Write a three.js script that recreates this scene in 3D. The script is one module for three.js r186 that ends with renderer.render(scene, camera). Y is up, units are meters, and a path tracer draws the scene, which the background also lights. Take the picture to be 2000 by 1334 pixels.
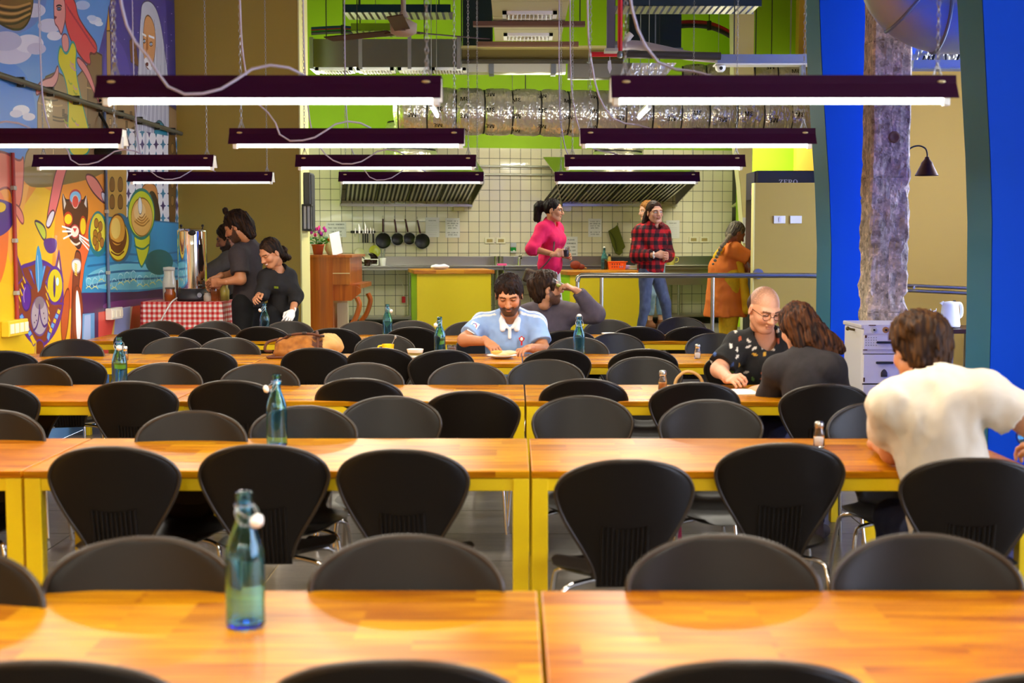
import * as THREE from 'three';
import { RoundedBoxGeometry } from 'three/addons/geometries/RoundedBoxGeometry.js';
import { mergeGeometries } from 'three/addons/utils/BufferGeometryUtils.js';
import { RectAreaLightUniformsLib } from 'three/addons/lights/RectAreaLightUniformsLib.js';

// ---------------------------------------------------------------- camera, sky, exposure
const scene = new THREE.Scene();
const FOCAL = 2600, EYE = 1.53, TILT = Math.atan(195 / FOCAL), YAW = 4 / FOCAL;
const camera = new THREE.PerspectiveCamera(2 * Math.atan(667 / FOCAL) * 180 / Math.PI, 2000 / 1334, 0.05, 120);
camera.position.set(0, EYE, 0);
camera.rotation.order = 'YXZ';
camera.rotation.set(-TILT, YAW, 0);
camera.focus = 11.5;
camera.userData.fStop = 3.6;
scene.add(camera);
scene.background = new THREE.Color().setRGB(4.6, 5.2, 6.8);          // daylight outside the windows behind the camera
const renderer = new THREE.WebGLRenderer({ antialias: true });
renderer.toneMapping = THREE.LinearToneMapping;
renderer.toneMappingExposure = 2.05;
renderer.shadowMap.enabled = true;
RectAreaLightUniformsLib.init();
const LAMP_POWER = 40, KITCHEN_POWER = 44;

// ---------------------------------------------------------------- helpers
const V = (x, y, z) => new THREE.Vector3(x, y, z);
// a place in the room: the direction read from the photograph, at a distance d in front of the camera
function P(px, py, d) {
  const u = (px - 1004) / FOCAL, v = (667 - py) / FOCAL;
  const fwd = Math.cos(TILT) + v * Math.sin(TILT), up = v * Math.cos(TILT) - Math.sin(TILT), s = d / fwd;
  return V(u * s, EYE + up * s, -d);
}
function depthAt(py, y) {                                             // distance at which a level y is seen at that line
  const v = (667 - py) / FOCAL;
  return (y - EYE) * (Math.cos(TILT) + v * Math.sin(TILT)) / (v * Math.cos(TILT) - Math.sin(TILT));
}
const onLevel = (px, py, y) => P(px, py, depthAt(py, y));
let seed = 12345;
const rnd = () => { seed = (seed * 1664525 + 1013904223) >>> 0; return seed / 4294967296; };
const rr = (a, b) => a + (b - a) * rnd();
const lerp = (a, b, t) => a + (b - a) * t;
const clamp = (x, a = 0, b = 1) => Math.min(b, Math.max(a, x));
const smooth = (a, b, x) => { const t = clamp((x - a) / (b - a)); return t * t * (3 - 2 * t); };
function hash3(x, y, z) { let h = (x * 374761393 + y * 668265263 + z * 2147483647) | 0; h = Math.imul(h ^ (h >>> 13), 1274126177); return ((h ^ (h >>> 16)) >>> 0) / 4294967296; }
function noise(x, y, z = 0) {
  const X = Math.floor(x), Y = Math.floor(y), Z = Math.floor(z), f = (t) => t * t * (3 - 2 * t);
  const a = f(x - X), b = f(y - Y), c = f(z - Z);
  const L = (i, j) => lerp(hash3(X, Y + i, Z + j), hash3(X + 1, Y + i, Z + j), a);
  return lerp(lerp(L(0, 0), L(1, 0), b), lerp(L(0, 1), L(1, 1), b), c);
}
const fbm = (x, y, z = 0, n = 4) => { let s = 0, a = 0.5, t = 0; for (let i = 0; i < n; i++) { s += a * noise(x, y, z + i * 7.3); t += a; a *= 0.5; x *= 2.03; y *= 2.03; z *= 2.03; } return s / t; };
const C = (c) => new THREE.Color(c);
const lin = (c) => { const k = new THREE.Color(c); return [k.r, k.g, k.b]; };
const mixc = (a, b, t) => [lerp(a[0], b[0], t), lerp(a[1], b[1], t), lerp(a[2], b[2], t)];
const mat = (color, roughness = 0.6, metalness = 0, more = {}) => new THREE.MeshStandardMaterial({ color: C(color), roughness, metalness, ...more });
const phys = (color, roughness = 0.6, metalness = 0, more = {}) => new THREE.MeshPhysicalMaterial({ color: C(color), roughness, metalness, ...more });
const used = {};
function numbered(name) { const n = used[name] = (used[name] ?? -1) + 1; return n ? name + '_' + String(n).padStart(3, '0') : name; }
function shade(o) { o.traverse((m) => { if (m.isMesh) { m.castShadow = true; m.receiveShadow = true; } }); return o; }
function tag(o, label, category, group) { o.userData = { ...o.userData, label, category }; if (group) o.userData.group = group; return o; }
function thing(name, label, category, pos = [0, 0, 0], turn = 0, group) {
  const o = new THREE.Group(); o.name = numbered(name); scene.add(o);
  if (pos.isVector3) o.position.copy(pos); else o.position.set(...pos);
  o.rotation.y = turn;
  return tag(o, label, category, group);
}
function merge(geos) {
  if (!Array.isArray(geos)) return geos;
  if (geos.length === 1) return geos[0];
  const list = geos.map((g) => { const k = g.index ? g.toNonIndexed() : g; for (const n of Object.keys(k.attributes)) if (!['position', 'normal', 'uv', 'color'].includes(n)) k.deleteAttribute(n); return k; });
  const allUv = list.every((g) => g.attributes.uv), allCol = list.every((g) => g.attributes.color);
  for (const g of list) { if (!allUv) g.deleteAttribute('uv'); if (!allCol) g.deleteAttribute('color'); g.morphAttributes = {}; }
  return mergeGeometries(list, false);
}
function part(name, geos, material, parent) {
  const m = new THREE.Mesh(merge(geos), material); m.name = name; m.castShadow = m.receiveShadow = true;
  parent.add(m); return m;
}
function solo(name, geos, material, label, category, group) { const m = part(numbered(name), geos, material, scene); return tag(m, label, category, group); }
function struct(name, geos, material, parent = scene) { const m = part(name, geos, material, parent); if (parent === scene) m.userData.kind = 'structure'; return m; }
function dup(root, pos, turn, label) { const r = root.clone(); r.name = numbered(root.name.replace(/_\d{3}$/, '')); r.userData = { ...root.userData }; if (pos.isVector3) r.position.copy(pos); else r.position.set(...pos); r.rotation.y = turn; if (label) r.userData.label = label; scene.add(r); return r; }
const box = (w, h, d, x = 0, y = 0, z = 0, r = 0) => { const g = r ? new RoundedBoxGeometry(w, h, d, 2, Math.min(r, w / 2.01, h / 2.01, d / 2.01)) : new THREE.BoxGeometry(w, h, d); g.translate(x, y, z); return g; };
const span = (x0, x1, y0, y1, z0, z1, r = 0) => box(x1 - x0, y1 - y0, z1 - z0, (x0 + x1) / 2, (y0 + y1) / 2, (z0 + z1) / 2, r);
function rod(a, b, r, r2 = r, seg = 10) {
  a = a.isVector3 ? a : V(...a); b = b.isVector3 ? b : V(...b);
  const d = b.clone().sub(a), g = new THREE.CylinderGeometry(r2, r, d.length(), seg, 1);
  g.applyQuaternion(new THREE.Quaternion().setFromUnitVectors(V(0, 1, 0), d.clone().normalize()));
  const c = a.clone().add(b).multiplyScalar(0.5); g.translate(c.x, c.y, c.z); return g;
}
function tube(pts, r, seg = 24, rad = 8, closed = false) { return new THREE.TubeGeometry(new THREE.CatmullRomCurve3(pts.map((p) => p.isVector3 ? p : V(...p)), closed, 'catmullrom', 0.5), seg, r, rad, closed); }
const lathe = (pts, seg = 28) => new THREE.LatheGeometry(pts.map(([x, y]) => new THREE.Vector2(x, y)), seg);
const ball = (r, x = 0, y = 0, z = 0, sx = 1, sy = 1, sz = 1, seg = 16) => { const g = new THREE.SphereGeometry(r, seg, Math.round(seg * 0.7)); g.scale(sx, sy, sz); g.translate(x, y, z); return g; };
function prism(outline, depth, bevel = 0, holes = []) {
  const s = new THREE.Shape(outline.map(([x, y]) => new THREE.Vector2(x, y)));
  for (const h of holes) s.holes.push(new THREE.Path(h.map(([x, y]) => new THREE.Vector2(x, y))));
  return new THREE.ExtrudeGeometry(s, { depth, bevelEnabled: bevel > 0, bevelThickness: bevel, bevelSize: bevel, bevelSegments: 2, curveSegments: 12 });
}
const at = (g, x, y, z, ry = 0, rx = 0, rz = 0) => { if (rx) g.rotateX(rx); if (rz) g.rotateZ(rz); if (ry) g.rotateY(ry); g.translate(x, y, z); return g; };
function uvBox(g, sx = 1, sy = 1) {                                   // uv in metres from the dominant face direction
  g = g.index ? g.toNonIndexed() : g; g.computeVertexNormals();
  const p = g.attributes.position, n = g.attributes.normal, uv = new Float32Array(p.count * 2);
  for (let i = 0; i < p.count; i++) {
    const ax = Math.abs(n.getX(i)), ay = Math.abs(n.getY(i)), az = Math.abs(n.getZ(i));
    const [u, v] = ay >= ax && ay >= az ? [p.getX(i), p.getZ(i)] : ax >= az ? [p.getZ(i), p.getY(i)] : [p.getX(i), p.getY(i)];
    uv[i * 2] = u * sx; uv[i * 2 + 1] = v * sy;
  }
  g.setAttribute('uv', new THREE.BufferAttribute(uv, 2)); return g;
}
function texture(w, h, fn, srgb = true, wrap = true) {
  const a = new Uint8Array(w * h * 4);
  for (let y = 0; y < h; y++) for (let x = 0; x < w; x++) { const c = fn(x / w, y / h), i = (y * w + x) * 4; a[i] = c[0]; a[i + 1] = c[1]; a[i + 2] = c[2]; a[i + 3] = 255; }
  const t = new THREE.DataTexture(a, w, h); t.magFilter = THREE.LinearFilter; t.minFilter = THREE.LinearMipmapLinearFilter; t.generateMipmaps = true;
  if (srgb) t.colorSpace = THREE.SRGBColorSpace; if (wrap) t.wrapS = t.wrapT = THREE.RepeatWrapping; t.needsUpdate = true; return t;
}
function canvasTex(w, h, draw) {
  const c = document.createElement('canvas'); c.width = w; c.height = h; const x = c.getContext('2d'); draw(x, w, h);
  const t = new THREE.CanvasTexture(c); t.colorSpace = THREE.SRGBColorSpace; t.magFilter = THREE.LinearFilter; return t;
}
const hex = (s) => { const n = parseInt(s.slice(1), 16); return [n >> 16, (n >> 8) & 255, n & 255]; };
const ramp = (stops, t) => { for (let i = 1; i < stops.length; i++) if (t <= stops[i][0] || i === stops.length - 1) { const [t0, a] = stops[i - 1], [t1, b] = stops[i]; return mixc(a, b, clamp((t - t0) / (t1 - t0))); } };
const ordinal = (n) => ['first', 'second', 'third', 'fourth', 'fifth', 'sixth', 'seventh', 'eighth', 'ninth', 'tenth', 'eleventh'][n];
const count = (n) => ['zero', 'one', 'two', 'three', 'four', 'five', 'six', 'seven'][n];

// ---------------------------------------------------------------- materials
const woodStops = [[0, hex('#643404')], [0.3, hex('#a25a02')], [0.55, hex('#c88404')], [0.8, hex('#da9e0c')], [1, hex('#e8b624')]];
const woodMap = texture(512, 512, (u, v) => {                         // boards of mixed tone along u, tileable
  const row = Math.floor(v * 8), off = hash3(row, 3, 5), col = Math.floor((u + off) * 3) % 3;
  const tone = hash3(row, col, 9), n = noise(u * 9 + row * 13, v * 150, col * 3), m = fbm(u * 5 + row * 4.1, v * 30, col);
  const e = Math.abs(v * 8 - row - 0.5) > 0.485 ? 0.12 : 0;
  return ramp(woodStops, clamp(0.32 + tone * 0.28 + (n - 0.5) * 0.24 + (m - 0.5) * 0.5 - e));
});
const plankWood = (rep, tint = '#ffffff', rough = 0.25) => { const t = woodMap.clone(); t.repeat.set(...rep); t.needsUpdate = true; return phys(tint, rough, 0, { map: t, specularIntensity: 0.5 }); };
const grainMap = texture(256, 256, (u, v) => { const n = fbm(u * 24, v * 3, 2), m = noise(u * 90, v * 5); return ramp([[0, hex('#7d3a10')], [0.5, hex('#b8651d')], [1, hex('#d78a36')]], clamp(n * 0.8 + m * 0.25)); });
const fineBump = texture(256, 256, (u, v) => { const n = 90 + 90 * fbm(u * 22, v * 22) + 50 * noise(u * 110, v * 110); return [n, n, n]; }, false);
const crinkle = texture(512, 512, (u, v) => { let n = 0; for (let i = 0; i < 3; i++) { const s = 10 * (i + 1); n += Math.abs(noise(u * s * 1.7 + i * 3, v * s * 0.9, i * 5) - 0.5) * 2 / (i + 1); } n = 240 - 130 * n; return [n, n, n]; }, false);
const M = {
  table: plankWood([1, 1]), yellow: phys('#ffd600', 0.42, 0, { clearcoat: 0.15 }),
  chair: phys('#150f0a', 0.38, 0, { specularIntensity: 0.7, bumpMap: fineBump, bumpScale: 0.0004 }), chairRim: phys('#33281d', 0.32), chrome: mat('#e8e6e2', 0.12, 1), steel: mat('#b9b7b0', 0.28, 1),
  galv: mat('#a9adb0', 0.38, 1, { bumpMap: fineBump, bumpScale: 0.0006 }), galvDull: mat('#8b8f94', 0.55, 0.85), foil: mat('#f2ecd8', 0.3, 0.8, { bumpMap: crinkle, bumpScale: 0.018 }),
  lime: mat('#a3d100', 0.62), olive: mat('#b8983a', 0.7), mustard: mat('#d6b03a', 0.66), khaki: mat('#b89c48', 0.64), cream: mat('#f1e79c', 0.6),
  blue: phys('#0058ff', 0.6, 0, { specularIntensity: 0.4 }), teal: mat('#1f6676', 0.6), white: mat('#f2f0ea', 0.45), black: mat('#141312', 0.5), dark: mat('#26272b', 0.55),
  lampShell: phys('#33022a', 0.5, 0, { side: THREE.DoubleSide, specularIntensity: 0.35 }), lampInner: mat('#f4f2ee', 0.4), grey: mat('#77777a', 0.6), cable: mat('#cfc8dc', 0.5), darkWire: mat('#2a2a2c', 0.5, 0.3),
  bottle: phys('#e8faff', 0.03, 0, { transmission: 1, thickness: 0.01, ior: 1.5, attenuationColor: C('#1ea0f2'), attenuationDistance: 0.02 }),
  clear: phys('#ffffff', 0.03, 0, { transmission: 1, thickness: 0.004, ior: 1.48 }), pane: phys('#ffffff', 0, 0, { transmission: 1, thickness: 0, ior: 1.45 }),
  ceramic: phys('#f4efe6', 0.22, 0, { clearcoat: 0.5 }), red: mat('#c8101c', 0.45), orange: mat('#ff6a1a', 0.5), pink: mat('#f0559a', 0.6),
};
// ---------------------------------------------------------------- the room
const WALL_X = -3.52, CORNER = 14.0, CEIL = 5.2, STAGE = 0.36, RIGHT_X = 5.6, BACK = 4.5;
const KT = 0.148, KO = V(0, 0, -19.2);                               // the kitchen stands turned by 8.5 degrees
const K = (a, y, b) => V(KO.x + a * Math.cos(KT) + b * Math.sin(KT), y, KO.z - a * Math.sin(KT) + b * Math.cos(KT));
function KP(px, py, b) {                                              // place on the plane b metres in front of the kitchen wall
  const o = V(0, EYE, 0), d = P(px, py, 10).sub(o), n = V(Math.sin(KT), 0, Math.cos(KT));
  const t = (b - n.dot(o.clone().sub(KO))) / n.dot(d), q = o.add(d.multiplyScalar(t)).sub(KO);
  return { a: q.x * Math.cos(KT) - q.z * Math.sin(KT), y: q.y };
}
{ // floor: dark grey tiles with pale joints
  const bed = struct('floor', [span(WALL_X, RIGHT_X, -0.2, -0.006, -20.5, BACK)], mat('#b09c78', 0.75));
  const S = 0.6, fm = [0, 1, 2, 3].map((i) => { const t = texture(128, 128, (u, v) => { const n = fbm(u * 3 + i * 9, v * 16 + i), k = 62 + 34 * n + 12 * noise(u * 60, v * 60, i); return [k * 1.05, k * 0.98, k * 0.9]; }); return phys('#ffffff', 0.3, 0, { map: t }); });
  const g = box(S - 0.008, 0.012, S - 0.008), far = [];
  for (let i = 0; i < 15; i++) for (let j = 0; j < 33; j++) {
    const x = WALL_X + 0.3 + i * S, z = 1.2 - j * S, seen = -z < 14.4 && -z > 2.4 && Math.abs(x) < -z * 0.42 + 0.5;
    if (x > RIGHT_X) continue;
    if (seen && -z < 12.6) { const m = part('tile', g, fm[Math.floor(rnd() * 4)], bed); m.position.set(x, -0.006, z); } else far.push(g.clone().translate(x, -0.006, z));
  }
  part('tile_field', far, fm[0], bed).userData.kind = 'stuff';
}
struct('ceiling', [span(WALL_X - 0.3, RIGHT_X + 0.3, CEIL, CEIL + 0.2, -20.6, BACK + 0.3)], mat('#b4b0a0', 0.8));
// walls with windows behind the camera and to its right; their panes show again in the glazed tiles
function windowWall(name, first, ws, len, place) {                    // built along x, then placed
  const g = [], f = [], y0 = 0.9, y1 = 3.7, T = 0.25, put = (q) => { q.applyMatrix4(place); return q; };
  g.push(span(0, len, 0, y0, -T, 0), span(0, len, y1, CEIL, -T, 0));
  let x = 0; for (const [a, c] of ws) { g.push(span(x, a, y0, y1, -T, 0)); x = c; } g.push(span(x, len, y0, y1, -T, 0));
  struct(name, g.map(put), mat('#cfc6a4', 0.7));
  ws.forEach(([a, c], i) => {
    const m = (a + c) / 2, w = struct('window_' + (first + i), [span(a, a + 0.06, y0, y1, -0.15, -0.05), span(c - 0.06, c, y0, y1, -0.15, -0.05), span(a, c, y0, y0 + 0.06, -0.15, -0.05), span(a, c, y1 - 0.06, y1, -0.15, -0.05), span(m - 0.03, m + 0.03, y0, y1, -0.15, -0.05), span(a, c, 2.3, 2.36, -0.15, -0.05)].map(put), M.white);
    for (const [p, q] of [[a, m], [m, c]]) for (const [r, s] of [[y0, 2.33], [2.33, y1]]) part('pane', put(span(p, q, r, s, -0.101, -0.099)), M.pane, w);
  });
}
windowWall('wall_back', 9, [], RIGHT_X - WALL_X, new THREE.Matrix4().makeRotationY(Math.PI).setPosition(RIGHT_X, 0, BACK));
windowWall('wall_right', 1, [[7.6, 9.4], [9.8, 11.6], [16.2, 18.0], [18.4, 20.2], [20.6, 22.4]], 25, new THREE.Matrix4().makeRotationY(-Math.PI / 2).setPosition(RIGHT_X, 0, -20.5));
// ---------------------------------------------------------------- left wall with its mural
{
  const Z0 = 7.6, Z1 = CORNER, W = 2048, H = 1700;
  const m = (px, py) => {                                             // a spot of the painting, in canvas pixels along the wall
    const v = (667 - py) / FOCAL, u = (px - 1004) / FOCAL, d = WALL_X * (Math.cos(TILT) + v * Math.sin(TILT)) / u, q = P(px, py, d);
    return [(d - Z0) / (Z1 - Z0) * W, (1 - q.y / CEIL) * H];
  };
  const map = canvasTex(W, H, (x) => {
    x.lineJoin = x.lineCap = 'round';
    const path = (pts, soft, close = true) => {
      const q = pts.map((p) => m(...p)); x.beginPath();
      if (!soft) { q.forEach(([a, b], i) => i ? x.lineTo(a, b) : x.moveTo(a, b)); if (close) x.closePath(); return; }
      const n = q.length, mid = (i, j) => [(q[i][0] + q[j][0]) / 2, (q[i][1] + q[j][1]) / 2];
      if (close) { x.moveTo(...mid(n - 1, 0)); for (let i = 0; i < n; i++) x.quadraticCurveTo(...q[i], ...mid(i, (i + 1) % n)); x.closePath(); }
      else { x.moveTo(...q[0]); for (let i = 1; i < n - 1; i++) x.quadraticCurveTo(...q[i], ...mid(i, i + 1)); x.lineTo(...q[n - 1]); }
    };
    const fill = (c, pts, soft = true, line, lw = 5) => { path(pts, soft); x.fillStyle = c; x.fill(); if (line) { x.strokeStyle = line; x.lineWidth = lw; x.stroke(); } };
    const stroke = (c, lw, pts, soft = true) => { path(pts, soft, false); x.strokeStyle = c; x.lineWidth = lw; x.stroke(); };
    const oval = (cx, cy, rx, ry, n = 14, tilt = 0) => Array.from({ length: n }, (_, i) => { const t = i / n * Math.PI * 2, a = Math.cos(t) * rx, b = Math.sin(t) * ry; return [cx + a * Math.cos(tilt) - b * Math.sin(tilt), cy + a * Math.sin(tilt) + b * Math.cos(tilt)]; });
    const dot = (c, cx, cy, rx, ry = rx, line, lw, tilt) => fill(c, oval(cx, cy, rx * 1.06, ry * 1.06, 14, tilt), true, line, lw);
    x.fillStyle = '#5f97d8'; x.fillRect(0, 0, W, H);
    fill('#3f86dc', [[-60, 120], [60, 120], [80, 330], [-60, 330]]); fill('#6c86c8', [[-60, -60], [100, -60], [80, 60], [-60, 80]]);
    // clouds
    for (const [cx, cy, r, c] of [[20, 100, 40, '#d9d0e4'], [55, 85, 28, '#e9e2ee'], [10, 80, 30, '#c4bdd8'], [70, 95, 18, '#cfc6dc'], [65, 20, 22, '#d5cede'], [95, 50, 22, '#d8d2e4'], [105, 70, 14, '#e6e0ea'], [40, 215, 16, '#f2eef2'], [30, 222, 12, '#dcd8e6'], [55, 228, 12, '#e6e2ec'], [185, 40, 12, '#dfe3f0'], [178, 35, 9, '#c9d4ea'], [160, 10, 14, '#b9c6e6'], [192, 46, 8, '#e8ecf4']]) dot(c, cx, cy, r, r * 0.62);
    fill('#7b5128', [[-40, -30], [66, -30], [60, 40], [30, 66], [-40, 20]], true, '#3a2410'); for (let i = 0; i < 6; i++) stroke(i % 2 ? '#3a2410' : '#c08d4e', 5, [[-20, 4 + i * 7], [18, 18 + i * 7], [58, 6 + i * 5]]);
    // night sky with stars
    fill('#4a3f98', [[222, -40], [352, -40], [352, 330], [330, 300], [196, 250], [188, 116], [205, 50]], false);
    fill('#2a2480', [[320, -40], [352, -40], [352, 280], [336, 250]], false); fill('#5a4cae', [[205, 60], [245, 90], [262, 190], [198, 200]]);
    for (let i = 0; i < 46; i++) { const a = 240 + 108 * hash3(i, 1, 2), b = 10 + 190 * hash3(i, 5, 2); dot('#ece8ff', a, b, 0.5 + hash3(i, 2, 8) * 0.7, 0.8); }
    // old town
    fill('#a88558', [[72, 200], [88, 150], [110, 140], [140, 160], [176, 120], [196, 108], [200, 180], [252, 150], [300, 190], [352, 220], [352, 345], [40, 345], [50, 300], [72, 260]], false, '#5d4220', 4);
    fill('#8a6a42', [[170, 110], [184, 100], [198, 108], [198, 260], [170, 250]], false, '#4a3418', 4); fill('#c19a5e', [[207, 60], [214, 60], [216, 180], [208, 180]], false, '#4a3418', 3); fill('#e0a032', [[207, 60], [211, 12], [214, 60]], false, '#4a3418', 3);
    fill('#7c4f2c', [[252, 80], [262, 70], [270, 130], [254, 120]], false, '#3c2412', 3);
    for (let i = 0; i < 46; i++) { const a = 76 + 250 * hash3(i, 3, 1), b = 165 + 160 * hash3(i, 9, 4); fill(i % 3 ? '#6b4c26' : '#d0ad74', [[a, b], [a + 4, b], [a + 4, b + 13], [a, b + 13]], false, '#4a3418', 2); }
    for (let i = 0; i < 26; i++) { const a = 70 + 250 * hash3(i, 13, 1), b = 160 + 150 * hash3(i, 19, 4); stroke(i % 2 ? '#5a3f1e' : '#caa468', 4, [[a, b], [a + 14, b + 4], [a + 26, b + 2]]); }
    fill('#c89a46', [[206, 330], [246, 330], [246, 430], [208, 430]], false, '#4a3418', 4); for (const [a, b] of [[218, 358], [234, 358], [218, 392], [234, 392]]) fill('#8a5a24', [[a - 5, b + 16], [a - 5, b - 6], [a, b - 14], [a + 5, b - 6], [a + 5, b + 16]], true, '#3c2412', 3);
    // lower background
    fill('#f59a2c', [[-60, 330], [60, 340], [210, 340], [210, 700], [-60, 700]], false); fill('#f6c31a', [[-60, 560], [30, 420], [50, 395], [74, 360], [110, 380], [100, 520], [20, 700], [-60, 700]], false); fill('#ffb54c', [[0, 430], [40, 360], [56, 360], [20, 520]], false); fill('#8c6f34', [[40, 318], [206, 318], [200, 345], [70, 372], [40, 352]]); fill('#f4772c', [[-60, 330], [20, 380], [10, 560], [-60, 600]]); fill('#f3c820', [[-60, 570], [30, 540], [90, 700], [-60, 760]]);
    fill('#ee6a2a', [[128, 560], [165, 430], [206, 400], [200, 560], [160, 700], [120, 700]]); fill('#f8c020', [[96, 640], [140, 600], [130, 720], [86, 720]], false);
    // running figure with red hair and a yellow dress
    fill('#e8474e', [[118, -30], [146, 0], [150, 30], [162, 50], [170, 62], [190, 88], [186, 108], [172, 100], [178, 130], [160, 118], [132, 70], [124, 30]], true, '#6e1430', 5);
    for (let i = 0; i < 12; i++) stroke('#b41f48', 4, [[128 + i * 4, 8 + i * 6], [134 + i * 4, 22 + i * 6], [142 + i * 4, 30 + i * 6]]);
    fill('#f09a92', [[104, -10], [124, -10], [128, 30], [122, 58], [118, 70], [112, 52], [105, 46], [104, 20]], true, '#6e1430', 4); dot('#f4f4fa', 114, 17, 4, 2.4, '#2a1430', 3); dot('#2d62b4', 114, 17, 1.6, 1.8); stroke('#2a1430', 4, [[109, 12], [114, 9], [119, 12]]); fill('#8c2436', [[104, 30], [110, 33], [106, 38]], false);
    fill('#f09a92', [[118, 66], [132, 66], [134, 100], [122, 104]], true, '#6e1430', 3); fill('#e4d222', [[116, 84], [124, 104], [132, 104], [140, 76], [149, 96], [146, 124], [150, 160], [164, 220], [176, 268], [172, 306], [128, 306], [134, 200], [126, 150], [110, 122]], true, '#1f9a94', 6);
    for (let i = 0; i < 16; i++) { const a = 124 + 28 * hash3(i, 2, 3), b = 112 + 170 * hash3(i, 7, 5); stroke(i % 2 ? '#d9a0a4' : '#a8b21a', 5, [[a, b], [a + 3, b + 7], [a + 7, b + 6]]); }
    fill('#f0a098', [[112, 122], [104, 150], [84, 154], [70, 168], [68, 188], [80, 180], [104, 172], [114, 150]], true, '#6e1430', 4); fill('#ee8f8a', [[150, 108], [172, 132], [190, 190], [197, 208], [186, 190], [166, 146], [148, 122]], true, '#6e1430', 4);
    fill('#f2787a', [[110, 320], [134, 318], [124, 345], [112, 400], [98, 444], [88, 440], [98, 380]], true, '#5b1232', 5); fill('#e8e2ec', [[98, 410], [108, 412], [96, 448], [86, 440]], true, '#5b1232', 4); fill('#c4cf3a', [[64, 428], [84, 438], [90, 456], [86, 474], [72, 448]], true, '#3a1450', 5); fill('#5c2a84', [[80, 466], [112, 464], [108, 494], [90, 496]]);
    fill('#f28a7e', [[162, 338], [186, 344], [206, 384], [206, 402], [176, 372]], true, '#5b1232', 5); fill('#f2f2f6', [[196, 372], [208, 380], [208, 402], [198, 390]], true, '#5b1232', 4);
    fill('#f07a66', [[-20, 296], [10, 296], [38, 318], [46, 300], [44, 372], [36, 410], [24, 400], [18, 360], [-20, 380]], true, '#8c2038', 5); fill('#f08a78', [[22, 396], [36, 402], [46, 424], [44, 442], [30, 420]], true, '#8c2038', 4); fill('#4f2a86', [[-20, 384], [26, 396], [30, 420], [18, 452], [-20, 470]]); fill('#f4c81c', [[-20, 392], [12, 396], [8, 416], [-20, 414]]);
    // old man with long white hair
    fill('#c9c9d6', [[276, 4], [292, 0], [306, 18], [316, 60], [322, 110], [328, 150], [330, 250], [326, 292], [300, 300], [280, 292], [262, 290], [266, 200], [270, 110], [272, 60], [274, 30]], true, '#3c3c58', 4);
    for (let i = 0; i < 22; i++) stroke(i % 3 ? '#8c8ca4' : '#f4f4fa', 4, [[274 + i * 2.4, 30 + 130 * hash3(i, 1, 1)], [273 + i * 2.5, 170 + 20 * hash3(i, 2, 2)], [268 + i * 2.7, 260 + 30 * hash3(i, 4, 4)]]);
    fill('#e2a06a', [[280, 40], [288, 26], [300, 44], [304, 80], [300, 120], [290, 138], [282, 126], [278, 90]], true, '#5d2e16', 4); fill('#b86a34', [[286, 60], [290, 96], [284, 100]], true); dot('#eef4fa', 281, 80, 2.6, 3.4, '#40200e', 3); dot('#3b78c0', 281, 80, 1.2, 1.8); dot('#eef4fa', 294, 86, 3, 3.6, '#40200e', 3); dot('#3b78c0', 294, 86, 1.4, 1.8); stroke('#f2f2f8', 7, [[277, 66], [284, 70]]); stroke('#f2f2f8', 7, [[290, 70], [300, 74]]);
    stroke('#7c3f1a', 4, [[286, 72], [284, 104], [288, 108]]); fill('#f4f4fa', [[279, 116], [286, 110], [293, 116], [296, 140], [286, 132]], true); fill('#8c3430', [[282, 124], [289, 122], [288, 130]], true, '#40100c', 3);
    fill('#1f8aa4', [[302, 238], [314, 234], [328, 262], [326, 300], [312, 306], [298, 290]], true, '#12485c', 5); fill('#d08a4c', [[282, 300], [300, 296], [306, 316], [300, 336], [282, 330]], true, '#5d2e16', 4);
    // patterned tiles
    x.save(); path([[246, 250], [352, 270], [352, 440], [246, 430]], false); x.clip(); fill('#f0eef4', [[240, 240], [356, 240], [356, 450], [240, 450]], false);
    for (let i = 0; i < 8; i++) for (let j = 0; j < 9; j++) { const a = 250 + i * 13.5, b = 258 + j * 24; fill((i + j) % 2 ? '#3d2f6e' : '#2a7fa8', [[a, b - 11], [a + 2.4, b - 2], [a + 6, b], [a + 2.4, b + 2], [a, b + 11], [a - 2.4, b + 2], [a - 6, b], [a - 2.4, b - 2]], false); }
    x.restore();
    stroke('#c9c9d6', 26, [[268, 230], [266, 262], [270, 296]]); stroke('#c9c9d6', 22, [[282, 230], [284, 262], [282, 300]]);
    fill('#d08a4c', [[274, 360], [304, 356], [310, 400], [296, 440], [276, 400]], true, '#5d2e16', 4); fill('#33241c', [[286, 374], [304, 372], [316, 436], [298, 436]], true);
    fill('#6c4a26', [[328, 250], [340, 255], [344, 300], [342, 440], [336, 462], [330, 440], [328, 340]], true, '#241408', 5); for (let i = 0; i < 4; i++) dot('#a37a44', 336, 290 + i * 34, 3, 10, '#241408', 3);
    // blue table with wood rings
    fill('#2f97cc', [[206, 424], [352, 436], [352, 566], [268, 572], [158, 574], [164, 520], [190, 430]], false, '#1a5f92', 4); fill('#6fc8e0', [[172, 520], [352, 500], [352, 562], [160, 570]], true);
    for (let i = 0; i < 4; i++) stroke('#1c6fa8', 6, [[170, 500 + i * 20], [230, 494 + i * 17], [290, 500 + i * 15], [350, 492 + i * 16]]);
    for (let i = 0; i < 14; i++) { const a = 172 + i * 12.5, b = 536 + 18 * hash3(i, 3, 3); stroke('#bfe9f4', 3, oval(a, b, 5, 9, 10)); stroke('#f0e68a', 3, [[a - 5, b + 12], [a, b + 6], [a + 6, b + 13]]); }
    fill('#4a1f58', [[158, 572], [268, 570], [352, 560], [352, 660], [160, 660]], false); fill('#7b3a78', [[200, 590], [268, 584], [330, 580], [330, 600], [200, 608]], true);
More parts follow.
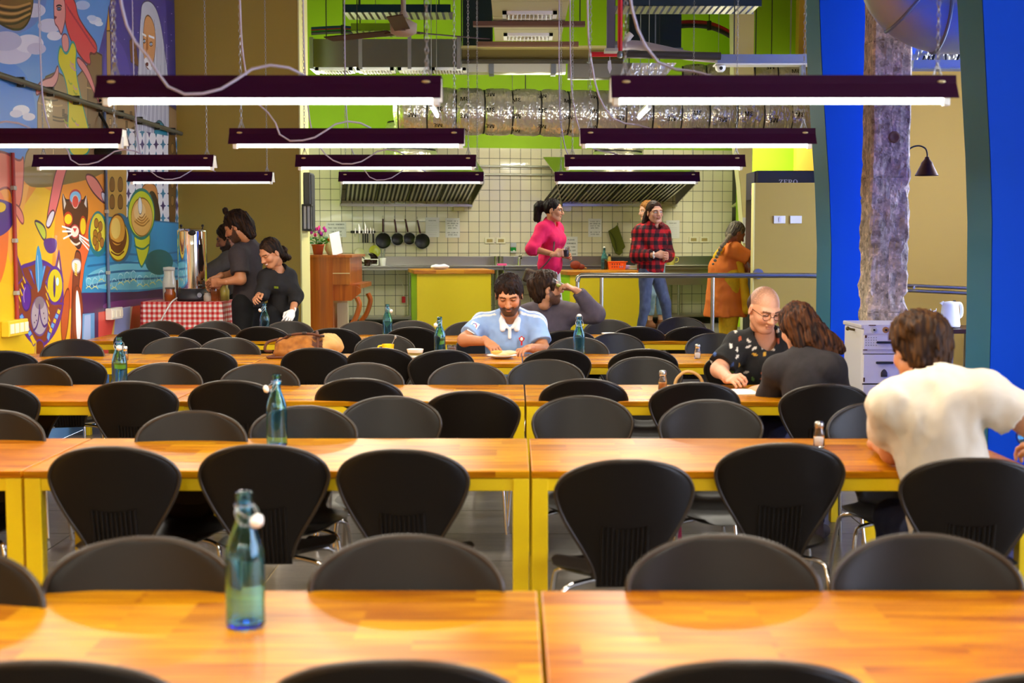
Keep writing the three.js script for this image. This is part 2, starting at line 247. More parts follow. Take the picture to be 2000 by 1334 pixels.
    // plates of food
    dot('#1c7f8c', 191, 458, 19, 42); dot('#f2e23c', 190, 454, 15, 38, '#1c7f8c', 6); for (const [a, b] of [[187, 436], [195, 442], [185, 458], [193, 462], [198, 474], [188, 480], [184, 470]]) dot('#b87a20', a, b, 4, 9, '#6a4008', 3);
    dot('#1c6f9c', 232, 466, 24, 48); dot('#f2dc3a', 230, 470, 20, 38, '#8a5a10', 5); dot('#7c3c14', 229, 462, 17, 32); dot('#e8a63a', 228, 450, 15, 30, '#6a300c', 5); dot('#f6cf6a', 225, 446, 9, 20); for (let i = 0; i < 4; i++) stroke('#7c3c14', 5, [[216, 468 + i * 8], [228, 478 + i * 8], [241, 470 + i * 7]]);
    dot('#186a70', 310, 512, 26, 24); fill('#d6d62c', [[258, 448], [294, 448], [290, 492], [280, 516], [274, 524], [266, 494]], true, '#1a7a74', 7); stroke('#1a7a74', 6, [[262, 480], [276, 490], [290, 478]]); dot('#c8cf2a', 275, 418, 25, 46, '#1a7a74', 9); dot('#e8b060', 276, 424, 20, 36, '#8c5a18', 4); dot('#f2c888', 272, 414, 11, 18); for (let i = 0; i < 4; i++) stroke('#b07428', 5, [[262 + i * 3, 432 - i * 3], [276, 446 - i * 6], [291 - i * 3, 430 - i * 4]]); fill('#f2f0ea', [[268, 392], [273, 382], [277, 398], [276, 418], [270, 418]], true, '#7a7a7a', 3);
    // dark cat
    fill('#5a2a14', [[120, 372], [128, 396], [150, 380], [160, 396], [168, 378], [172, 420], [160, 470], [154, 488], [146, 480], [132, 460], [122, 420]], true, '#3a1220', 5); fill('#e8dcd0', [[121, 376], [128, 398], [124, 410]], false); fill('#e8dcd0', [[168, 380], [163, 398], [168, 406]], false);
    dot('#7fc4e8', 146, 386, 11, 14, '#c83040', 5); dot('#e04a3c', 146, 394, 6, 12, '#f2d0c0', 3); dot('#f2d41c', 132, 428, 8, 12, '#c83a1c', 6); dot('#f2d41c', 161, 442, 6, 18, '#c83a1c', 6); dot('#f6ead4', 145, 452, 8, 12, '#c04040', 4); fill('#d83a34', [[141, 446], [149, 446], [145, 454]], false); stroke('#f6e2cc', 6, [[137, 470], [145, 480], [155, 474]]);
    for (const [a, b] of [[120, 442], [121, 452], [123, 466], [172, 470], [173, 480], [172, 488]]) stroke('#ffffff', 5, [[146 + (a - 146) * 0.3, 452 + (b - 452) * 0.4], [a, b]]);
    fill('#8a3c10', [[142, 490], [156, 490], [158, 516], [152, 560], [146, 700], [136, 700]], true, '#3a1220', 5); fill('#f2eae6', [[138, 506], [158, 506], [156, 534], [140, 532]], true, '#9a8a98', 4);
    fill('#9a4412', [[142, 560], [156, 556], [163, 620], [160, 670], [140, 670]], true, '#6a2a10', 4); fill('#ffffff', [[146, 568], [152, 566], [158, 620], [156, 668], [148, 668]], true); fill('#c85a1c', [[118, 600], [130, 560], [136, 570], [132, 640], [122, 680], [118, 650]], true, '#7c2f10', 5); for (let i = 0; i < 6; i++) stroke('#f8d040', 4, [[145, 545 + i * 4 - 30], [149, 548 + i * 4 - 30]]);
    // big striped cat face
    fill('#8c3c1c', [[42, 520], [60, 516], [76, 508], [98, 518], [118, 540], [124, 590], [112, 640], [92, 668], [78, 676], [60, 668], [40, 640], [28, 596], [26, 550], [34, 530]], true, '#5a2a96', 9);
    fill('#7a3a1a', [[104, 536], [114, 490], [122, 550]], false, '#5a2a96', 6); fill('#e8dcd4', [[108, 534], [114, 506], [118, 546]], false); fill('#7a3a1a', [[30, 560], [32, 500], [46, 540]], false, '#5a2a96', 5);
    for (let i = 0; i < 9; i++) { const t = -2.8 + i * 0.6 / 1.7, a = Math.cos(t), b = Math.sin(t); fill(i % 2 ? '#f2c81c' : '#69b4ea', [[76 + a * 22, 590 + b * 44], [76 + a * 42, 590 + b * 74], [76 + (a + 0.12) * 42, 592 + b * 74], [76 + (a + 0.08) * 22, 592 + b * 44]], false, '#5a2a96', 4); }
    for (let i = 0; i < 6; i++) { fill(i % 2 ? '#f2c81c' : '#69b4ea', [[36 + i * 4, 618 + i * 8], [42 + i * 4, 612 + i * 8], [60 + i * 2, 648 + i * 4], [54 + i * 2, 656 + i * 4]], false, '#5a2a96', 3); fill(i % 2 ? '#69b4ea' : '#f2c81c', [[118 - i * 4, 606 + i * 9], [112 - i * 4, 602 + i * 9], [100 - i * 2, 640 + i * 4], [104 - i * 2, 648 + i * 4]], false, '#5a2a96', 3); }
    fill('#3f9ad4', [[66, 530], [72, 470], [80, 500], [84, 540], [74, 580]], true); stroke('#bfe2f6', 4, [[72, 500], [74, 540], [73, 570]]);
    dot('#5a1f9c', 50, 580, 9, 26, '#3a1270', 4); stroke('#e8c0f0', 3, [[46, 590], [44, 574], [48, 562]]); dot('#e0cc18', 106, 558, 15, 34, '#5a2a96', 8); dot('#c8e8f6', 111, 550, 3, 8); fill('#43207c', [[105, 530], [108, 560], [105, 588], [102, 560]], true);
    for (let i = 0; i < 5; i++) stroke('#f2c81c', 6, [[36 + i * 3, 600 - i * 12], [32 + i * 3, 590 - i * 12]]); for (let i = 0; i < 6; i++) stroke('#f2c81c', 6, [[88 + i, 560 + i * 14], [92 + i, 570 + i * 14]]);
    dot('#b8aab0', 76, 618, 16, 36, '#6a4a8c', 5); dot('#8a7c84', 76, 592, 9, 12); stroke('#4a2a7c', 6, [[76, 596], [75, 620], [70, 640], [64, 646]]); stroke('#4a2a7c', 6, [[76, 600], [77, 620], [84, 640], [90, 634]]); for (const [a, b] of [[68, 616], [70, 626], [66, 630], [84, 612], [86, 622]]) dot('#4a2a4c', a, b, 0.9, 1.6); fill('#7a2c10', [[66, 664], [86, 664], [84, 720], [70, 720]], true, '#5a2a96', 5); stroke('#f2c81c', 6, [[69, 668], [68, 710]]);
    // painted books
    fill('#5fa8dc', [[160, 612], [184, 610], [184, 690], [158, 690]], false, '#2a2058', 3); fill('#a8c4ee', [[164, 616], [176, 614], [176, 690], [160, 690]], false);
    fill('#e84c3c', [[191, 610], [273, 596], [273, 690], [191, 690]], false); fill('#f0c860', [[214, 668], [226, 606], [228, 690]], false); fill('#a9b8ec', [[226, 604], [254, 599], [250, 690], [218, 690]], false, '#c8d2f4', 3); fill('#f6d8c0', [[254, 600], [258, 598], [252, 650]], false);
  });
  const shell = [span(WALL_X - 0.3, WALL_X, 0, CEIL, -CORNER, BACK)];
  const w = struct('wall_left', shell, mat('#e0a030', 0.6));
  const g = new THREE.PlaneGeometry(Z1 - Z0, CEIL); g.rotateY(Math.PI / 2); g.scale(1, 1, 1);
  { const uv = g.attributes.uv, p = g.attributes.position; for (let i = 0; i < uv.count; i++) uv.setXY(i, -p.getZ(i) / (Z1 - Z0) + 0.5, p.getY(i) / CEIL + 0.5); }
  g.translate(WALL_X + 0.003, CEIL / 2, -(Z0 + Z1) / 2);
  part('mural', g, phys('#ffffff', 0.35, 0, { map, clearcoat: 0.15 }), w);
}
// ---------------------------------------------------------------- rest of the shell
const xAt = (px, d) => (px - 1004) / FOCAL * d;
{ // olive wall with its pale end, and the stage the kitchen stands on
  const x1 = xAt(588, CORNER);
  const w = struct('wall_front', [span(WALL_X - 0.3, x1, 0, CEIL, -CORNER - 0.55, -CORNER)], M.olive);
  part('end_face', [span(x1 - 0.002, x1 + 0.012, STAGE, CEIL, -CORNER - 0.56, -CORNER + 0.004)], M.cream, w);
  struct('floor_stage', [span(x1 - 0.4, RIGHT_X, 0, STAGE, -20.4, -14.35)], mat('#6f675a', 0.45));
}
{ // kitchen wall: lime paint above, glazed tiles below
  const w = struct('wall_kitchen', [box(8.4, CEIL, 0.2, 0.3, CEIL / 2, -0.1)], M.lime); w.position.copy(KO); w.rotation.y = KT;
  const y1 = KP(1000, 291, 0).y, a0 = -3.1, a1 = KP(1441, 400, 0).a, S = 0.15;
  part('grout', [span(a0, a1, STAGE, y1, 0, 0.006)], mat('#5d5a4c', 0.8), w);
  const oa = KP(688.4, 470, 0).a, oy = KP(700, 474.1, 0).y, i0 = Math.floor((a0 - oa) / S), j0 = Math.floor((STAGE - oy) / S);
  const g = box(S - 0.007, S - 0.007, 0.006), tm = ['#ece2c4', '#efe6cb', '#e8dec0'].map((c) => phys(c, 0.1, 0, { clearcoat: 0.6, clearcoatRoughness: 0.03 })), rest = [], list = [];
  for (let j = j0; oy + (j + 0.4) * S < y1; j++) for (let i = i0; oa + (i + 1) * S < a1 + 0.03; i++) { const a = oa + (i + 0.5) * S, y = oy + (j + 0.5) * S; if (y > STAGE + 0.05) list.push([a, y]); }
  list.sort((p, q) => Math.abs(p[1] - 1.75) + 0.12 * Math.abs(p[0]) - Math.abs(q[1] - 1.75) - 0.12 * Math.abs(q[0]));
  list.forEach(([a, y], k) => {
    if (k < 300) { const m = part('tile', g, tm[Math.floor(rnd() * 3)], w); m.position.set(a, y, 0.008); m.rotation.set(rr(-0.006, 0.006), rr(-0.006, 0.006), 0); } else rest.push(g.clone().rotateX(rr(-0.005, 0.005)).rotateY(rr(-0.005, 0.005)).translate(a, y, 0.008));
  });
  part('tile_field', rest, tm[0], w).userData.kind = 'stuff';
  const side = struct('wall_kitchen_right', [box(0.12, CEIL, 1.2, a1 + 0.06, CEIL / 2, 0.6)], M.lime); side.position.copy(KO); side.rotation.y = KT;
  const left = struct('wall_kitchen_left', [box(0.15, CEIL, 4.6, -3.2, CEIL / 2, 2.3)], M.lime); left.position.copy(KO); left.rotation.y = KT;
}
// an arched rib of the hall: its left edge leans, as read down the photograph; front face at d, t deep
function rib(name, d, t, edge, right, front, sideMat, parentName) {
  const pts = edge.map(([px, py]) => P(px, py, d)), o = [];
  const lo = pts[pts.length - 1], hi = pts[0];
  o.push([right, 0], [lo.x, 0], ...pts.slice().reverse().map((p) => [p.x, p.y]), [hi.x - (CEIL - hi.y) * 0.2, CEIL], [right, CEIL]);
  const g = prism(o, t); g.translate(0, 0, -d - t);
  const w = struct(name, [g], front);
  // the reveal is painted in another colour: a thin coat along the leaning edge
  const q = [[hi.x - (CEIL - hi.y) * 0.2, CEIL], ...pts.map((p) => [p.x, p.y]), [lo.x, 0]], pos = [];
  for (let i = 0; i < q.length - 1; i++) { const [ax, ay] = q[i], [bx, by] = q[i + 1], A = [ax - 0.004, ay, -d], B = [bx - 0.004, by, -d], Cc = [bx - 0.004, by, -d - t], D = [ax - 0.004, ay, -d - t]; pos.push(...A, ...Cc, ...B, ...A, ...D, ...Cc); }
  const rg = new THREE.BufferGeometry(); rg.setAttribute('position', new THREE.Float32BufferAttribute(pos, 3)); rg.computeVertexNormals();
  part('reveal', rg, sideMat, w); return w;
}
const tealMat = mat('#1a6c8c', 0.6, 0, { side: THREE.DoubleSide });
rib('wall_rib_far', 10.6, 0.5, [[1600, -20], [1604, 100], [1612, 240], [1620, 360], [1624, 480], [1622, 640], [1620, 720]], xAt(1742, 10.6), M.blue, tealMat);
rib('wall_rib_near', 7.8, 0.42, [[1918, -20], [1926, 150], [1934, 300], [1938, 430], [1936, 620], [1933, 740]], RIGHT_X, M.blue, tealMat);
{ // pale rib at the right of the kitchen and the walls of the passage behind
  const cr = mat('#f4f2b8', 0.55, 0, { side: THREE.DoubleSide });
  rib('wall_rib_kitchen', 16.6, 0.3, [[1432, -20], [1434, 150], [1438, 290], [1446, 360], [1452, 440], [1454, 560], [1454, 700]], xAt(1466, 16.6), M.cream, cr);
  struct('wall_passage', [span(xAt(1440, 18.3), xAt(1556, 18.3), STAGE, CEIL, -18.5, -18.3)], M.lime);
  struct('wall_mustard', [span(xAt(1552, 17.6), RIGHT_X, 0, CEIL, -17.8, -17.6)], M.mustard);
  struct('wall_recess', [span(xAt(1700, 13.8), RIGHT_X, 0, CEIL, -14.0, -13.8)], mat('#b8923a', 0.66));
  struct('wall_far', [span(WALL_X - 0.3, RIGHT_X, 0, CEIL, -20.9, -20.6)], M.lime);
  struct('wall_left_rear', [span(WALL_X - 0.3, WALL_X - 0.02, 0, CEIL, -20.7, -CORNER - 0.5)], M.lime);
}
{ // khaki partition with two switches
  const d = 13.9, x0 = xAt(1472, d), x1 = xAt(1612, d), y1 = P(1500, 357, d).y;
  const w = struct('wall_partition', [span(x0, x1, 0, y1, -d - 0.14, -d)], M.khaki);
  part('end_face', [span(x0 - 0.012, x0, 0, y1, -d - 0.14, -d)], M.cream, w);
  for (const [px, k] of [[1522, 1], [1554, 0]]) {
    const c = P(px, 429, d), t = thing('light_switch', k ? 'white light switch plate with rocker on khaki partition' : 'blank white wall plate on khaki partition, right of the switch', 'switch', [c.x, c.y, -d]);
    part('plate', [box(0.122, 0.08, 0.014, 0, 0, 0.007, 0.004)], M.white, t); if (k) part('rocker', [box(0.026, 0.044, 0.008, 0.004, 0, 0.016, 0.002)], mat('#e6e4f2', 0.4), t);
  }
}
{ // bare plaster column
  const d = 9.9, x0 = xAt(1697, d), x1 = xAt(1772, d), w = x1 - x0, cx = (x0 + x1) / 2;
  const g = new THREE.BoxGeometry(w, CEIL, w, 18, 130, 18), p = g.attributes.position;
  for (let i = 0; i < p.count; i++) {
    const x = p.getX(i), y = p.getY(i) + CEIL / 2, z = p.getZ(i), low = smooth(2.25, 2.05, y), amp = 0.006 + 0.022 * low, ex = Math.abs(x) / (w / 2), ez = Math.abs(z) / (w / 2);
    const n = fbm(x * 14 + 5, y * 11, z * 14, 4) - 0.5, k = fbm(y * 5, x * 30, z * 30, 3) - 0.5;
    p.setXYZ(i, x * (1 + (n * amp * 2 + k * 0.012) / (w / 2)) - (ex > 0.98 && ez > 0.98 ? Math.sign(x) * 0.015 : 0), y, z * (1 + (n * amp * 2 + k * 0.01) / (w / 2)));
  }
  g.computeVertexNormals();
  const gu = uvBox(g);
  const tx = texture(512, 512, (u, v) => { const n = fbm(u * 9, v * 9), s = noise(u * 60, v * 60), h = fbm(u * 24 + 4, v * 24), b = 172 + 80 * (n - 0.5) + 40 * (s - 0.5) - (h > 0.62 ? 30 : 0) + (h < 0.36 ? 30 : 0); return [b * 1.1, b * 1.0, b * 0.88].map((q) => clamp(q, 0, 255)); });
  const bm = texture(512, 512, (u, v) => { const n = 255 * clamp(0.6 * fbm(u * 18, v * 18) + 0.5 * noise(u * 70, v * 70) - (fbm(u * 24 + 4, v * 24) > 0.62 ? 0.25 : 0)); return [n, n, n]; }, false);
  const c = struct('wall_column', [gu], mat('#ffffff', 0.92, 0, { map: tx, bumpMap: bm, bumpScale: 0.008 })); c.position.set(cx, 0, -d - w / 2);
  part('broken_hole', [lathe([[0, -0.004], [0.018, -0.002], [0.03, 0.006], [0.042, 0.003], [0.046, -0.004]], 9).rotateX(Math.PI / 2).translate(0.02, P(1735, 268, d).y, w / 2 + 0.006)], mat('#7c5f4c', 0.95), c);
}
// ---------------------------------------------------------------- dining tables
const ROWS = { front: 2.935, second: 5.25, third: 7.24, fourth: 9.26, rear: 11.2 }, DEEP = 0.755, LONG = 1.735, SEAM = 0.056, TOP = 0.75;
{
  const L = LONG - 0.008, hx = L / 2, hz = DEEP / 2;
  const top = uvBox(box(L, 0.026, DEEP, 0, -0.013, 0, 0.004), 0.9, 0.9);
  { const uv = top.attributes.uv, n = top.attributes.normal, p = top.attributes.position; for (let i = 0; i < uv.count; i++) if (Math.abs(n.getX(i)) > 0.7) uv.setXY(i, p.getZ(i) * 0.3, p.getY(i)); }
  const ap = [box(L - 0.02, 0.045, 0.04, 0, -0.049, hz - 0.03, 0.003), box(L - 0.02, 0.045, 0.04, 0, -0.049, -hz + 0.03, 0.003), box(0.04, 0.045, DEEP - 0.1, hx - 0.03, -0.049, 0), box(0.04, 0.045, DEEP - 0.1, -hx + 0.03, -0.049, 0)];
  const leg = box(0.055, TOP - 0.0265, 0.055, 0, -0.0265 - (TOP - 0.0265) / 2, 0, 0.003);
  const names = { front: 'front row', second: 'second row', third: 'third row', fourth: 'fourth row', rear: 'rearmost row' };
  const apron = merge(ap); let k = 0;
  for (const [row, far] of Object.entries(ROWS)) for (const [i, col] of [[-2, 'left'], [-1, 'middle'], [0, 'right']]) {
    if (row === 'front' && i === -2) continue;
    const t = thing('dining_table', `${col} wooden dining table with yellow steel frame in the ${names[row]}`, 'table', [SEAM + (i + 0.5) * LONG, TOP, -far + DEEP / 2], 0, 'dining tables in rows');
    const tx = woodMap.clone(); tx.offset.set(k * 0.37, k * 0.61); tx.needsUpdate = true; const wm = k < 6 ? phys(['#ffffff', '#fff2de', '#ffe8d2'][k % 3], 0.28, 0, { map: tx, specularIntensity: 0.3 }) : M.table; k++;
    part('tabletop', top, wm, t); part('apron', apron, M.yellow, t);
    for (const sx of [-1, 1]) for (const sz of [-1, 1]) part('leg', leg, M.yellow, t).position.set(sx * (hx - 0.0285), 0, sz * (hz - 0.0285));
  }
}
// ---------------------------------------------------------------- chairs
function sheet(fn, nu, nv, th, taper = true) {                        // a shell of thickness th about the surface fn(u, v), closed at its rim
  const pos = [], idx = [], e = 1e-3, side = [];
  for (const s of [1, -1]) for (let j = 0; j <= nv; j++) for (let i = 0; i <= nu; i++) {
    const u = i / nu, v = j / nv, p = fn(u, v), a = fn(Math.min(u + e, 1), v).sub(fn(Math.max(u - e, 0), v)), b = fn(u, Math.min(v + e, 1)).sub(fn(u, Math.max(v - e, 0)));
    const n = a.cross(b); if (n.lengthSq() < 1e-16) n.set(0, 0, 1); n.normalize();
    const r = taper ? Math.sqrt(clamp(Math.min(u, 1 - u, v, 1 - v) * 14, 0.02, 1)) : 1;
    p.addScaledVector(n, s * th / 2 * r); pos.push(p.x, p.y, p.z);
  }
  const N = (nu + 1) * (nv + 1), q = (i, j) => j * (nu + 1) + i;
  for (let j = 0; j < nv; j++) for (let i = 0; i < nu; i++) { const a = q(i, j), b = q(i + 1, j), c = q(i + 1, j + 1), d = q(i, j + 1); idx.push(a, b, c, a, c, d, N + a, N + c, N + b, N + a, N + d, N + c); }
  const rim = []; for (let i = 0; i < nu; i++) rim.push([q(i, 0), q(i + 1, 0)]); for (let j = 0; j < nv; j++) rim.push([q(nu, j), q(nu, j + 1)]); for (let i = nu; i > 0; i--) rim.push([q(i, nv), q(i - 1, nv)]); for (let j = nv; j > 0; j--) rim.push([q(0, j), q(0, j - 1)]);
  for (const [a, b] of rim) idx.push(a, N + a, N + b, a, N + b, b);
  const g = new THREE.BufferGeometry(); g.setAttribute('position', new THREE.Float32BufferAttribute(pos, 3)); g.setIndex(idx); g.computeVertexNormals();
  g.setAttribute('uv', new THREE.Float32BufferAttribute(new Float32Array(pos.length / 3 * 2).map((_, i) => pos[Math.floor(i / 2) * 3 + (i % 2)] * 6), 2));
  return g;
}
const chairProto = (() => {
  const t = new THREE.Group(); t.name = 'dining_chair'; used.dining_chair = -1;
  const CH = 0.86, backW = (y) => {                                   // half width of the back at height y
    const v = clamp((y - 0.44) / (CH - 0.44)); const lower = lerp(0.083, 0.217, smooth(0.02, 0.78, v) ** 0.92);
    const cap = v > 0.7 ? Math.pow(Math.max(0, 1 - Math.pow((v - 0.7) / 0.3, 2.5)), 0.5) : 1;
    return lower * cap;
  };
  const backZ = (x, y) => { const v = (y - 0.44) / (CH - 0.44); return 0.165 + 0.105 * Math.pow(v, 0.8) - 1.0 * x * x * (0.5 + 0.5 * v); };
  const back = sheet((u, v) => { const y = 0.44 + (CH - 0.44) * (1 - Math.pow(1 - v, 1.6)); const x = (u * 2 - 1) * Math.max(backW(y), 0.004); return V(x, y, backZ(x, y)); }, 24, 26, 0.013);
  part('backrest', back, M.chair, t);
  { const pts = [], N = 34, put = (y, s) => { const x = s * Math.max(backW(y), 0.004); return V(x, y, backZ(x, y)); }; for (let i = 0; i <= N; i++) { const v = i / N; pts.push(put(0.47 + (CH - 0.4705) * (1 - Math.pow(1 - v, 2.2)), -1)); } for (let i = N - 1; i >= 0; i--) { const v = i / N; pts.push(put(0.47 + (CH - 0.4705) * (1 - Math.pow(1 - v, 2.2)), 1)); }
    part('rim', [tube(pts, 0.0072, 90, 6)], M.chairRim, t); }
  const ribs = []; for (let i = 0; i < 10; i++) { const x = (i - 4.5) * 0.0155, yt = 0.652 - 0.012 * Math.cos((i - 4.5) * 0.3); ribs.push(tube([[x * 0.95, 0.45, backZ(x, 0.45) + 0.007], [x, 0.55, backZ(x, 0.55) + 0.009], [x, yt, backZ(x, yt) + 0.008]], 0.006, 6, 5)); }
  part('back_ribs', ribs, M.chair, t);
  const seat = sheet((u, v) => {
    const s = u * 2 - 1; let z, y, w;
    if (v < 0.75) { const k = v / 0.75; z = lerp(-0.215, 0.13, k); const kk = clamp((z + 0.215) / 0.345); w = lerp(0.165, 0.205, smooth(0, 0.45, kk)) * Math.pow(1 - Math.pow(1 - clamp(kk * 3.2), 3) * 0.5 - 0.0, 1) * (1 - 0.5 * smooth(0.62, 1.0, kk)); y = 0.458 - 0.022 * smooth(0.25, 0, kk) + 0.002 * kk; }
    else { const k = (v - 0.75) / 0.25; const a = k * Math.PI * 0.47; z = 0.13 + Math.sin(a) * 0.042; y = 0.46 + (1 - Math.cos(a)) * 0.06 - 0.0; w = lerp(0.1025, 0.084, k); }
    return V(s * w, y + 0.018 * s * s * s * s - 0.006 * (1 - s * s), z);
  }, 16, 26, 0.013);
  part('seat', seat, M.chair, t);
  for (const s of [-1, 1]) {
    part('leg', tube([[s * 0.05, 0.435, -0.07], [s * 0.12, 0.432, -0.11], [s * 0.165, 0.425, -0.135], [s * 0.185, 0.395, -0.15], [s * 0.2, 0.22, -0.18], [s * 0.215, 0.006, -0.21]], 0.0095, 26, 8), M.chrome, t);
    part('leg', tube([[s * 0.05, 0.435, 0.03], [s * 0.12, 0.432, 0.07], [s * 0.165, 0.425, 0.1], [s * 0.185, 0.395, 0.12], [s * 0.2, 0.22, 0.17], [s * 0.215, 0.006, 0.22]], 0.0095, 26, 8), M.chrome, t);
  }
  part('underframe', [box(0.14, 0.012, 0.16, 0, 0.44, -0.02, 0.005)], M.black, t);
  return t;
})();
{
  // [centre, height of the back's upper edge in the photo, turn]; near: seen from behind, far: facing the camera
  const near = {
    front: [[85, 1298, 0], [765, 1297, 0], [1465, 1297, 0], [2100, 1318, 0]],
    second: [[212, 877, 0], [509, 873, 0], [781, 882, -0.08], [1225, 902, 0.06], [1530, 870, 0], [1905, 899, -0.1]],
    third: [[-22, 752, 0], [253, 748, 0], [450, 746, 0], [699, 742, 0], [920, 767, -0.05], [1141, 743, 0], [1360, 750, 0], [1617, 753, 0.05]],
    fourth: [[2, 688, 0.35], [130, 700, 0.25], [391, 683, 0], [613, 682, 0], [740, 682, 0], [868, 686, 0.4], [1090, 684, 0.12], [1258, 684, 0], [1448, 690, 0]],
    rear: [[280, 642, 0.45], [397, 642, 0], [510, 640, 0], [650, 643, 0.1], [805, 641, 0], [1110, 647, 0], [1248, 640, 0], [1352, 640, 0]],
  }, far = {
    front: [[-95, 1080, 0], [285, 1057, 0], [797, 1053, 0], [1407, 1052, 0], [1797, 1050, 0]],
    second: [[-12, 806, 0], [379, 807, 0], [596, 797, 0], [765, 778, 0], [1137, 777, 0], [1385, 785, 0], [1712, 790, 0]],
    third: [[68, 714, 0], [322, 712, 0], [510, 714, 0], [713, 712, 0], [914, 711, 0], [1066, 705, 0], [1257, 700, 0], [1492, 692, 0]],
    fourth: [[145, 665, 0], [342, 661, 0], [450, 662, 0], [753, 656, 0], [948, 651, 0.05], [1128, 661, 0], [1199, 653, 0.3], [1395, 653, 0]],
    rear: [[317, 629, 0], [424, 629, 0], [565, 629, 0], [710, 629, 0], [803, 628, 0], [918, 630, 0], [1188, 626, 0], [1330, 621, 0]],
  };
  const where = { front: 'front', second: 'second', third: 'third', fourth: 'fourth', rear: 'rearmost' };
  for (const [side, set] of [['near', near], ['far', far]]) for (const [row, list] of Object.entries(set)) list.forEach(([px, py, turn], i) => {
    const top = onLevel(px, py, 0.856), yaw = (side === 'near' ? 0 : Math.PI) + turn, off = V(0, 0, 0.262).applyAxisAngle(V(0, 1, 0), yaw);
    const label = side === 'near' ? `black shell chair seen from behind, ${ordinal(i)} from left at the ${where[row]} table row` : `black shell chair facing the camera, ${ordinal(i)} from left beyond the ${where[row]} table row`;
    const c = dup(chairProto, [top.x - off.x, 0, top.z - off.z], yaw, label); tag(c, label, 'chair', 'black chairs along the tables');
  });
}
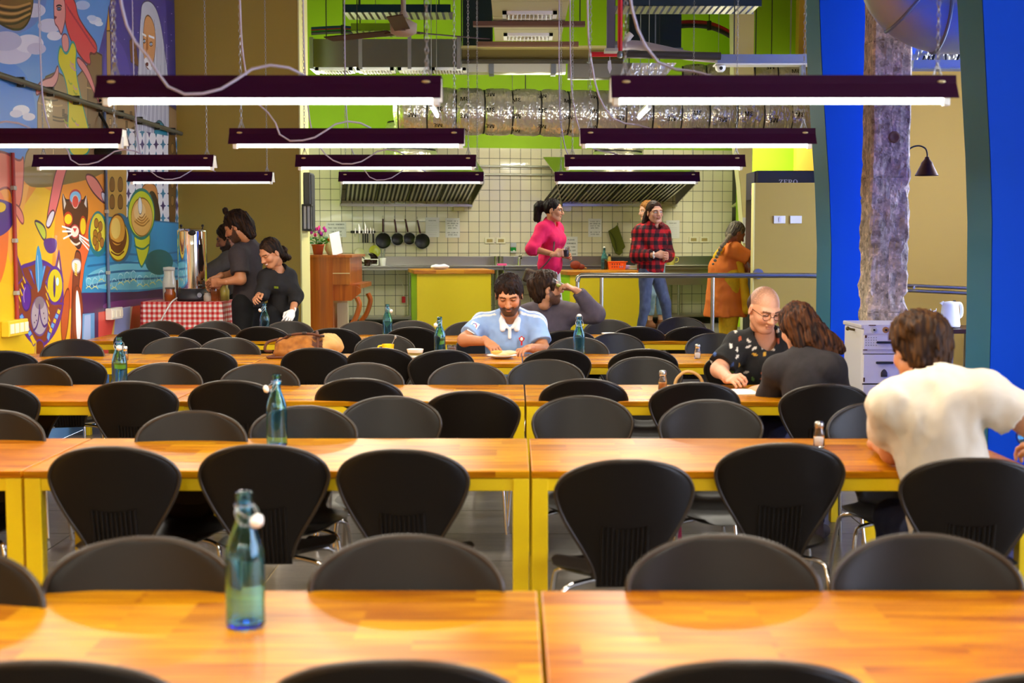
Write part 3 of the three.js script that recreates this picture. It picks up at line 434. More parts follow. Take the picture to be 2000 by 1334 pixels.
// ---------------------------------------------------------------- hanging fluorescent lamps
const glow = new THREE.MeshStandardMaterial({ color: 0xffffff, emissive: C('#f2fff0'), emissiveIntensity: 3.2, roughness: 0.4 });
function tubeLight(parent, len, power, y, col = '#fff6e4', w = 0.08) { const l = new THREE.RectAreaLight(C(col), power, len, w); l.position.set(0, y, 0); l.rotation.x = -Math.PI / 2; l.castShadow = true; l.name = 'tube_light'; parent.add(l); return l; }
const LAMP_L = 1.13, LAMP_LOW = (472 - 193) * LAMP_L / 660 + EYE - 0.012;
{
  const L = LAMP_L, prof = [[-0.078, 0], [-0.046, 0.05], [-0.04, 0.078], [0.04, 0.078], [0.046, 0.05], [0.078, 0], [0.074, 0], [0.042, 0.049], [0.037, 0.075], [-0.037, 0.075], [-0.042, 0.049], [-0.074, 0]];
  const hood = prism(prof, L).translate(0, 0, -L / 2).rotateY(Math.PI / 2);
  const inner = prism([[-0.073, 0.001], [-0.041, 0.0485], [-0.036, 0.074], [0.036, 0.074], [0.041, 0.0485], [0.073, 0.001], [0.072, 0.001], [0.04, 0.0475], [0.035, 0.073], [-0.035, 0.073], [-0.04, 0.0475], [-0.072, 0.001]], L - 0.004).translate(0, 0, -L / 2 + 0.002).rotateY(Math.PI / 2);
  const bulb = rod([-L / 2 + 0.03, 0.001, 0], [L / 2 - 0.03, 0.001, 0], 0.0135, 0.0135, 12);
  const holders = [box(0.022, 0.06, 0.03, L / 2 - 0.02, 0.012, 0, 0.004), box(0.022, 0.06, 0.03, -L / 2 + 0.02, 0.012, 0, 0.004)];
  const slots = [-1, 1].map((s) => at(ball(0.014, 0, 0, 0, 1, 0.36, 0.25, 10), s * (L / 2 - 0.05), 0.056, 0.046));
  const link = new THREE.TorusGeometry(0.0085, 0.0019, 4, 6); link.scale(0.7, 1.35, 1);
  const H = CEIL - LAMP_LOW - 0.078, links = []; for (let y = 0.01, i = 0; y < H; y += 0.019, i++) links.push(at(link.clone(), 0, y + 0.078, 0, i % 2 ? Math.PI / 2 : 0));
  const chain = merge(links), clip = merge([rod([0.018, 0.07, 0], [0, 0.125, 0], 0.0022), rod([-0.018, 0.07, 0], [0, 0.125, 0], 0.0022)]);
  const cords = [[0.86, 0.2], [0.7, 0.32], [0.95, 0.26]].map(([k, sag], v) => tube([[-L * 0.44, H, 0.02], [-L * 0.45, 1.0, 0.03], [-L * 0.42, 0.32, 0.06], [-L * 0.36 + v * 0.03, 0.12, 0.075], [-L * 0.26, 0.035 - sag * 0.05, 0.085], [-L * 0.14, 0.035 - sag * 0.03, 0.08], [-L * 0.03, 0.105, 0.045], [L * 0.07, 0.1, 0.03], [L * 0.1, 0.08, 0.01]], 0.0048, 60, 6));
  const backCord = tube([[-L * 0.46, H, 0.0], [-L * 0.47, 0.9, -0.02], [-L * 0.44, 0.35, -0.05], [-L * 0.36, 0.14, -0.06], [-L * 0.25, 0.1, -0.04], [-L * 0.2, 0.08, -0.01]], 0.0048, 50, 6);
  const slotMat = mat('#e8d8a0', 0.3, 0.6), holderMat = M.white;
  const cols = [['left', -739, -459], ['middle', -339, -59], ['right', 79, 358]], rows = [2.2, 4.45, 6.49, 8.44, 10.49], xs = cols.map(([n, a, b]) => (a + b) / 2 / 280 * L);
  const seen = ['overhead', 'front', 'second', 'third', 'rearmost'];
  [-0.2, -2.6, ...rows].forEach((d, ri) => cols.forEach(([cn], ci) => {
    const r = ri - 2, d2 = d, label = r < 0 ? `${cn} purple fluorescent lamp hanging ${r === -1 ? 'far ' : ''}behind the camera` : `${cn} purple fluorescent lamp with glowing tube in the ${seen[r]} hanging row`;
    const t = thing('hanging_lamp', label, 'lamp', [xs[ci] + (r >= 1 && ci === 0 ? -0.03 : 0), LAMP_LOW, -d2], r === 4 && ci === 0 ? -0.012 : 0, 'purple fluorescent lamps over the tables');
    part('hood', hood, M.lampShell, t); part('reflector', inner, M.lampInner, t); part('tube', bulb, glow, t); for (const g of holders) part('tube_holder', g, holderMat, t); for (const g of slots) part('slot', g, slotMat, t);
    for (const s of [-1, 1]) { part('chain', chain, M.steel, t).position.x = s * (L / 2 - 0.05); part('hanger', clip, M.steel, t).position.x = s * (L / 2 - 0.05); }
    part('power_cord', ci === 2 ? backCord : cords[(ri + ci) % 3], M.cable, t);
    tubeLight(t, L - 0.08, LAMP_POWER, -0.015);
  }));
}
// ---------------------------------------------------------------- bottles, shakers and tableware
const bottleGeo = lathe([[0, 0.004], [0.03, 0.002], [0.037, 0.003], [0.0395, 0.008], [0.0395, 0.06], [0.0402, 0.066], [0.0395, 0.072], [0.0395, 0.135], [0.038, 0.155], [0.033, 0.176], [0.024, 0.199], [0.0175, 0.217], [0.0155, 0.235], [0.0155, 0.243], [0.018, 0.246], [0.018, 0.253], [0.0158, 0.256], [0.0158, 0.268], [0.017, 0.272], [0.015, 0.276], [0.0115, 0.274], [0.0115, 0.235], [0.0145, 0.214], [0.021, 0.196], [0.03, 0.174], [0.0355, 0.152], [0.0368, 0.135], [0.0368, 0.012], [0.03, 0.008], [0, 0.007]], 32);
function bottle(pos, label, o = {}) {
  const t = thing('swing_top_bottle', label, 'bottle', pos, o.turn ?? 0.5, 'blue glass water bottles');
  part('glass', bottleGeo, M.bottle, t);
  part('wire_bail', [tube([[0.019, 0.249, 0], [0.026, 0.235, 0.004], [0.022, 0.215, 0.016], [0, 0.21, 0.022], [-0.022, 0.215, 0.016], [-0.026, 0.235, 0.004], [-0.019, 0.249, 0]], 0.0013, 22, 5), new THREE.TorusGeometry(0.0185, 0.0014, 5, 20).rotateX(Math.PI / 2).translate(0, 0.249, 0), tube(o.open ? [[0.019, 0.25, 0], [0.024, 0.24, 0.012], [0.012, 0.228, 0.03], [-0.012, 0.228, 0.03], [-0.024, 0.24, 0.012], [-0.019, 0.25, 0]] : [[0.019, 0.25, 0], [0.023, 0.268, 0], [0.014, 0.288, 0], [0, 0.292, 0], [-0.014, 0.288, 0], [-0.023, 0.268, 0], [-0.019, 0.25, 0]], 0.0012, 22, 5)], M.steel, t);
  const st = lathe([[0, 0], [0.011, 0.001], [0.015, 0.006], [0.015, 0.012], [0.009, 0.019], [0, 0.02]], 16); if (o.open) st.rotateX(1.9).translate(0, 0.224, 0.03); else st.translate(0, 0.273, 0);
  part('stopper', st, M.ceramic, t); if (o.tilt) t.rotation.z = o.tilt; return t;
}
const tableTop = (px, py) => { const p = onLevel(px, py, TOP); p.y = TOP + 0.001; return p; };
bottle(tableTop(480, 1224), 'blue swing-top bottle nearest the camera on the front table', { open: true, turn: 0.9 });
bottle(tableTop(541, 872), 'blue swing-top bottle on the middle table of the second row', { open: true, turn: -1.2 });
bottle(tableTop(234, 760), 'blue swing-top bottle on the left table of the third row', { open: true, turn: 0.3 });
bottle(tableTop(859, 699), 'blue swing-top bottle left of the man in the pale blue shirt', { open: true, turn: -0.7 });
bottle(tableTop(1131, 698), 'closed blue swing-top bottle right of the man in the pale blue shirt', { turn: 0.2 });
bottle(tableTop(517, 659), 'blue swing-top bottle before the woman in black', { open: true, turn: -1 });
bottle(tableTop(757, 661), 'blue swing-top bottle on the rearmost row before the piano', { open: true, turn: 1.0 });
{ const b = tableTop(1996, 873); const t = bottle([b.x, b.y + 0.04, b.z], 'blue bottle lying at the right elbow of the man in white'); t.rotation.set(0, 0.4, -Math.PI / 2); }
function shaker(pos, label, fillMat, h = 0.1) {
  const t = thing('salt_shaker', label, 'shaker', pos, 0, 'glass shakers on the tables'), s = h / 0.1;
  part('jar', [lathe([[0, 0.002], [0.019, 0.001], [0.021, 0.005], [0.021, 0.05], [0.0165, 0.066], [0.0155, 0.08], [0.0135, 0.08], [0.0145, 0.064], [0.019, 0.048], [0.019, 0.007], [0, 0.006]], 20).scale(s, s, s)], M.clear, t);
  part('filling', [lathe([[0, 0.0075], [0.0185, 0.0085], [0.0185, 0.036], [0.01, 0.04], [0, 0.041]], 18).scale(s, s, s)], fillMat, t);
  part('cap', [lathe([[0.0165, 0.078], [0.0175, 0.079], [0.0175, 0.092], [0.014, 0.098], [0, 0.1]], 18).scale(s, s, s)], M.steel, t);
}
const salt = mat('#f6f4ee', 0.8), spice = mat('#b26a28', 0.8);
shaker(tableTop(1599, 874), 'glass salt shaker on the right table of the second row', salt);
shaker(tableTop(1294, 764), 'glass shaker of brown spice on the third table row', spice, 0.11);
shaker(tableTop(1362, 701), 'glass salt shaker on the right table of the fourth row', salt);
shaker(tableTop(244, 706), 'glass spice shaker beside the bottle on the fourth row', spice);
{
  const p = tableTop(758, 692), t = thing('mug', 'yellow mug with a spoon on the fourth table row', 'mug', p, 0.2);
  part('cup', [lathe([[0, 0.003], [0.03, 0.002], [0.038, 0.02], [0.043, 0.07], [0.041, 0.07], [0.036, 0.02], [0.028, 0.006], [0, 0.006]], 24)], phys('#f6d21c', 0.25, 0, { clearcoat: 0.4 }), t);
  part('handle', [tube([[-0.04, 0.06, 0], [-0.066, 0.055, 0], [-0.066, 0.03, 0], [-0.037, 0.022, 0]], 0.006, 16, 8)], phys('#f6d21c', 0.25), t); part('spoon', [rod([0.0, 0.01, 0], [0.05, 0.115, 0], 0.0028, 0.0022), ball(0.008, 0.052, 0.118, 0, 1, 1.4, 0.4)], M.steel, t);
  const q = tableTop(811, 701), b = thing('bowl', 'white patterned bowl on saucer between mug and bottle', 'bowl', q);
  part('bowl_body', [lathe([[0, 0.012], [0.03, 0.01], [0.032, 0.016], [0.05, 0.04], [0.057, 0.065], [0.055, 0.065], [0.047, 0.042], [0.028, 0.018], [0, 0.017]], 28)], M.ceramic, b); part('saucer', [lathe([[0, 0.001], [0.035, 0], [0.062, 0.009], [0.064, 0.012], [0.036, 0.005], [0, 0.005]], 28)], M.ceramic, b);
  part('band', [lathe([[0.0385, 0.024], [0.0465, 0.034], [0.0515, 0.042], [0.0495, 0.043], [0.044, 0.034]], 28)], mat('#8a7a34', 0.6), b);
  const c = tableTop(882, 699), d = thing('glass_of_juice', 'dark red tumbler right of the bottle on the fourth row', 'tumbler', c);
  part('tumbler', [lathe([[0, 0.002], [0.028, 0.001], [0.033, 0.085], [0.031, 0.085], [0.026, 0.006], [0, 0.006]], 24)], M.clear, d); part('drink', [lathe([[0, 0.008], [0.0255, 0.009], [0.0295, 0.07], [0, 0.071]], 24)], mat('#3a0c14', 0.3), d);
  const e = tableTop(1190, 661), s = thing('bowl', 'small white bowl on the rearmost table row', 'bowl', e);
  part('bowl_body', [lathe([[0, 0.006], [0.03, 0.003], [0.055, 0.025], [0.062, 0.04], [0.066, 0.042], [0.06, 0.044], [0.05, 0.028], [0.028, 0.01], [0, 0.01]], 28)], M.ceramic, s);
  const f = tableTop(980, 700), pl = thing('plate', 'white plate in front of the man in pale blue', 'plate', f);
  part('dish', [lathe([[0, 0.004], [0.06, 0.003], [0.07, 0.008], [0.1, 0.02], [0.103, 0.022], [0.1, 0.024], [0.068, 0.012], [0, 0.009]], 36)], M.ceramic, pl);
  const fo = thing('sandwich', 'flatbread sandwich on the white plate', 'food', [f.x, f.y + 0.011, f.z]); part('bread', [ball(0.06, 0.01, 0.022, 0.0, 1.25, 0.3, 0.75), ball(0.05, 0.05, 0.028, 0.01, 1, 0.3, 0.7)], mat('#f0d29a', 0.85), fo); part('filling', [ball(0.045, -0.03, 0.03, 0.015, 1, 0.3, 0.7)], mat('#d8a24a', 0.8), fo);
  const n = tableTop(1468, 766), pp = solo('newspaper', [box(0.34, 0.004, 0.24, 0, 0.002, 0)], mat('#f4efe2', 0.8), 'white paper sheet between the bald man and the dark-haired woman', 'paper'); pp.position.copy(n); pp.rotation.y = 0.1;
}
{ // handbag with a round handle on a chair of the third row, and a crimson bag on the floor
  const p = P(1346, 744, 7.34), t = thing('handbag', 'beige handbag with looped handle on chair beyond third row', 'bag', [p.x, 0.47, p.z]);
  part('bag', [lathe([[0, 0], [0.11, 0.01], [0.14, 0.08], [0.12, 0.2], [0.1, 0.24], [0, 0.245]], 24).scale(1, 1, 0.55)], mat('#8a6a3c', 0.8), t); part('handle', [tube([[-0.085, 0.22, 0.03], [-0.075, 0.3, 0.03], [-0.02, 0.345, 0.03], [0.05, 0.32, 0.03], [0.085, 0.24, 0.03]], 0.009, 24, 8)], mat('#c69a5c', 0.6), t);
  const q = P(1283, 850, 5.75), b = thing('bag', 'crimson cloth bag hanging between the second row chairs', 'bag', [q.x, 0.002, q.z]); part('cloth', [lathe([[0, 0.0], [0.1, 0.01], [0.12, 0.1], [0.11, 0.3], [0.07, 0.45], [0.03, 0.55], [0, 0.56]], 20).scale(1, 1, 0.7)], mat('#b0104a', 0.8), b); part('strap', [tube([[-0.03, 0.53, 0], [-0.04, 0.62, 0.0], [0.04, 0.62, 0], [0.03, 0.53, 0]], 0.007, 16, 6)], mat('#7a0c34', 0.7), b);
}
// ---------------------------------------------------------------- kitchen
function kthing(name, label, category, px, py, b, group) { const q = KP(px, py, b); const t = thing(name, label, category, K(q.a, q.y, b), KT, group); t.userData.q = undefined; delete t.userData.q; return t; }
const ka = (px, b, py = 500) => KP(px, py, b).a, ky = (py, b, px = 1000) => KP(px, py, b).y;
const satin = mat('#a8a69c', 0.3, 1, { bumpMap: fineBump, bumpScale: 0.0003 }), CTOP = ky(519, 0.62), kitchenGlow = new THREE.MeshStandardMaterial({ color: 0xffffff, emissive: C('#fbfff0'), emissiveIntensity: 3.4, roughness: 0.4 });
{ // steel worktop with upstand, basins and frame; a left and a right unit
  for (const [p0, p1, label] of [[606, 984, 'long stainless worktop with upstand below the left hood'], [985, 1440, 'stainless worktop with taps below the right hood']]) {
    const a0 = ka(p0, 0.62), a1 = ka(p1, 0.62), w = a1 - a0, t = thing('kitchen_worktop', label, 'worktop', K((a0 + a1) / 2, STAGE, 0), KT, 'stainless worktops'), h = CTOP - STAGE;
    part('top', [box(w, 0.035, 0.62, 0, h - 0.0175, 0.31, 0.004), box(w, 0.05, 0.02, 0, h - 0.035, 0.61, 0.004)], satin, t); part('upstand', [box(w, 0.13, 0.02, 0, h + 0.06, 0.03, 0.004)], satin, t);
    for (const s of p0 === 606 ? [-0.47, 0.02, 0.47] : [-0.47, -0.1, 0.25, 0.47]) for (const z of [0.1, 0.56]) part('leg', rod([s * w, 0, z], [s * w, h - 0.03, z], 0.02), M.steel, t);
    part('shelf', [box(w * 0.94, 0.03, 0.5, 0, 0.115, 0.33)], satin, t);
    if (p0 === 606) part('basin', [box(0.36, 0.2, 0.4, ka(666, 0.6) - (a0 + a1) / 2 - 0.06, h - 0.14, 0.34, 0.03)], satin, t); else part('basin', [box(0.7, 0.24, 0.46, ka(1030, 0.6) - (a0 + a1) / 2, h - 0.16, 0.36, 0.03)], satin, t);
    if (p0 !== 606) part('panel', [box(1.1, 0.22, 0.02, w / 2 - 0.75, h - 0.17, 0.58)], satin, t);
  }
}
function hood(p0, p1, label, shL = 0, shR = 0) {                                        // sloping extractor hood: front edge high, rear edge low
  const bF = 1.42, bR = 0.02, a0 = ka(p0[0], bF, 358), a1 = ka(p0[1], bF, 358), w = a1 - a0, yF = ky(357, bF, (p0[0] + p0[1]) / 2), yR = ky(401, bR, (p0[0] + p0[1]) / 2) , top = yF + 0.26;
  const t = thing('extractor_hood', label, 'hood', K((a0 + a1) / 2, 0, 0), KT, 'stainless extractor hoods'), h = w / 2;
  const sidePoly = [[bR, yR], [bF, yF], [bF, yF + 0.14], [bR + 0.45, top + 0.1], [bR, top + 0.1]];
  for (const s of [-1, 1]) part('side_panel', [prism(sidePoly, 0.012).rotateY(-Math.PI / 2).translate(s * h + (s > 0 ? 0 : 0.012), 0, 0)].map((g) => { const p = g.attributes.position; for (let i = 0; i < p.count; i++) p.setX(i, p.getX(i) + (s < 0 ? shL : shR) * (1 - p.getZ(i) / bF)); g.computeVertexNormals(); return g; }), M.steel, t);
  part('front_panel', [box(w, 0.14, 0.012, 0, yF + 0.07, bF)], M.steel, t); part('front_rim', [box(w, 0.022, 0.04, 0, yF, bF - 0.02, 0.004)], M.steel, t); part('rear_rim', [span(-h + shL, h + shR, yR - 0.018, yR + 0.018, bR + 0.005, bR + 0.055)], M.steel, t);
  const slope = Math.atan2(yF - yR, bF - bR), len = Math.hypot(yF - yR, bF - bR) - 0.16; part('roof', [at(box(w, 0.012, 1.12, 0, 0, 0), 0, top - 0.02, 0.92, 0, 0.28)], M.steel, t);
  const n = 4, fw = (w - 0.12) / n; for (let i = 0; i < n; i++) {
    const f = part('grease_filter', [at(box(fw - 0.02, 0.012, len), (i - (n - 1) / 2) * fw, (yF + yR) / 2 + 0.05, (bF + bR) / 2, 0, -slope)], mat('#1a1812', 0.5, 0.5), t), sl = [];
    for (let k = 0; k < 7; k++) sl.push(at(box(0.026, 0.02, len - 0.02), (i - (n - 1) / 2) * fw + (k - 3) * (fw - 0.03) / 7, (yF + yR) / 2 + 0.034, (bF + bR) / 2, 0, -slope));
    part('baffle', sl, M.steel, f).userData.kind = 'stuff';
  }
  part('drip_cup', [box(0.16, 0.06, 0.1, h - 0.2, yR - 0.05, 0.06, 0.01)], mat('#d8c890', 0.5), t);
  // slanting supports on the wall
}
hood([667, 946], [661, 919], 'left steel extractor hood with dark baffle filters'); hood([1086, 1361], [0, 0], 'right steel extractor hood above the women', 0.34, 0.1);
{ // pipes on the tiles between the hoods
  for (const [py, i] of [[325, 0], [341, 1]]) { const y = ky(py, 0.05), t = solo('gas_pipe', [rod([ka(930, 0.05), 0, 0], [ka(1105, 0.05), 0, 0], 0.016)], mat('#c9c8bc', 0.4, 0.5), i ? 'lower pale pipe between the hoods on the tiles' : 'upper pale pipe between the hoods on the tiles', 'pipe', 'pipes between the hoods'); t.position.copy(K(0, y, 0.05)); t.rotation.y = KT; }
}
// frying pans
[[748, 470, 0.115, 0.0, 443], [776, 467, 0.09, 0.14, 443], [799, 466, 0.089, 0.2, 443], [824, 471, 0.112, 0.22, 443]].forEach(([px, py, r, lean, hy], i) => {
  const t = kthing('frying_pan', ['black frying pan, leftmost of four hanging on the tiles', 'small black frying pan, second from left', 'small black frying pan, third from left', 'black frying pan, rightmost of four on the tiles'][i], 'pan', px, py, 0.05, 'frying pans on the tiles');
  part('pan', [lathe([[0, 0], [r * 0.8, 0], [r * 0.84, 0.004], [r * 0.99, 0.036], [r * 0.965, 0.037], [r * 0.8, 0.008], [0, 0.006]], 36).rotateX(Math.PI / 2)], mat('#1a1a18', 0.35, 0.3), t); part('rim', [new THREE.TorusGeometry(r * 0.985, 0.004, 6, 40).translate(0, 0, 0.037)], M.steel, t);
  const dy = r, hl = 0.19, c = V(-Math.sin(lean) * dy, Math.cos(lean) * dy, 0.02), e = V(-Math.sin(lean) * (dy + hl), Math.cos(lean) * (dy + hl), 0.04);
  part('handle', [tube([c, c.clone().lerp(e, 0.35).add(V(0, 0, 0.015)), c.clone().lerp(e, 0.7).add(V(0, 0, 0.012)), e], 0.012, 18, 8)], mat('#4c0f2c', 0.4), t); part('ferrule', [rod(c.clone().lerp(e, -0.06), c.clone().lerp(e, 0.1), 0.013)], M.steel, t);
  part('hook', [tube([e.clone(), e.clone().add(V(0, 0.02, 0.005)), e.clone().add(V(0, 0.05, -0.03)), e.clone().add(V(0, 0.03, -0.05))], 0.003, 10, 5)], M.steel, t);
});
{ // knives on their magnetic bar
  const t = kthing('knife_rack', 'black magnetic bar holding the knives', 'knife rack', 709, 453, 0.012); part('bar', [box(0.34, 0.035, 0.014, 0, 0, 0.007, 0.003)], M.black, t); for (const s of [-0.16, 0.16]) part('end_cap', [rod([s, 0, 0.008], [s, 0, 0.02], 0.018)], M.dark, t);
  [[694, 445, 462, 0.012, 0], [702, 437, 474, 0.026, 0], [709, 446, 474, 0.01, 1], [713.5, 434, 474, 0.02, 1], [718, 445, 474, 0.012, 1], [724, 443, 474, 0.014, 0], [729, 445, 474, 0.012, 1]].forEach(([px, y0, y1, bw, blk], i) => {
    const q = KP(px, 453, 0.03), up = ky(y0, 0.03) - q.y, dn = ky(y1, 0.03) - q.y, k = thing('kitchen_knife', `kitchen knife with ${blk ? 'black' : 'steel'} handle, ${ordinal(i)} from left on the bar`, 'knife', K(q.a, q.y, 0.03), KT, 'knives on the magnetic bar');
    part('blade', [prism([[-bw / 2, -0.02], [bw / 2, -0.02], [bw / 2, up * 0.5], [-bw / 2 + 0.002, up]], 0.002)], M.chrome, k); part('grip', [box(0.02, -dn - 0.02, 0.016, 0, (dn - 0.02) / 2, 0, 0.006)], blk ? M.black : mat('#cfcabc', 0.4, 0.3), k);
  });
}
// notices taped to the tiles
function notice(p0, p1, lines, label, size = 0.1, big = true) {
  const c = KP((p0[0] + p1[0]) / 2, (p0[1] + p1[1]) / 2, 0.018), w = ka(p1[0], 0.018) - ka(p0[0], 0.018), h = ky(p0[1], 0.018) - ky(p1[1], 0.018);
  const map = canvasTex(320, Math.round(320 * h / w), (x, W, H) => { x.fillStyle = '#e9e6e6'; x.fillRect(0, 0, W, H); x.fillStyle = '#3a3a40'; x.textAlign = 'center'; x.textBaseline = 'middle'; x.font = `bold ${Math.round(W * size)}px monospace`; const n = lines.length; lines.forEach((l, i) => x.fillText(l, W / 2, H * (0.16 + 0.7 * (i / Math.max(1, n - 1))), W * 0.88)); });
  const g = new THREE.PlaneGeometry(w, h).translate(0, 0, 0.0016), t = thing('wall_notice', label, 'notice', K(c.a, c.y, 0.018), KT, 'paper notices on the tiles'); part('sheet', [box(w, h, 0.0025)], mat('#e9e6e6', 0.5), t); part('print', g, mat('#ffffff', 0.5, 0, { map }), t);
}
notice([637, 434], [676, 463], ['PLEASE REMEMBER', 'THAT OUR DISHES', "CAN'T WASH", 'THEMSELVES'], 'wide paper notice about washing dishes, left of the knives', 0.092);
const small = ['PLEASE DON\'T', 'PUT HOT POTS', 'ON THE COUNTER', '', 'USE THE BOARDS', 'AND CLEAN THEM', 'WHEN DONE'].map((s, i) => ['PLEASE USE A', 'DRY BOARD ON', 'EACH OF THE', 'WORK TOPS.', '', 'AND CLEAN UP', 'AFTER EACH', 'USE.'][i] ?? '');
notice([831, 425], [858, 463], ['GUIDELINES', '-', '............', '............', '............', '............', '............'], 'finely printed paper notice right of the frying pans', 0.09);
notice([870, 426], [898, 464], small, 'paper notice left of the window reflections on the tiles', 0.105);
notice([1149, 427], [1175, 463], small, 'paper notice between the pink woman and the oven mitt', 0.105); notice([1301, 430], [1327, 466], ['GUIDELINES', '-', '............', '............', '............', '............', '............'], 'finely printed notice right of the woman in plaid', 0.09);
notice([1103, 462], [1128, 502], ['PLEASE', 'REMEMBER', 'TO TURN', 'OVEN OFF', 'WHEN DONE'], 'paper notice about the oven beside the pink woman', 0.15);
// sockets, dispensers
[[956, 470, 'left of two cream sockets below the left hood'], [978, 470, 'right of two cream sockets below the left hood'], [1354, 468, 'left of two cream sockets near the orange woman'], [1375, 468, 'right of two cream sockets near the orange woman']].forEach(([px, py, l]) => { const t = kthing('power_socket', l, 'socket', px, py, 0.014, 'cream sockets on the tiles'); part('plate', [box(0.135, 0.085, 0.02, 0, 0, 0.01, 0.004)], mat('#efe8cc', 0.4), t); part('insert', [box(0.085, 0.045, 0.006, 0, 0, 0.022)], mat('#b09a5c', 0.5), t); });
[[661, 486, '#f23a72', 'soap dispenser with pink soap above the dish rack'], [1002, 484, '#0d8a2c', 'soap dispenser with green soap above the tap'], [1031, 484, '#f2304a', 'soap dispenser with red soap behind the pink woman']].forEach(([px, py, c, l]) => { const t = kthing('soap_dispenser', l, 'dispenser', px, py, 0.014, 'soap dispensers on the tiles'); part('tank', [box(0.085, 0.065, 0.05, 0, 0.04, 0.025, 0.008)], mat('#b9bcc4', 0.3), t); part('soap', [box(0.08, 0.05, 0.045, 0, -0.02, 0.024, 0.006)], phys(c, 0.2), t); part('spout', [box(0.085, 0.03, 0.055, 0, -0.06, 0.028, 0.01)], mat('#c9ccc8', 0.35), t); part('button', [ball(0.014, 0.005, -0.045, 0.055, 1, 1, 0.5)], M.white, t); });
{ // dish rack with dishes
  const a = ka(716, 0.35), t = thing('dish_rack', 'white dish rack on the left worktop', 'dish rack', K(a, CTOP, 0.35), KT);
  part('tray', [box(0.3, 0.012, 0.26, 0, 0.012, 0, 0.004)], M.white, t); for (const s of [-1, 1]) { part('rail', rod([-0.16, 0.09, s * 0.13], [0.16, 0.09, s * 0.13], 0.006), M.white, t); part('end', [box(0.012, 0.08, 0.26, s * 0.15, 0.05, 0, 0.004)], M.white, t); }
  const at2 = (dx, y, dz) => K(a + dx, CTOP + y, 0.35 + dz);
  const bowl = (dx, y, dz, r, c, l, rx, rz) => { const o = solo('bowl', [lathe([[0, 0], [r * 0.5, 0.004], [r, r * 0.55], [r * 0.95, r * 0.55], [r * 0.45, 0.012], [0, 0.008]], 22).rotateX(rx).rotateZ(rz)], phys(c, 0.25), l, 'bowl', 'dishes in the rack'); o.position.copy(at2(dx, y, dz)); };
  bowl(-0.09, 0.17, 0.0, 0.07, '#e8ddc0', 'cream bowl tipped at the left of the rack', 1.2, 0.4); bowl(0.0, 0.17, 0.03, 0.085, '#f4eed6', 'large pale bowl turned over in the rack', 2.7, 0.3); bowl(-0.01, 0.12, 0.08, 0.07, '#f2ecd8', 'pale bowl leaning at the front of the rack', 1.9, -0.3); bowl(0.1, 0.13, 0.04, 0.085, '#2c1410', 'dark brown bowl leaning in the rack', 2.2, -0.6); bowl(-0.09, 0.1, 0.06, 0.06, '#341a14', 'small dark bowl low in the rack', 2.2, 0.4);
  const pl = solo('plate', [lathe([[0, 0], [0.05, 0], [0.085, 0.012], [0.083, 0.015], [0.05, 0.005], [0, 0.005]], 26).rotateX(1.45).rotateY(0.5)], phys('#c9cf2a', 0.3), 'lime green plate standing in the dish rack', 'plate', 'dishes in the rack'); pl.position.copy(at2(0.11, 0.2, -0.04));
  const mg = thing('mug', 'dark mug in front of the dish rack', 'mug', K(a - 0.0, CTOP, 0.52), KT); part('cup', [lathe([[0, 0], [0.04, 0], [0.045, 0.09], [0.041, 0.09], [0.037, 0.006], [0, 0.005]], 22)], phys('#30120e', 0.25), mg); part('handle', [tube([[0.042, 0.075, 0], [0.07, 0.065, 0], [0.066, 0.03, 0], [0.04, 0.02, 0]], 0.006, 14, 6)], phys('#30120e', 0.25), mg);
  const cu = thing('cutlery_cup', 'white cup of cutlery right of the dish rack', 'cup', K(a + 0.22, CTOP, 0.42), KT); part('cup', [lathe([[0, 0], [0.035, 0], [0.05, 0.11], [0.047, 0.11], [0.033, 0.006], [0, 0.005]], 22)], M.white, cu); for (let i = 0; i < 5; i++) part('utensil', rod([rr(-0.02, 0.02), 0.02, rr(-0.02, 0.02)], [rr(-0.06, 0.06), 0.2 + rr(0, 0.05), rr(-0.03, 0.03)], 0.005), M.steel, cu);
}
{ // tap, steel caddy, sponge
  const f = thing('kitchen_tap', 'chrome tap on the right worktop', 'tap', K(ka(1014, 0.3), CTOP, 0.3), KT); part('body', rod([0, 0, 0], [0, 0.09, 0], 0.024, 0.018), M.chrome, f); part('spout', [tube([[0, 0.08, 0], [0.0, 0.13, 0.02], [0.01, 0.14, 0.08], [0.01, 0.1, 0.12]], 0.012, 16, 8)], M.chrome, f); part('lever', [rod([0, 0.1, 0], [0.03, 0.15, -0.01], 0.008), ball(0.014, 0.03, 0.15, -0.01)], M.chrome, f);
  const c = thing('steel_caddy', 'two joined steel canisters beside the sponge', 'canister', K(ka(974, 0.35), CTOP, 0.35), KT); for (const s of [-0.032, 0.032]) part('canister', [lathe([[0, 0], [0.03, 0], [0.032, 0.13], [0.029, 0.13], [0.027, 0.006], [0, 0.005]], 20).translate(s, 0, 0)], M.steel, c);
  const sp = solo('sponge', [box(0.13, 0.03, 0.08, 0, 0.015, 0, 0.008)], M.pink, 'pink sponge cloth on the worktop edge', 'sponge'); sp.position.copy(K(ka(980, 0.55), CTOP, 0.55)); sp.rotation.y = KT;
}
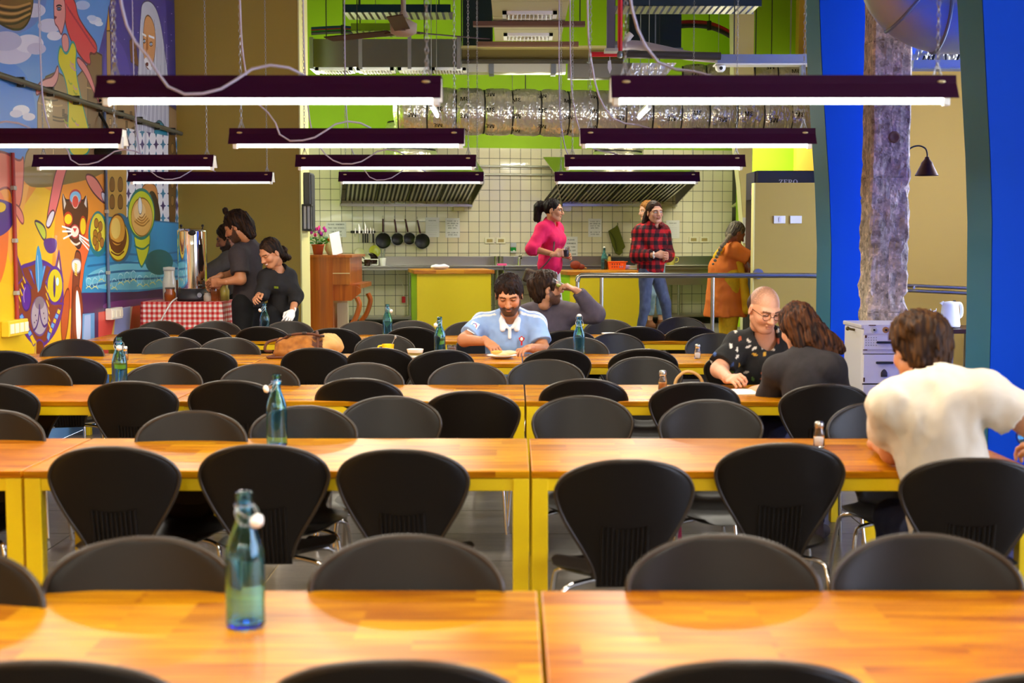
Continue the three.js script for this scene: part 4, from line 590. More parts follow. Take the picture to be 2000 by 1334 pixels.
{ // oven mitt, strainer, loose hook
  const t = kthing('oven_mitt', 'olive green oven mitt hanging on the tiles', 'oven mitt', 1204, 470, 0.03), o = [[-0.115, 0.135], [-0.02, 0.19], [0.005, 0.215], [0.015, 0.19], [0.1, -0.05], [0.115, -0.09], [0.095, -0.115], [0.085, -0.09], [0.08, -0.17], [0.04, -0.2], [-0.01, -0.18], [-0.06, -0.05]];
  part('glove', [prism(o, 0.035, 0.008)], mat('#5f6418', 0.9, 0, { bumpMap: fineBump, bumpScale: 0.004 }), t); part('fold', [tube([[-0.11, 0.13, 0.046], [-0.04, 0.02, 0.05], [0.0, -0.15, 0.048]], 0.008, 16, 6)], mat('#4a4e12', 0.9), t); part('loop', [tube([[0.005, 0.215, 0.02], [0.012, 0.26, 0.015], [0.018, 0.22, 0.02]], 0.003, 12, 5)], mat('#3a3c10', 0.9), t);
  const h = kthing('wall_hook', 'empty wire hook on the tiles above the worktop', 'hook', 1231, 432, 0.012); part('wire', [tube([[0, 0.035, 0.0], [0, 0, 0.006], [0, -0.02, 0.02], [0.004, -0.01, 0.035]], 0.003, 10, 5)], M.steel, h);
  const s = kthing('wall_shelf', 'small wire dish shelf above the orange woman', 'shelf', 1438, 405, 0.3); part('tray', [prism([[-0.1, 0], [0.1, 0.0], [0.1, 0.11], [0.04, 0.11]], 0.22)], mat('#cfcf9a', 0.4, 0.5), s); part('rim', rod([-0.11, 0, 0.22], [0.1, 0, 0.22], 0.01), M.steel, s);
}
// ---------------------------------------------------------------- work islands
function island(p0, p1, pyTop, b0, b1, label) {
  const aF0 = ka(p0, b0, pyTop), aF1 = ka(p1, b0, pyTop), y = ky(pyTop, b0, (p0 + p1) / 2), w = aF1 - aF0, t = thing('kitchen_island', label, 'island', K((aF0 + aF1) / 2, STAGE, (b0 + b1) / 2), KT, 'yellow work islands'), dpt = b0 - b1, h = y - STAGE;
  part('worktop', [uvBox(box(w, 0.045, dpt, 0, h - 0.0225, 0, 0.004))], mat('#ffffff', 0.35, 0, { map: woodMap }), t); part('front_panel', [box(w - 0.08, h - 0.046, 0.03, 0, (h - 0.046) / 2, dpt / 2 - 0.04)], mat('#dcc800', 0.5), t);
  for (const s of [-1, 1]) part('side_panel', [box(0.03, h - 0.046, dpt - 0.1, s * (w / 2 - 0.055), (h - 0.046) / 2, 0)], mat('#a8d600', 0.5), t);
  part('drawer_front', [box(w - 0.16, 0.14, 0.02, 0, h - 0.15, -dpt / 2 + 0.06)], M.black, t);
  return { y, a: (aF0 + aF1) / 2 };
}
const IB = 3.3, islandL = island(808, 966, 527.5, IB, 2.3, 'left yellow work island with a wooden top'), islandR = island(1108, 1266, 530, IB, 2.3, 'right yellow work island behind the steel railing');
const onIsle = (px, py) => { for (let b = 2.3; b < IB; b += 0.01) { const q = KP(px, py, b); if (q.y <= islandR.y) return K(q.a, islandR.y + 0.001, b); } return K(KP(px, py, IB - 0.1).a, islandR.y + 0.001, IB - 0.1); };
{
  const c = solo('dish_towel', [at(ball(0.1, 0, 0.03, 0, 1.1, 0.32, 0.8, 20), 0, 0, 0)], mat('#dfe2f0', 0.9), 'crumpled pale towel on the left island', 'towel'); { const p = c.geometry.attributes.position; for (let i = 0; i < p.count; i++) { const n = fbm(p.getX(i) * 22, p.getZ(i) * 22, p.getY(i) * 9); p.setY(i, Math.max(0.001, p.getY(i) * (0.6 + n * 0.9))); p.setX(i, p.getX(i) * (0.8 + 0.5 * n)); } c.geometry.computeVertexNormals(); } const cp = K(KP(859, 525, 3.0).a, islandL.y + 0.001, 3.0); c.position.copy(cp);
  bottle(onIsle(1180, 527), 'teal swing-top bottle on the right island', {});
  const b = onIsle(1203, 529), t = thing('basket', 'orange plastic basket on the right island', 'basket', b, KT), hs = []; for (let i = 0; i < 5; i++) for (let j = 0; j < 2; j++) { const x = -0.075 + i * 0.032, y = 0.022 + j * 0.035; hs.push([[x, y], [x + 0.02, y], [x + 0.02, y + 0.022], [x, y + 0.022]]); }
  const wall = prism([[-0.1, 0], [0.1, 0], [0.115, 0.1], [-0.115, 0.1]], 0.005, 0, hs); for (const z of [-0.09, 0.085]) part('panel', wall.clone().translate(0, 0, z), M.orange, t); for (const s of [-1, 1]) part('side', [at(box(0.005, 0.1, 0.17), s * 0.107, 0.05, 0, 0, 0, -s * 0.14)], M.orange, t); part('bottom', [box(0.2, 0.005, 0.17, 0, 0.003, 0)], M.orange, t); for (const z of [0.095, -0.095]) part('rim', [box(0.26, 0.01, 0.02, 0, 0.1, z, 0.003)], M.orange, t);
  const j = (px, py, h, c, l, cc) => { const o = thing('spice_jar', l, 'jar', onIsle(px, py), KT, 'jars on the right island'); part('glass', [lathe([[0, 0], [0.022, 0], [0.022, h * 0.7], [0.014, h * 0.8], [0.014, h * 0.85], [0, h * 0.85]], 18)], phys(c, 0.15), o); part('lid', [lathe([[0, h * 0.85], [0.017, h * 0.85], [0.017, h], [0, h]], 16)], cc, o); };
  j(1183, 529.2, 0.13, '#8a3a14', 'small brown jar with orange lid beside the basket', M.orange); j(1190, 529.5, 0.2, '#c8b45a', 'tall jar of oil with dark lid beside the basket', M.dark);
  const st = thing('plate_stack', 'stack of plates and cloth right of the basket', 'plates', onIsle(1236, 529), KT); for (let i = 0; i < 4; i++) part('plate', [lathe([[0, i * 0.012], [0.06, i * 0.012], [0.09, i * 0.012 + 0.012], [0.06, i * 0.012 + 0.006], [0, i * 0.012 + 0.006]], 26)], i === 2 ? mat('#d8cc9a', 0.4) : M.ceramic, st);
  const tw = solo('checked_cloth', [box(0.13, 0.055, 0.1, 0, 0.028, 0, 0.02)], mat('#b9a8e0', 0.9), 'lilac cloth folded beside the orange basket', 'cloth'); tw.position.copy(onIsle(1221, 528.5)); tw.rotation.y = KT;
  const pan = thing('oven_tray', 'dark tray standing on the back worktop', 'tray', K(ka(1217, 0.3), CTOP, 0.3), KT); part('tray', [box(0.36, 0.11, 0.03, 0, 0.056, 0, 0.01)], M.black, pan);
  const sc = thing('measuring_jug', 'pale yellow plastic jug on the worktop by the plaid woman', 'jug', K(ka(1310, 0.4), CTOP, 0.4), KT); part('jug', [lathe([[0, 0], [0.05, 0], [0.075, 0.13], [0.071, 0.13], [0.046, 0.006], [0, 0.005]], 24)], mat('#d8c860', 0.4), sc); part('handle', [tube([[0.07, 0.11, 0], [0.11, 0.1, 0], [0.105, 0.05, 0], [0.06, 0.04, 0]], 0.007, 14, 6)], mat('#d8c860', 0.4), sc);
  const wp = kthing('white_tray', 'round white tray on the tiles behind the plaid woman', 'tray', 1296, 474, 0.06); part('disc', [rod([0, 0, 0], [0, 0, 0.015], 0.13, 0.13, 36)], M.white, wp);
  const hg = kthing('charger', 'red plugged charger under the left worktop', 'charger', 788, 585, 0.03); part('case', [box(0.05, 0.09, 0.05, 0, 0, 0.03, 0.008)], M.red, hg); part('cord', [tube([[0, 0.05, 0.03], [0.0, 0.18, 0.03], [-0.06, 0.3, 0.04], [-0.1, 0.42, 0.03]], 0.005, 24, 6)], mat('#e8e4c8', 0.5), hg);
}
{ // upright piano seen from its end
  const d = 14.9, x0 = xAt(598, d), top = P(630, 498, d).y, t = thing('upright_piano', 'brown wooden upright piano with curved legs, seen from the side', 'piano', [x0, STAGE, -d]), h = top - STAGE, wd = plankWoodGrain();
  const side = xAt(650, d) - x0, dep = xAt(690, d) - x0, len = 1.3, ys = ky2(556), yu = ky2(572), T = (g) => uvBox(g, 1, 0.4); function ky2(py) { return P(650, py, d).y - STAGE; }
  part('side_panel', [T(span(-0.05, side, 0, h - 0.03, -0.05, 0))], wd, t); part('case', [T(span(-0.05, side + 0.18, ys, h - 0.03, -len, -0.055)), T(span(-0.05, side, 0, ys, -len, -0.055))], wd, t); part('upper_panel', [T(span(side, side + 0.19, ys, h - 0.03, -0.055, -0.012))], mat('#ffffff', 0.35, 0, { map: grainMap }), t);
  part('lid', [T(span(-0.06, side + 0.22, h - 0.03, h, -len - 0.02, 0.02))], wd, t); part('moulding', [span(side, side + 0.19, h - 0.21, h - 0.2, -0.012, -0.004)], mat('#e8cf9a', 0.5), t);
  const o = [[side - 0.02, ys], [side + 0.1, ys + 0.005], [side + 0.26, ys - 0.015], [side + 0.31, ys - 0.05], [side + 0.31, yu], [side + 0.2, yu - 0.09], [side - 0.02, yu - 0.09]]; part('key_cheek', [T(prism(o, 0.05).translate(0, 0, -0.08))], wd, t); part('key_lid', [T(span(side, side + 0.3, ys - 0.05, ys, -len + 0.05, -0.09))], wd, t);
  for (const z of [-0.05, -len + 0.1]) { const lg = tube([[side + 0.26, yu - 0.05, z], [side + 0.29, yu - 0.14, z], [side + 0.24, yu - 0.3, z], [side + 0.15, yu - 0.44, z], [side + 0.17, 0.0, z]], 0.03, 24, 8); part('leg', [T(lg)], wd, t); }
  part('lower_panel', [T(span(side + 0.02, side + 0.14, 0.02, yu - 0.12, -0.3, -0.2))], mat('#cdbf98', 0.5), t);
  function plankWoodGrain() { const g = grainMap.clone(); g.repeat.set(1.2, 1); g.needsUpdate = true; return phys('#ffe6c8', 0.3, 0, { map: g, clearcoat: 0.3 }); }
  // things on top of it
  const f = thing('potted_flower', 'potted cyclamen with magenta flowers on the piano', 'plant', [x0 + 0.1, top + 0.001, -d - 0.25]);
  part('pot', [lathe([[0, 0], [0.05, 0], [0.068, 0.1], [0.074, 0.1], [0.074, 0.118], [0.066, 0.118], [0.06, 0.1], [0, 0.1]], 22)], mat('#b8502a', 0.8), f);
  for (let i = 0; i < 26; i++) { const a = rr(0, 6.28), r = rr(0.03, 0.12), y = rr(0.12, 0.2), g = ball(0.032, 0, 0, 0, 1, 0.16, 0.85, 10); part('leaf', at(g, Math.cos(a) * r, y, Math.sin(a) * r, a, rr(-0.6, 0.6), rr(-0.5, 0.5)), mat(['#2f7a1c', '#4c9a24', '#1f5e18'][i % 3], 0.6), f); }
  for (let i = 0; i < 16; i++) { const a = rr(0, 6.28), r = rr(0.01, 0.1), y = rr(0.21, 0.3), s = part('blossom', [at(ball(0.018, 0, 0.012, 0, 0.7, 1.3, 0.5, 8), 0, 0, 0, a), at(ball(0.018, 0.012, 0.01, 0, 0.6, 1.2, 0.5, 8), 0, 0, 0, a + 1.5), at(ball(0.016, -0.01, 0.01, 0.006, 0.6, 1.2, 0.5, 8), 0, 0, 0, a)], mat(['#c81aa0', '#e02a8a', '#8a1a9a'][i % 3], 0.6), f); s.position.set(Math.cos(a) * r, y, Math.sin(a) * r); part('stem', rod([Math.cos(a) * r * 0.3, 0.11, Math.sin(a) * r * 0.3], [Math.cos(a) * r, y, Math.sin(a) * r], 0.002), mat('#4c7a24', 0.7), f); }
  const v = thing('vase', 'round white vase with red rim on the piano', 'vase', [x0 + 0.25, top + 0.001, -d - 0.32]); part('body', [lathe([[0, 0], [0.05, 0], [0.085, 0.06], [0.075, 0.12], [0.05, 0.15], [0.046, 0.15], [0, 0.14]], 24)], M.ceramic, v); part('rim', [lathe([[0.045, 0.148], [0.06, 0.155], [0.064, 0.18], [0.05, 0.185], [0.042, 0.16]], 24)], mat('#f0683c', 0.5), v);
  const fr = solo('picture_frame', [at(box(0.16, 0.25, 0.015, 0, 0.125, 0, 0.003), 0, 0, 0, 0.9, 0, 0.22)], M.white, 'white frame leaning beside the flowers on the piano', 'frame'); fr.position.set(x0 + 0.33, top + 0.004, -d - 0.18);
  const sp = thing('wall_speaker', 'tall dark speaker panel on the pale wall end', 'speaker', [xAt(588, CORNER) + 0.014, P(600, 395, 14.3).y, -CORNER - 0.3]); part('cabinet', [box(0.07, 0.62, 0.3, 0.036, 0, 0, 0.01)], mat('#4a4a4c', 0.6), sp); part('grille', [box(0.01, 0.58, 0.26, 0.074, 0, 0)], mat('#39393b', 0.8), sp);
  const la = thing('wall_lantern', 'dark framed wall lantern above the flowers', 'lantern', [xAt(588, CORNER) + 0.014, P(606, 425, 14.1).y, -CORNER - 0.09]); part('frame', [box(0.1, 0.02, 0.12, 0.05, 0.13, 0), box(0.1, 0.02, 0.12, 0.05, -0.13, 0), box(0.012, 0.26, 0.012, 0.09, 0, 0.05), box(0.012, 0.26, 0.012, 0.09, 0, -0.05), box(0.012, 0.26, 0.012, 0.05, 0, 0.054), box(0.012, 0.26, 0.12, 0.006, 0, 0)], mat('#3a3a34', 0.5), la); part('glass', [box(0.07, 0.24, 0.09, 0.05, 0, 0)], mat('#f6f6f0', 0.2), la);
}
// ---------------------------------------------------------------- ceiling services over the kitchen
function foilTube(a, b, r, n, o = {}) {                               // wrapped duct: bulging lengths between dark straps, crumpled foil
  const d = b.clone().sub(a), L = d.length(), nu = Math.max(60, Math.round(L * 42)), nv = 56, pos = [], uv = [], idx = [];
  const q = new THREE.Quaternion().setFromUnitVectors(V(1, 0, 0), d.clone().normalize());
  for (let i = 0; i <= nu; i++) for (let j = 0; j <= nv; j++) {
    const t = i / nu, th = j / nv * Math.PI * 2, s = t * n % 1, bulge = 1 - 0.11 * Math.pow(Math.abs(s * 2 - 1), 6), cr = (Math.abs(noise(t * L * 16, Math.cos(th) * 4 + 9, Math.sin(th) * 4) - 0.5) - 0.25) * 0.06 + (fbm(t * L * 5, Math.cos(th) * 2, Math.sin(th) * 2) - 0.5) * 0.06;
    const R = r * (bulge + cr), bend = o.bend ? o.bend(t) : 0, p = V(t * L, R * Math.cos(th) + bend, R * Math.sin(th)).applyQuaternion(q).add(a);
    pos.push(p.x, p.y, p.z); uv.push(t * L, j / nv * 2 * Math.PI * r);
  }
  for (let i = 0; i < nu; i++) for (let j = 0; j < nv; j++) { const k = i * (nv + 1) + j; idx.push(k, k + nv + 1, k + 1, k + 1, k + nv + 1, k + nv + 2); }
  const g = new THREE.BufferGeometry(); g.setAttribute('position', new THREE.Float32BufferAttribute(pos, 3)); g.setAttribute('uv', new THREE.Float32BufferAttribute(uv, 2)); g.setIndex(idx); g.computeVertexNormals();
  const straps = []; for (let k = 0; k <= n; k++) { const t = Math.min(k / n, 0.999), R = r * 0.9, ring = new THREE.TorusGeometry(R, 0.012, 6, 36).rotateY(Math.PI / 2 + (hash3(k, 3, 1) - 0.5) * 0.12).applyQuaternion(q); const c = V(t * L, o.bend ? o.bend(t) : 0, 0).applyQuaternion(q).add(a); straps.push(ring.translate(c.x, c.y, c.z)); }
  return { g, straps };
}
const printed = (() => { const t = canvasTex(512, 512, (x, W, H) => { x.fillStyle = '#dcd6c6'; x.fillRect(0, 0, W, H); x.fillStyle = '#1c1c18'; x.font = 'bold 62px sans-serif'; x.textAlign = 'center'; x.textBaseline = 'middle'; for (let i = 0; i < 2; i++) for (let j = 0; j < 3; j++) { x.save(); x.translate(130 + i * 256, 85 + j * 171 + (i ? 60 : 0)); if ((i + j) % 3 === 1) x.rotate(Math.PI); x.fillText('3M', 0, 0); x.restore(); } }); t.wrapS = t.wrapT = THREE.RepeatWrapping; t.repeat.set(1.6, 1.6); return t; })();
const foilPrint = mat('#ffffff', 0.28, 0.8, { map: printed, bumpMap: crinkle, bumpScale: 0.02 });
{
  const d = 16.3, y = P(1000, 221, d).y, x0 = xAt(782, d), x1 = xAt(1596, d);
  const t = thing('foil_duct', 'long foil-wrapped round duct with dark straps above the hoods', 'duct', [0, 0, 0]), A = V(x0, y + 0.03, -d), B = V(x1, y - 0.02, -d - 0.3), f = foilTube(A, B, 0.285, 15, {});
  part('wrap', f.g, foilPrint, t); for (const s of f.straps) part('strap', s, M.black, t);
  part('end_cap', [at(ball(0.27, 0, 0, 0, 0.35, 1, 1, 20), x0 + 0.02, y + 0.03, -d)], M.foil, t); for (const k of [0.3, 0.62, 0.85]) part('hanger', rod([lerp(x0, x1, k), y + 0.2, -d - 0.15], [lerp(x0, x1, k), CEIL, -d - 0.15], 0.006), M.darkWire, t);
  const u = thing('foil_duct', 'shorter foil duct behind, upper right below the steel box', 'duct'), d2 = 17.4, g = foilTube(V(xAt(1330, d2), P(0, 168, d2).y, -d2), V(xAt(1640, d2), P(0, 160, d2).y, -d2 + 0.2), 0.27, 7); part('wrap', g.g, foilPrint, u); for (const s of g.straps) part('strap', s, M.black, u); part('hanger', rod([xAt(1500, d2), P(0, 165, d2).y + 0.2, -d2], [xAt(1500, d2), CEIL, -d2], 0.006), M.darkWire, u);
  for (const [px, l] of [[803, 'left foil downpipe onto the left hood'], [1205, 'right foil downpipe onto the right hood']]) { const w = thing('foil_downpipe', l, 'duct'), c = K(ka(px, 0.7), 0, 0.7), h = foilTube(V(c.x, ky(345, 0.7), c.z), V(c.x + 0.02, y + 0.05, c.z), 0.36, 2); part('wrap', h.g, M.foil, w); for (const s of h.straps) part('strap', s, M.black, w); }
}
function grille(t, x, y, z, w, dpt, n) { // louvred outlet seen from below
  part('grille_frame', [span(x - w / 2, x + w / 2, y - 0.03, y, z - dpt / 2, z - dpt / 2 + 0.04), span(x - w / 2, x + w / 2, y - 0.03, y, z + dpt / 2 - 0.04, z + dpt / 2), span(x - w / 2, x - w / 2 + 0.04, y - 0.03, y, z - dpt / 2, z + dpt / 2), span(x + w / 2 - 0.04, x + w / 2, y - 0.03, y, z - dpt / 2, z + dpt / 2)], M.white, t);
  for (let i = 0; i < n; i++) part('louvre', [at(box(0.008, 0.05, dpt - 0.08), x + ((i + 0.5) / n - 0.5) * (w - 0.1), y - 0.02, z, 0, 0, ((i + 0.5) / n - 0.5) * 1.4)], M.white, t);
}
{ // galvanised rectangular duct at the left with four outlets
  const d = 15.2, x0 = xAt(613, d), x1 = xAt(897, d), y0 = P(0, 131, d).y, y1 = P(0, 76, d).y, t = thing('sheet_metal_duct', 'galvanised rectangular duct with four outlets, upper left', 'duct'), n = 3;
  for (let i = 0; i < n; i++) part('section', [span(lerp(x0, x1, i / n) + 0.005, lerp(x0, x1, (i + 1) / n) - 0.005, y0, y1, -d - 0.5, -d)], mat('#7f8c86', 0.22, 1), t); for (let i = 0; i <= n; i++) part('flange', [span(lerp(x0, x1, i / n) - 0.02, lerp(x0, x1, i / n) + 0.02, y0 - 0.02, y1 + 0.02, -d - 0.52, -d + 0.015)], M.galv, t);
  for (const px of [655, 735, 815, 875]) grille(t, xAt(px, d), y0, -d - 0.2, 0.42, 0.34, 10); for (const px of [640, 700, 830]) part('hanger', rod([xAt(px, d), y1, -d - 0.1], [xAt(px, d), CEIL, -d - 0.1], 0.006), M.darkWire, t);
}
{ // central air duct running towards the camera
  const t = thing('air_duct', 'central sheet-metal duct with two outlets at the top', 'duct'), y = P(1030, 76, 14.6).y, x0 = xAt(967, 14.6), x1 = xAt(1094, 14.6);
  for (let i = 0; i < 4; i++) part('section', [span(x0, x1, y, y + 0.6, -14.75 + i * 0.8 , -14.75 + (i + 1) * 0.8 - 0.015)], mat('#cfc89a', 0.4, 0.55), t); grille(t, (x0 + x1) / 2, y, -14.35, 0.52, 0.32, 11); grille(t, (x0 + x1) / 2, y, -13.0, 0.52, 0.32, 11);
  for (const z of [-14.8, -13.45]) part('bearer', [span(x0 - 0.2, x1 + 0.2, y - 0.05, y - 0.005, z - 0.05, z + 0.05)], mat('#6e4a34', 0.7), t); for (const s of [x0 - 0.15, x1 + 0.15]) part('hanger', rod([s, y - 0.02, -13.45], [s, CEIL, -13.45], 0.006), M.darkWire, t);
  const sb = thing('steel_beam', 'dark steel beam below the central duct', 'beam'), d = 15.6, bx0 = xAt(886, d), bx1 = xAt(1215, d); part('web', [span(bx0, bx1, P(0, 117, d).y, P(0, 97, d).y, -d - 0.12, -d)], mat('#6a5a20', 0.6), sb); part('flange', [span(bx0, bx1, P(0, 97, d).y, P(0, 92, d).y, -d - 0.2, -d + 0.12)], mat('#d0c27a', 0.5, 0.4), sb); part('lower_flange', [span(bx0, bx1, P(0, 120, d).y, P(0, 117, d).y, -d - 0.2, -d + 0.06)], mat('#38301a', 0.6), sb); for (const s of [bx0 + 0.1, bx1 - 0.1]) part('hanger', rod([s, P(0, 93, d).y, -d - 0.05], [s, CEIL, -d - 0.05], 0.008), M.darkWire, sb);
  const tr = thing('cable_channel', 'pale cable channel under the dark beam', 'channel'), d3 = 15.9; part('channel', [span(xAt(890, d3), xAt(1104, d3), P(0, 141, d3).y, P(0, 121, d3).y, -d3 - 0.25, -d3)], mat('#d9d4c0', 0.4, 0.4), tr); for (const px of [960, 1080]) part('clip', [span(xAt(px, d3) - 0.03, xAt(px, d3) + 0.03, P(0, 144, d3).y, P(0, 120, d3).y, -d3 - 0.26, -d3 + 0.01)], M.galvDull, tr); for (const px of [930, 1090]) part('hanger', rod([xAt(px, d3), P(0, 122, d3).y, -d3 - 0.12], [xAt(px, d3), CEIL, -d3 - 0.12], 0.006), M.darkWire, tr);
  const bx = thing('plant_box', 'grey sheet box with bright foil flap right of the beam', 'box'), d4 = 15.7; part('box', [span(xAt(1110, d4), xAt(1246, d4), P(0, 146, d4).y, P(0, 117, d4).y, -d4 - 0.5, -d4 - 0.26)], mat('#8a8478', 0.5, 0.5), bx); const fl = prism([[xAt(1222, d4), P(0, 145, d4).y], [xAt(1300, d4), P(0, 145, d4).y], [xAt(1322, d4), P(0, 118, d4).y], [xAt(1236, d4), P(0, 118, d4).y]], 0.03).translate(0, 0, -d4 - 0.25); part('flap', fl, M.foil, bx); part('hanger', rod([xAt(1230, d4), P(0, 119, d4).y, -d4 - 0.3], [xAt(1230, d4), CEIL, -d4 - 0.3], 0.006), M.darkWire, bx);
  for (const [p0, p1, q1, dd, l, c] of [[905, 962, 97, 16.6, 'dark riser duct left of the central duct', '#2f3c40'], [1226, 1326, 100, 16.9, 'dark riser duct right of the red pipe', '#2c3634']]) { const r = thing('riser_duct', l, 'duct'); part('body', [span(xAt(p0, dd), xAt(p1, dd), P(0, q1, dd).y, CEIL - 0.002, -dd - 0.6, -dd)], mat(c, 0.35, 0.8), r); part('flange', [span(xAt(p0, dd) - 0.02, xAt(p1, dd) + 0.02, P(0, q1, dd).y, P(0, q1, dd).y + 0.04, -dd - 0.62, -dd + 0.02)], M.galvDull, r); part('seam', [span(xAt((p0 + p1) / 2, dd) - 0.008, xAt((p0 + p1) / 2, dd) + 0.008, P(0, q1, dd).y, CEIL - 0.002, -dd, -dd + 0.01)], M.galvDull, r); }
}
{ // sprinkler pipe, grey pipe, steel box with camera, post
  const d = 13.9, x = xAt(1208, d), y = P(0, 106, d).y, t = thing('sprinkler_pipe', 'red vertical sprinkler pipe with elbow near the ceiling', 'pipe'); part('riser', rod([x, y, -d], [x, CEIL, -d], 0.026), M.red, t); part('elbow', [ball(0.04, x, y, -d)], M.galvDull, t); part('branch', rod([x, y, -d], [xAt(1152, d), y, -d], 0.026), M.red, t); part('sprinkler_head', [rod([xAt(1150, d), y + 0.02, -d], [xAt(1150, d), y - 0.08, -d], 0.014), rod([xAt(1150, d), y - 0.08, -d], [xAt(1150, d), y - 0.09, -d], 0.03)], M.galvDull, t);
  const g = solo('grey_pipe', [rod([x + 0.04, y, -d], [xAt(1402, d), P(0, 110, d).y, -d], 0.04, 0.04, 14)], mat('#4a4440', 0.4, 0.5), 'dark grey pipe running right from the red pipe', 'pipe');
  const ho = thing('duct_hose', 'pale plastic hose sagging over the grey pipe', 'hose'); part('hose', [tube([P(1200, 92, 14.3), P(1240, 88, 14.3), P(1290, 97, 14.2), P(1340, 108, 14.1), P(1400, 114, 14.1)], 0.05, 40, 10)], mat('#b3a6aa', 0.55), ho); part('collar', [rod(P(1200, 92, 14.3), P(1208, 91, 14.3), 0.06)], M.galvDull, ho); part('fitting', [tube([P(1222, 84, 14.3), P(1228, 72, 14.3), P(1233, 66, 14.3)], 0.035, 12, 8)], mat('#e0d4c8', 0.5), ho);
  const b = thing('steel_conduit_box', 'galvanised box beam with a dome camera at the right', 'box beam'); part('box', [span(xAt(1396, d), xAt(1596, d), P(0, 124, d).y, P(0, 106, d).y, -d - 0.15, -d)], M.galv, b); part('lip', [span(xAt(1392, d), xAt(1596, d), P(0, 127, d).y, P(0, 124, d).y, -d - 0.17, -d + 0.02)], mat('#e2ddd2', 0.5), b); part('bracket', [span(xAt(1558, d), xAt(1566, d), P(0, 150, d).y, P(0, 127, d).y, -d - 0.1, -d)], M.galvDull, b); for (const px of [1430, 1580]) part('hanger', rod([xAt(px, d), P(0, 107, d).y, -d - 0.07], [xAt(px, d), CEIL, -d - 0.07], 0.006), M.darkWire, b);
  const c = thing('dome_camera', 'white dome security camera under the steel box', 'camera', P(1407, 127, d - 0.02)); part('housing', [lathe([[0, 0], [0.05, 0], [0.055, -0.02], [0.05, -0.05], [0.03, -0.07], [0, -0.074]], 22)], M.white, c); part('lens', [ball(0.022, 0, -0.035, 0.038)], M.black, c);
  const p = thing('steel_post', 'grey steel post hanging beside the red pipe', 'post'); part('post', [span(xAt(1183, 13.3), xAt(1198, 13.3), P(0, 95, 13.3).y, CEIL - 0.002, -13.4, -13.3)], mat('#6a6470', 0.5, 0.6), p); part('foot', [span(xAt(1179, 13.3), xAt(1204, 13.3), P(0, 101, 13.3).y, P(0, 95, 13.3).y, -13.44, -13.26)], mat('#b9b4aa', 0.5, 0.4), p);
  const sg = thing('hanging_tag', 'crumpled plastic tag hanging from the pipe', 'tag', P(1191, 108, 13.9)); part('string', rod([0, 0, 0], [0, -0.06, 0], 0.003), M.cable, sg); part('tag_sheet', [prism([[-0.02, -0.06], [0.01, -0.05], [0.02, -0.14], [0, -0.19], [-0.022, -0.13]], 0.01)], mat('#d8cfd0', 0.5), sg);
}
function cableTray(p0, p1, py, d, label, dark) {
  const t = thing('cable_tray', label, 'cable tray'), x0 = xAt(p0, d), x1 = xAt(p1, d), y = P(0, py, d).y, n = Math.round((x1 - x0) / 0.075);
  for (const z of [0, -0.5]) part('side_rail', [span(x0, x1, y, y + 0.09, -d + z - 0.01, -d + z)], z ? M.galv : mat(dark, 0.4, 0.6), t);
  const sl = []; for (let i = 0; i < n; i++) sl.push(span(lerp(x0, x1, i / n), lerp(x0, x1, i / n) + 0.045, y, y + 0.006, -d - 0.5, -d)); part('slats', sl, mat('#b4b09a', 0.4, 0.7), t).userData.kind = 'stuff';
  for (const px of [lerp(p0, p1, 0.12), lerp(p0, p1, 0.88)]) part('hanger', rod([xAt(px, d), y, -d - 0.25], [xAt(px, d), CEIL, -d - 0.25], 0.007), M.darkWire, t);
}
cableTray(676, 882, 24, 15.4, 'perforated cable tray with dark side, upper left', '#123244'); cableTray(1205, 1480, 12, 14.6, 'perforated galvanised cable tray, upper right', '#2e3a40'); cableTray(690, 800, 60, 16.4, 'small lower cable tray behind the ceiling fan', '#8aa030');
{ // red and blue cable bundles in the lime opening
  for (const [pts, l, cs] of [[[[1318, 48], [1350, 46], [1385, 49], [1410, 58], [1428, 68]], 'red and black cable bundle on the lime wall, upper right', ['#c0141c', '#d21a20', '#a81018', '#222222', '#303030']], [[[608, 60], [640, 58], [670, 57], [705, 60], [730, 62]], 'blue and red cable bundle beside the fan, upper left', ['#1b4a86', '#20589c', '#c03020', '#2f9a3c', '#333333']]]) { const t = thing('cable_bundle', l, 'cables'); cs.forEach((c, i) => part('cable', [tube(pts.map(([a, b]) => P(a, b + i * 2.4 - 4, 18.0 - i * 0.02)), 0.022, 30, 6)], mat(c, 0.5), t)); part('tie', [rod(P(pts[2][0], pts[2][1] - 8, 17.9), P(pts[2][0], pts[2][1] + 10, 17.9), 0.03)], M.black, t); part('hanger', rod(P(pts[2][0], pts[2][1], 18.0), V(P(pts[2][0], 0, 18).x, CEIL, -18.0), 0.006), M.darkWire, t); }
}
{ // ceiling fan
  const d = 10.4, c = P(788, 62, d), t = thing('ceiling_fan', 'ceiling fan with long brown blades above the middle lamps', 'fan', [c.x, c.y, c.z]);
  part('motor', [lathe([[0, -0.035], [0.06, -0.03], [0.1, -0.01], [0.105, 0.06], [0.06, 0.085], [0.03, 0.1], [0, 0.1]], 30)], mat('#b09a7c', 0.5), t); part('rod', rod([0, 0.09, 0], [0, CEIL - c.y, 0], 0.02), mat('#9a8a70', 0.5), t); part('canopy', [lathe([[0.02, 0.1], [0.045, 0.11], [0.02, 0.16]], 20)], mat('#a4927a', 0.5), t);
  for (let i = 0; i < 3; i++) { const b = part('blade', [at(box(0.62, 0.008, 0.12, 0.42, 0, 0, 0.003), 0, 0, 0, 0, 0.14)], mat('#3a1a0a', 0.5), t); b.rotation.y = i * Math.PI * 2 / 3 + 0.52; part('blade_iron', [box(0.12, 0.012, 0.05, 0.1, 0, 0)], mat('#4a2c1c', 0.5), b); }
}
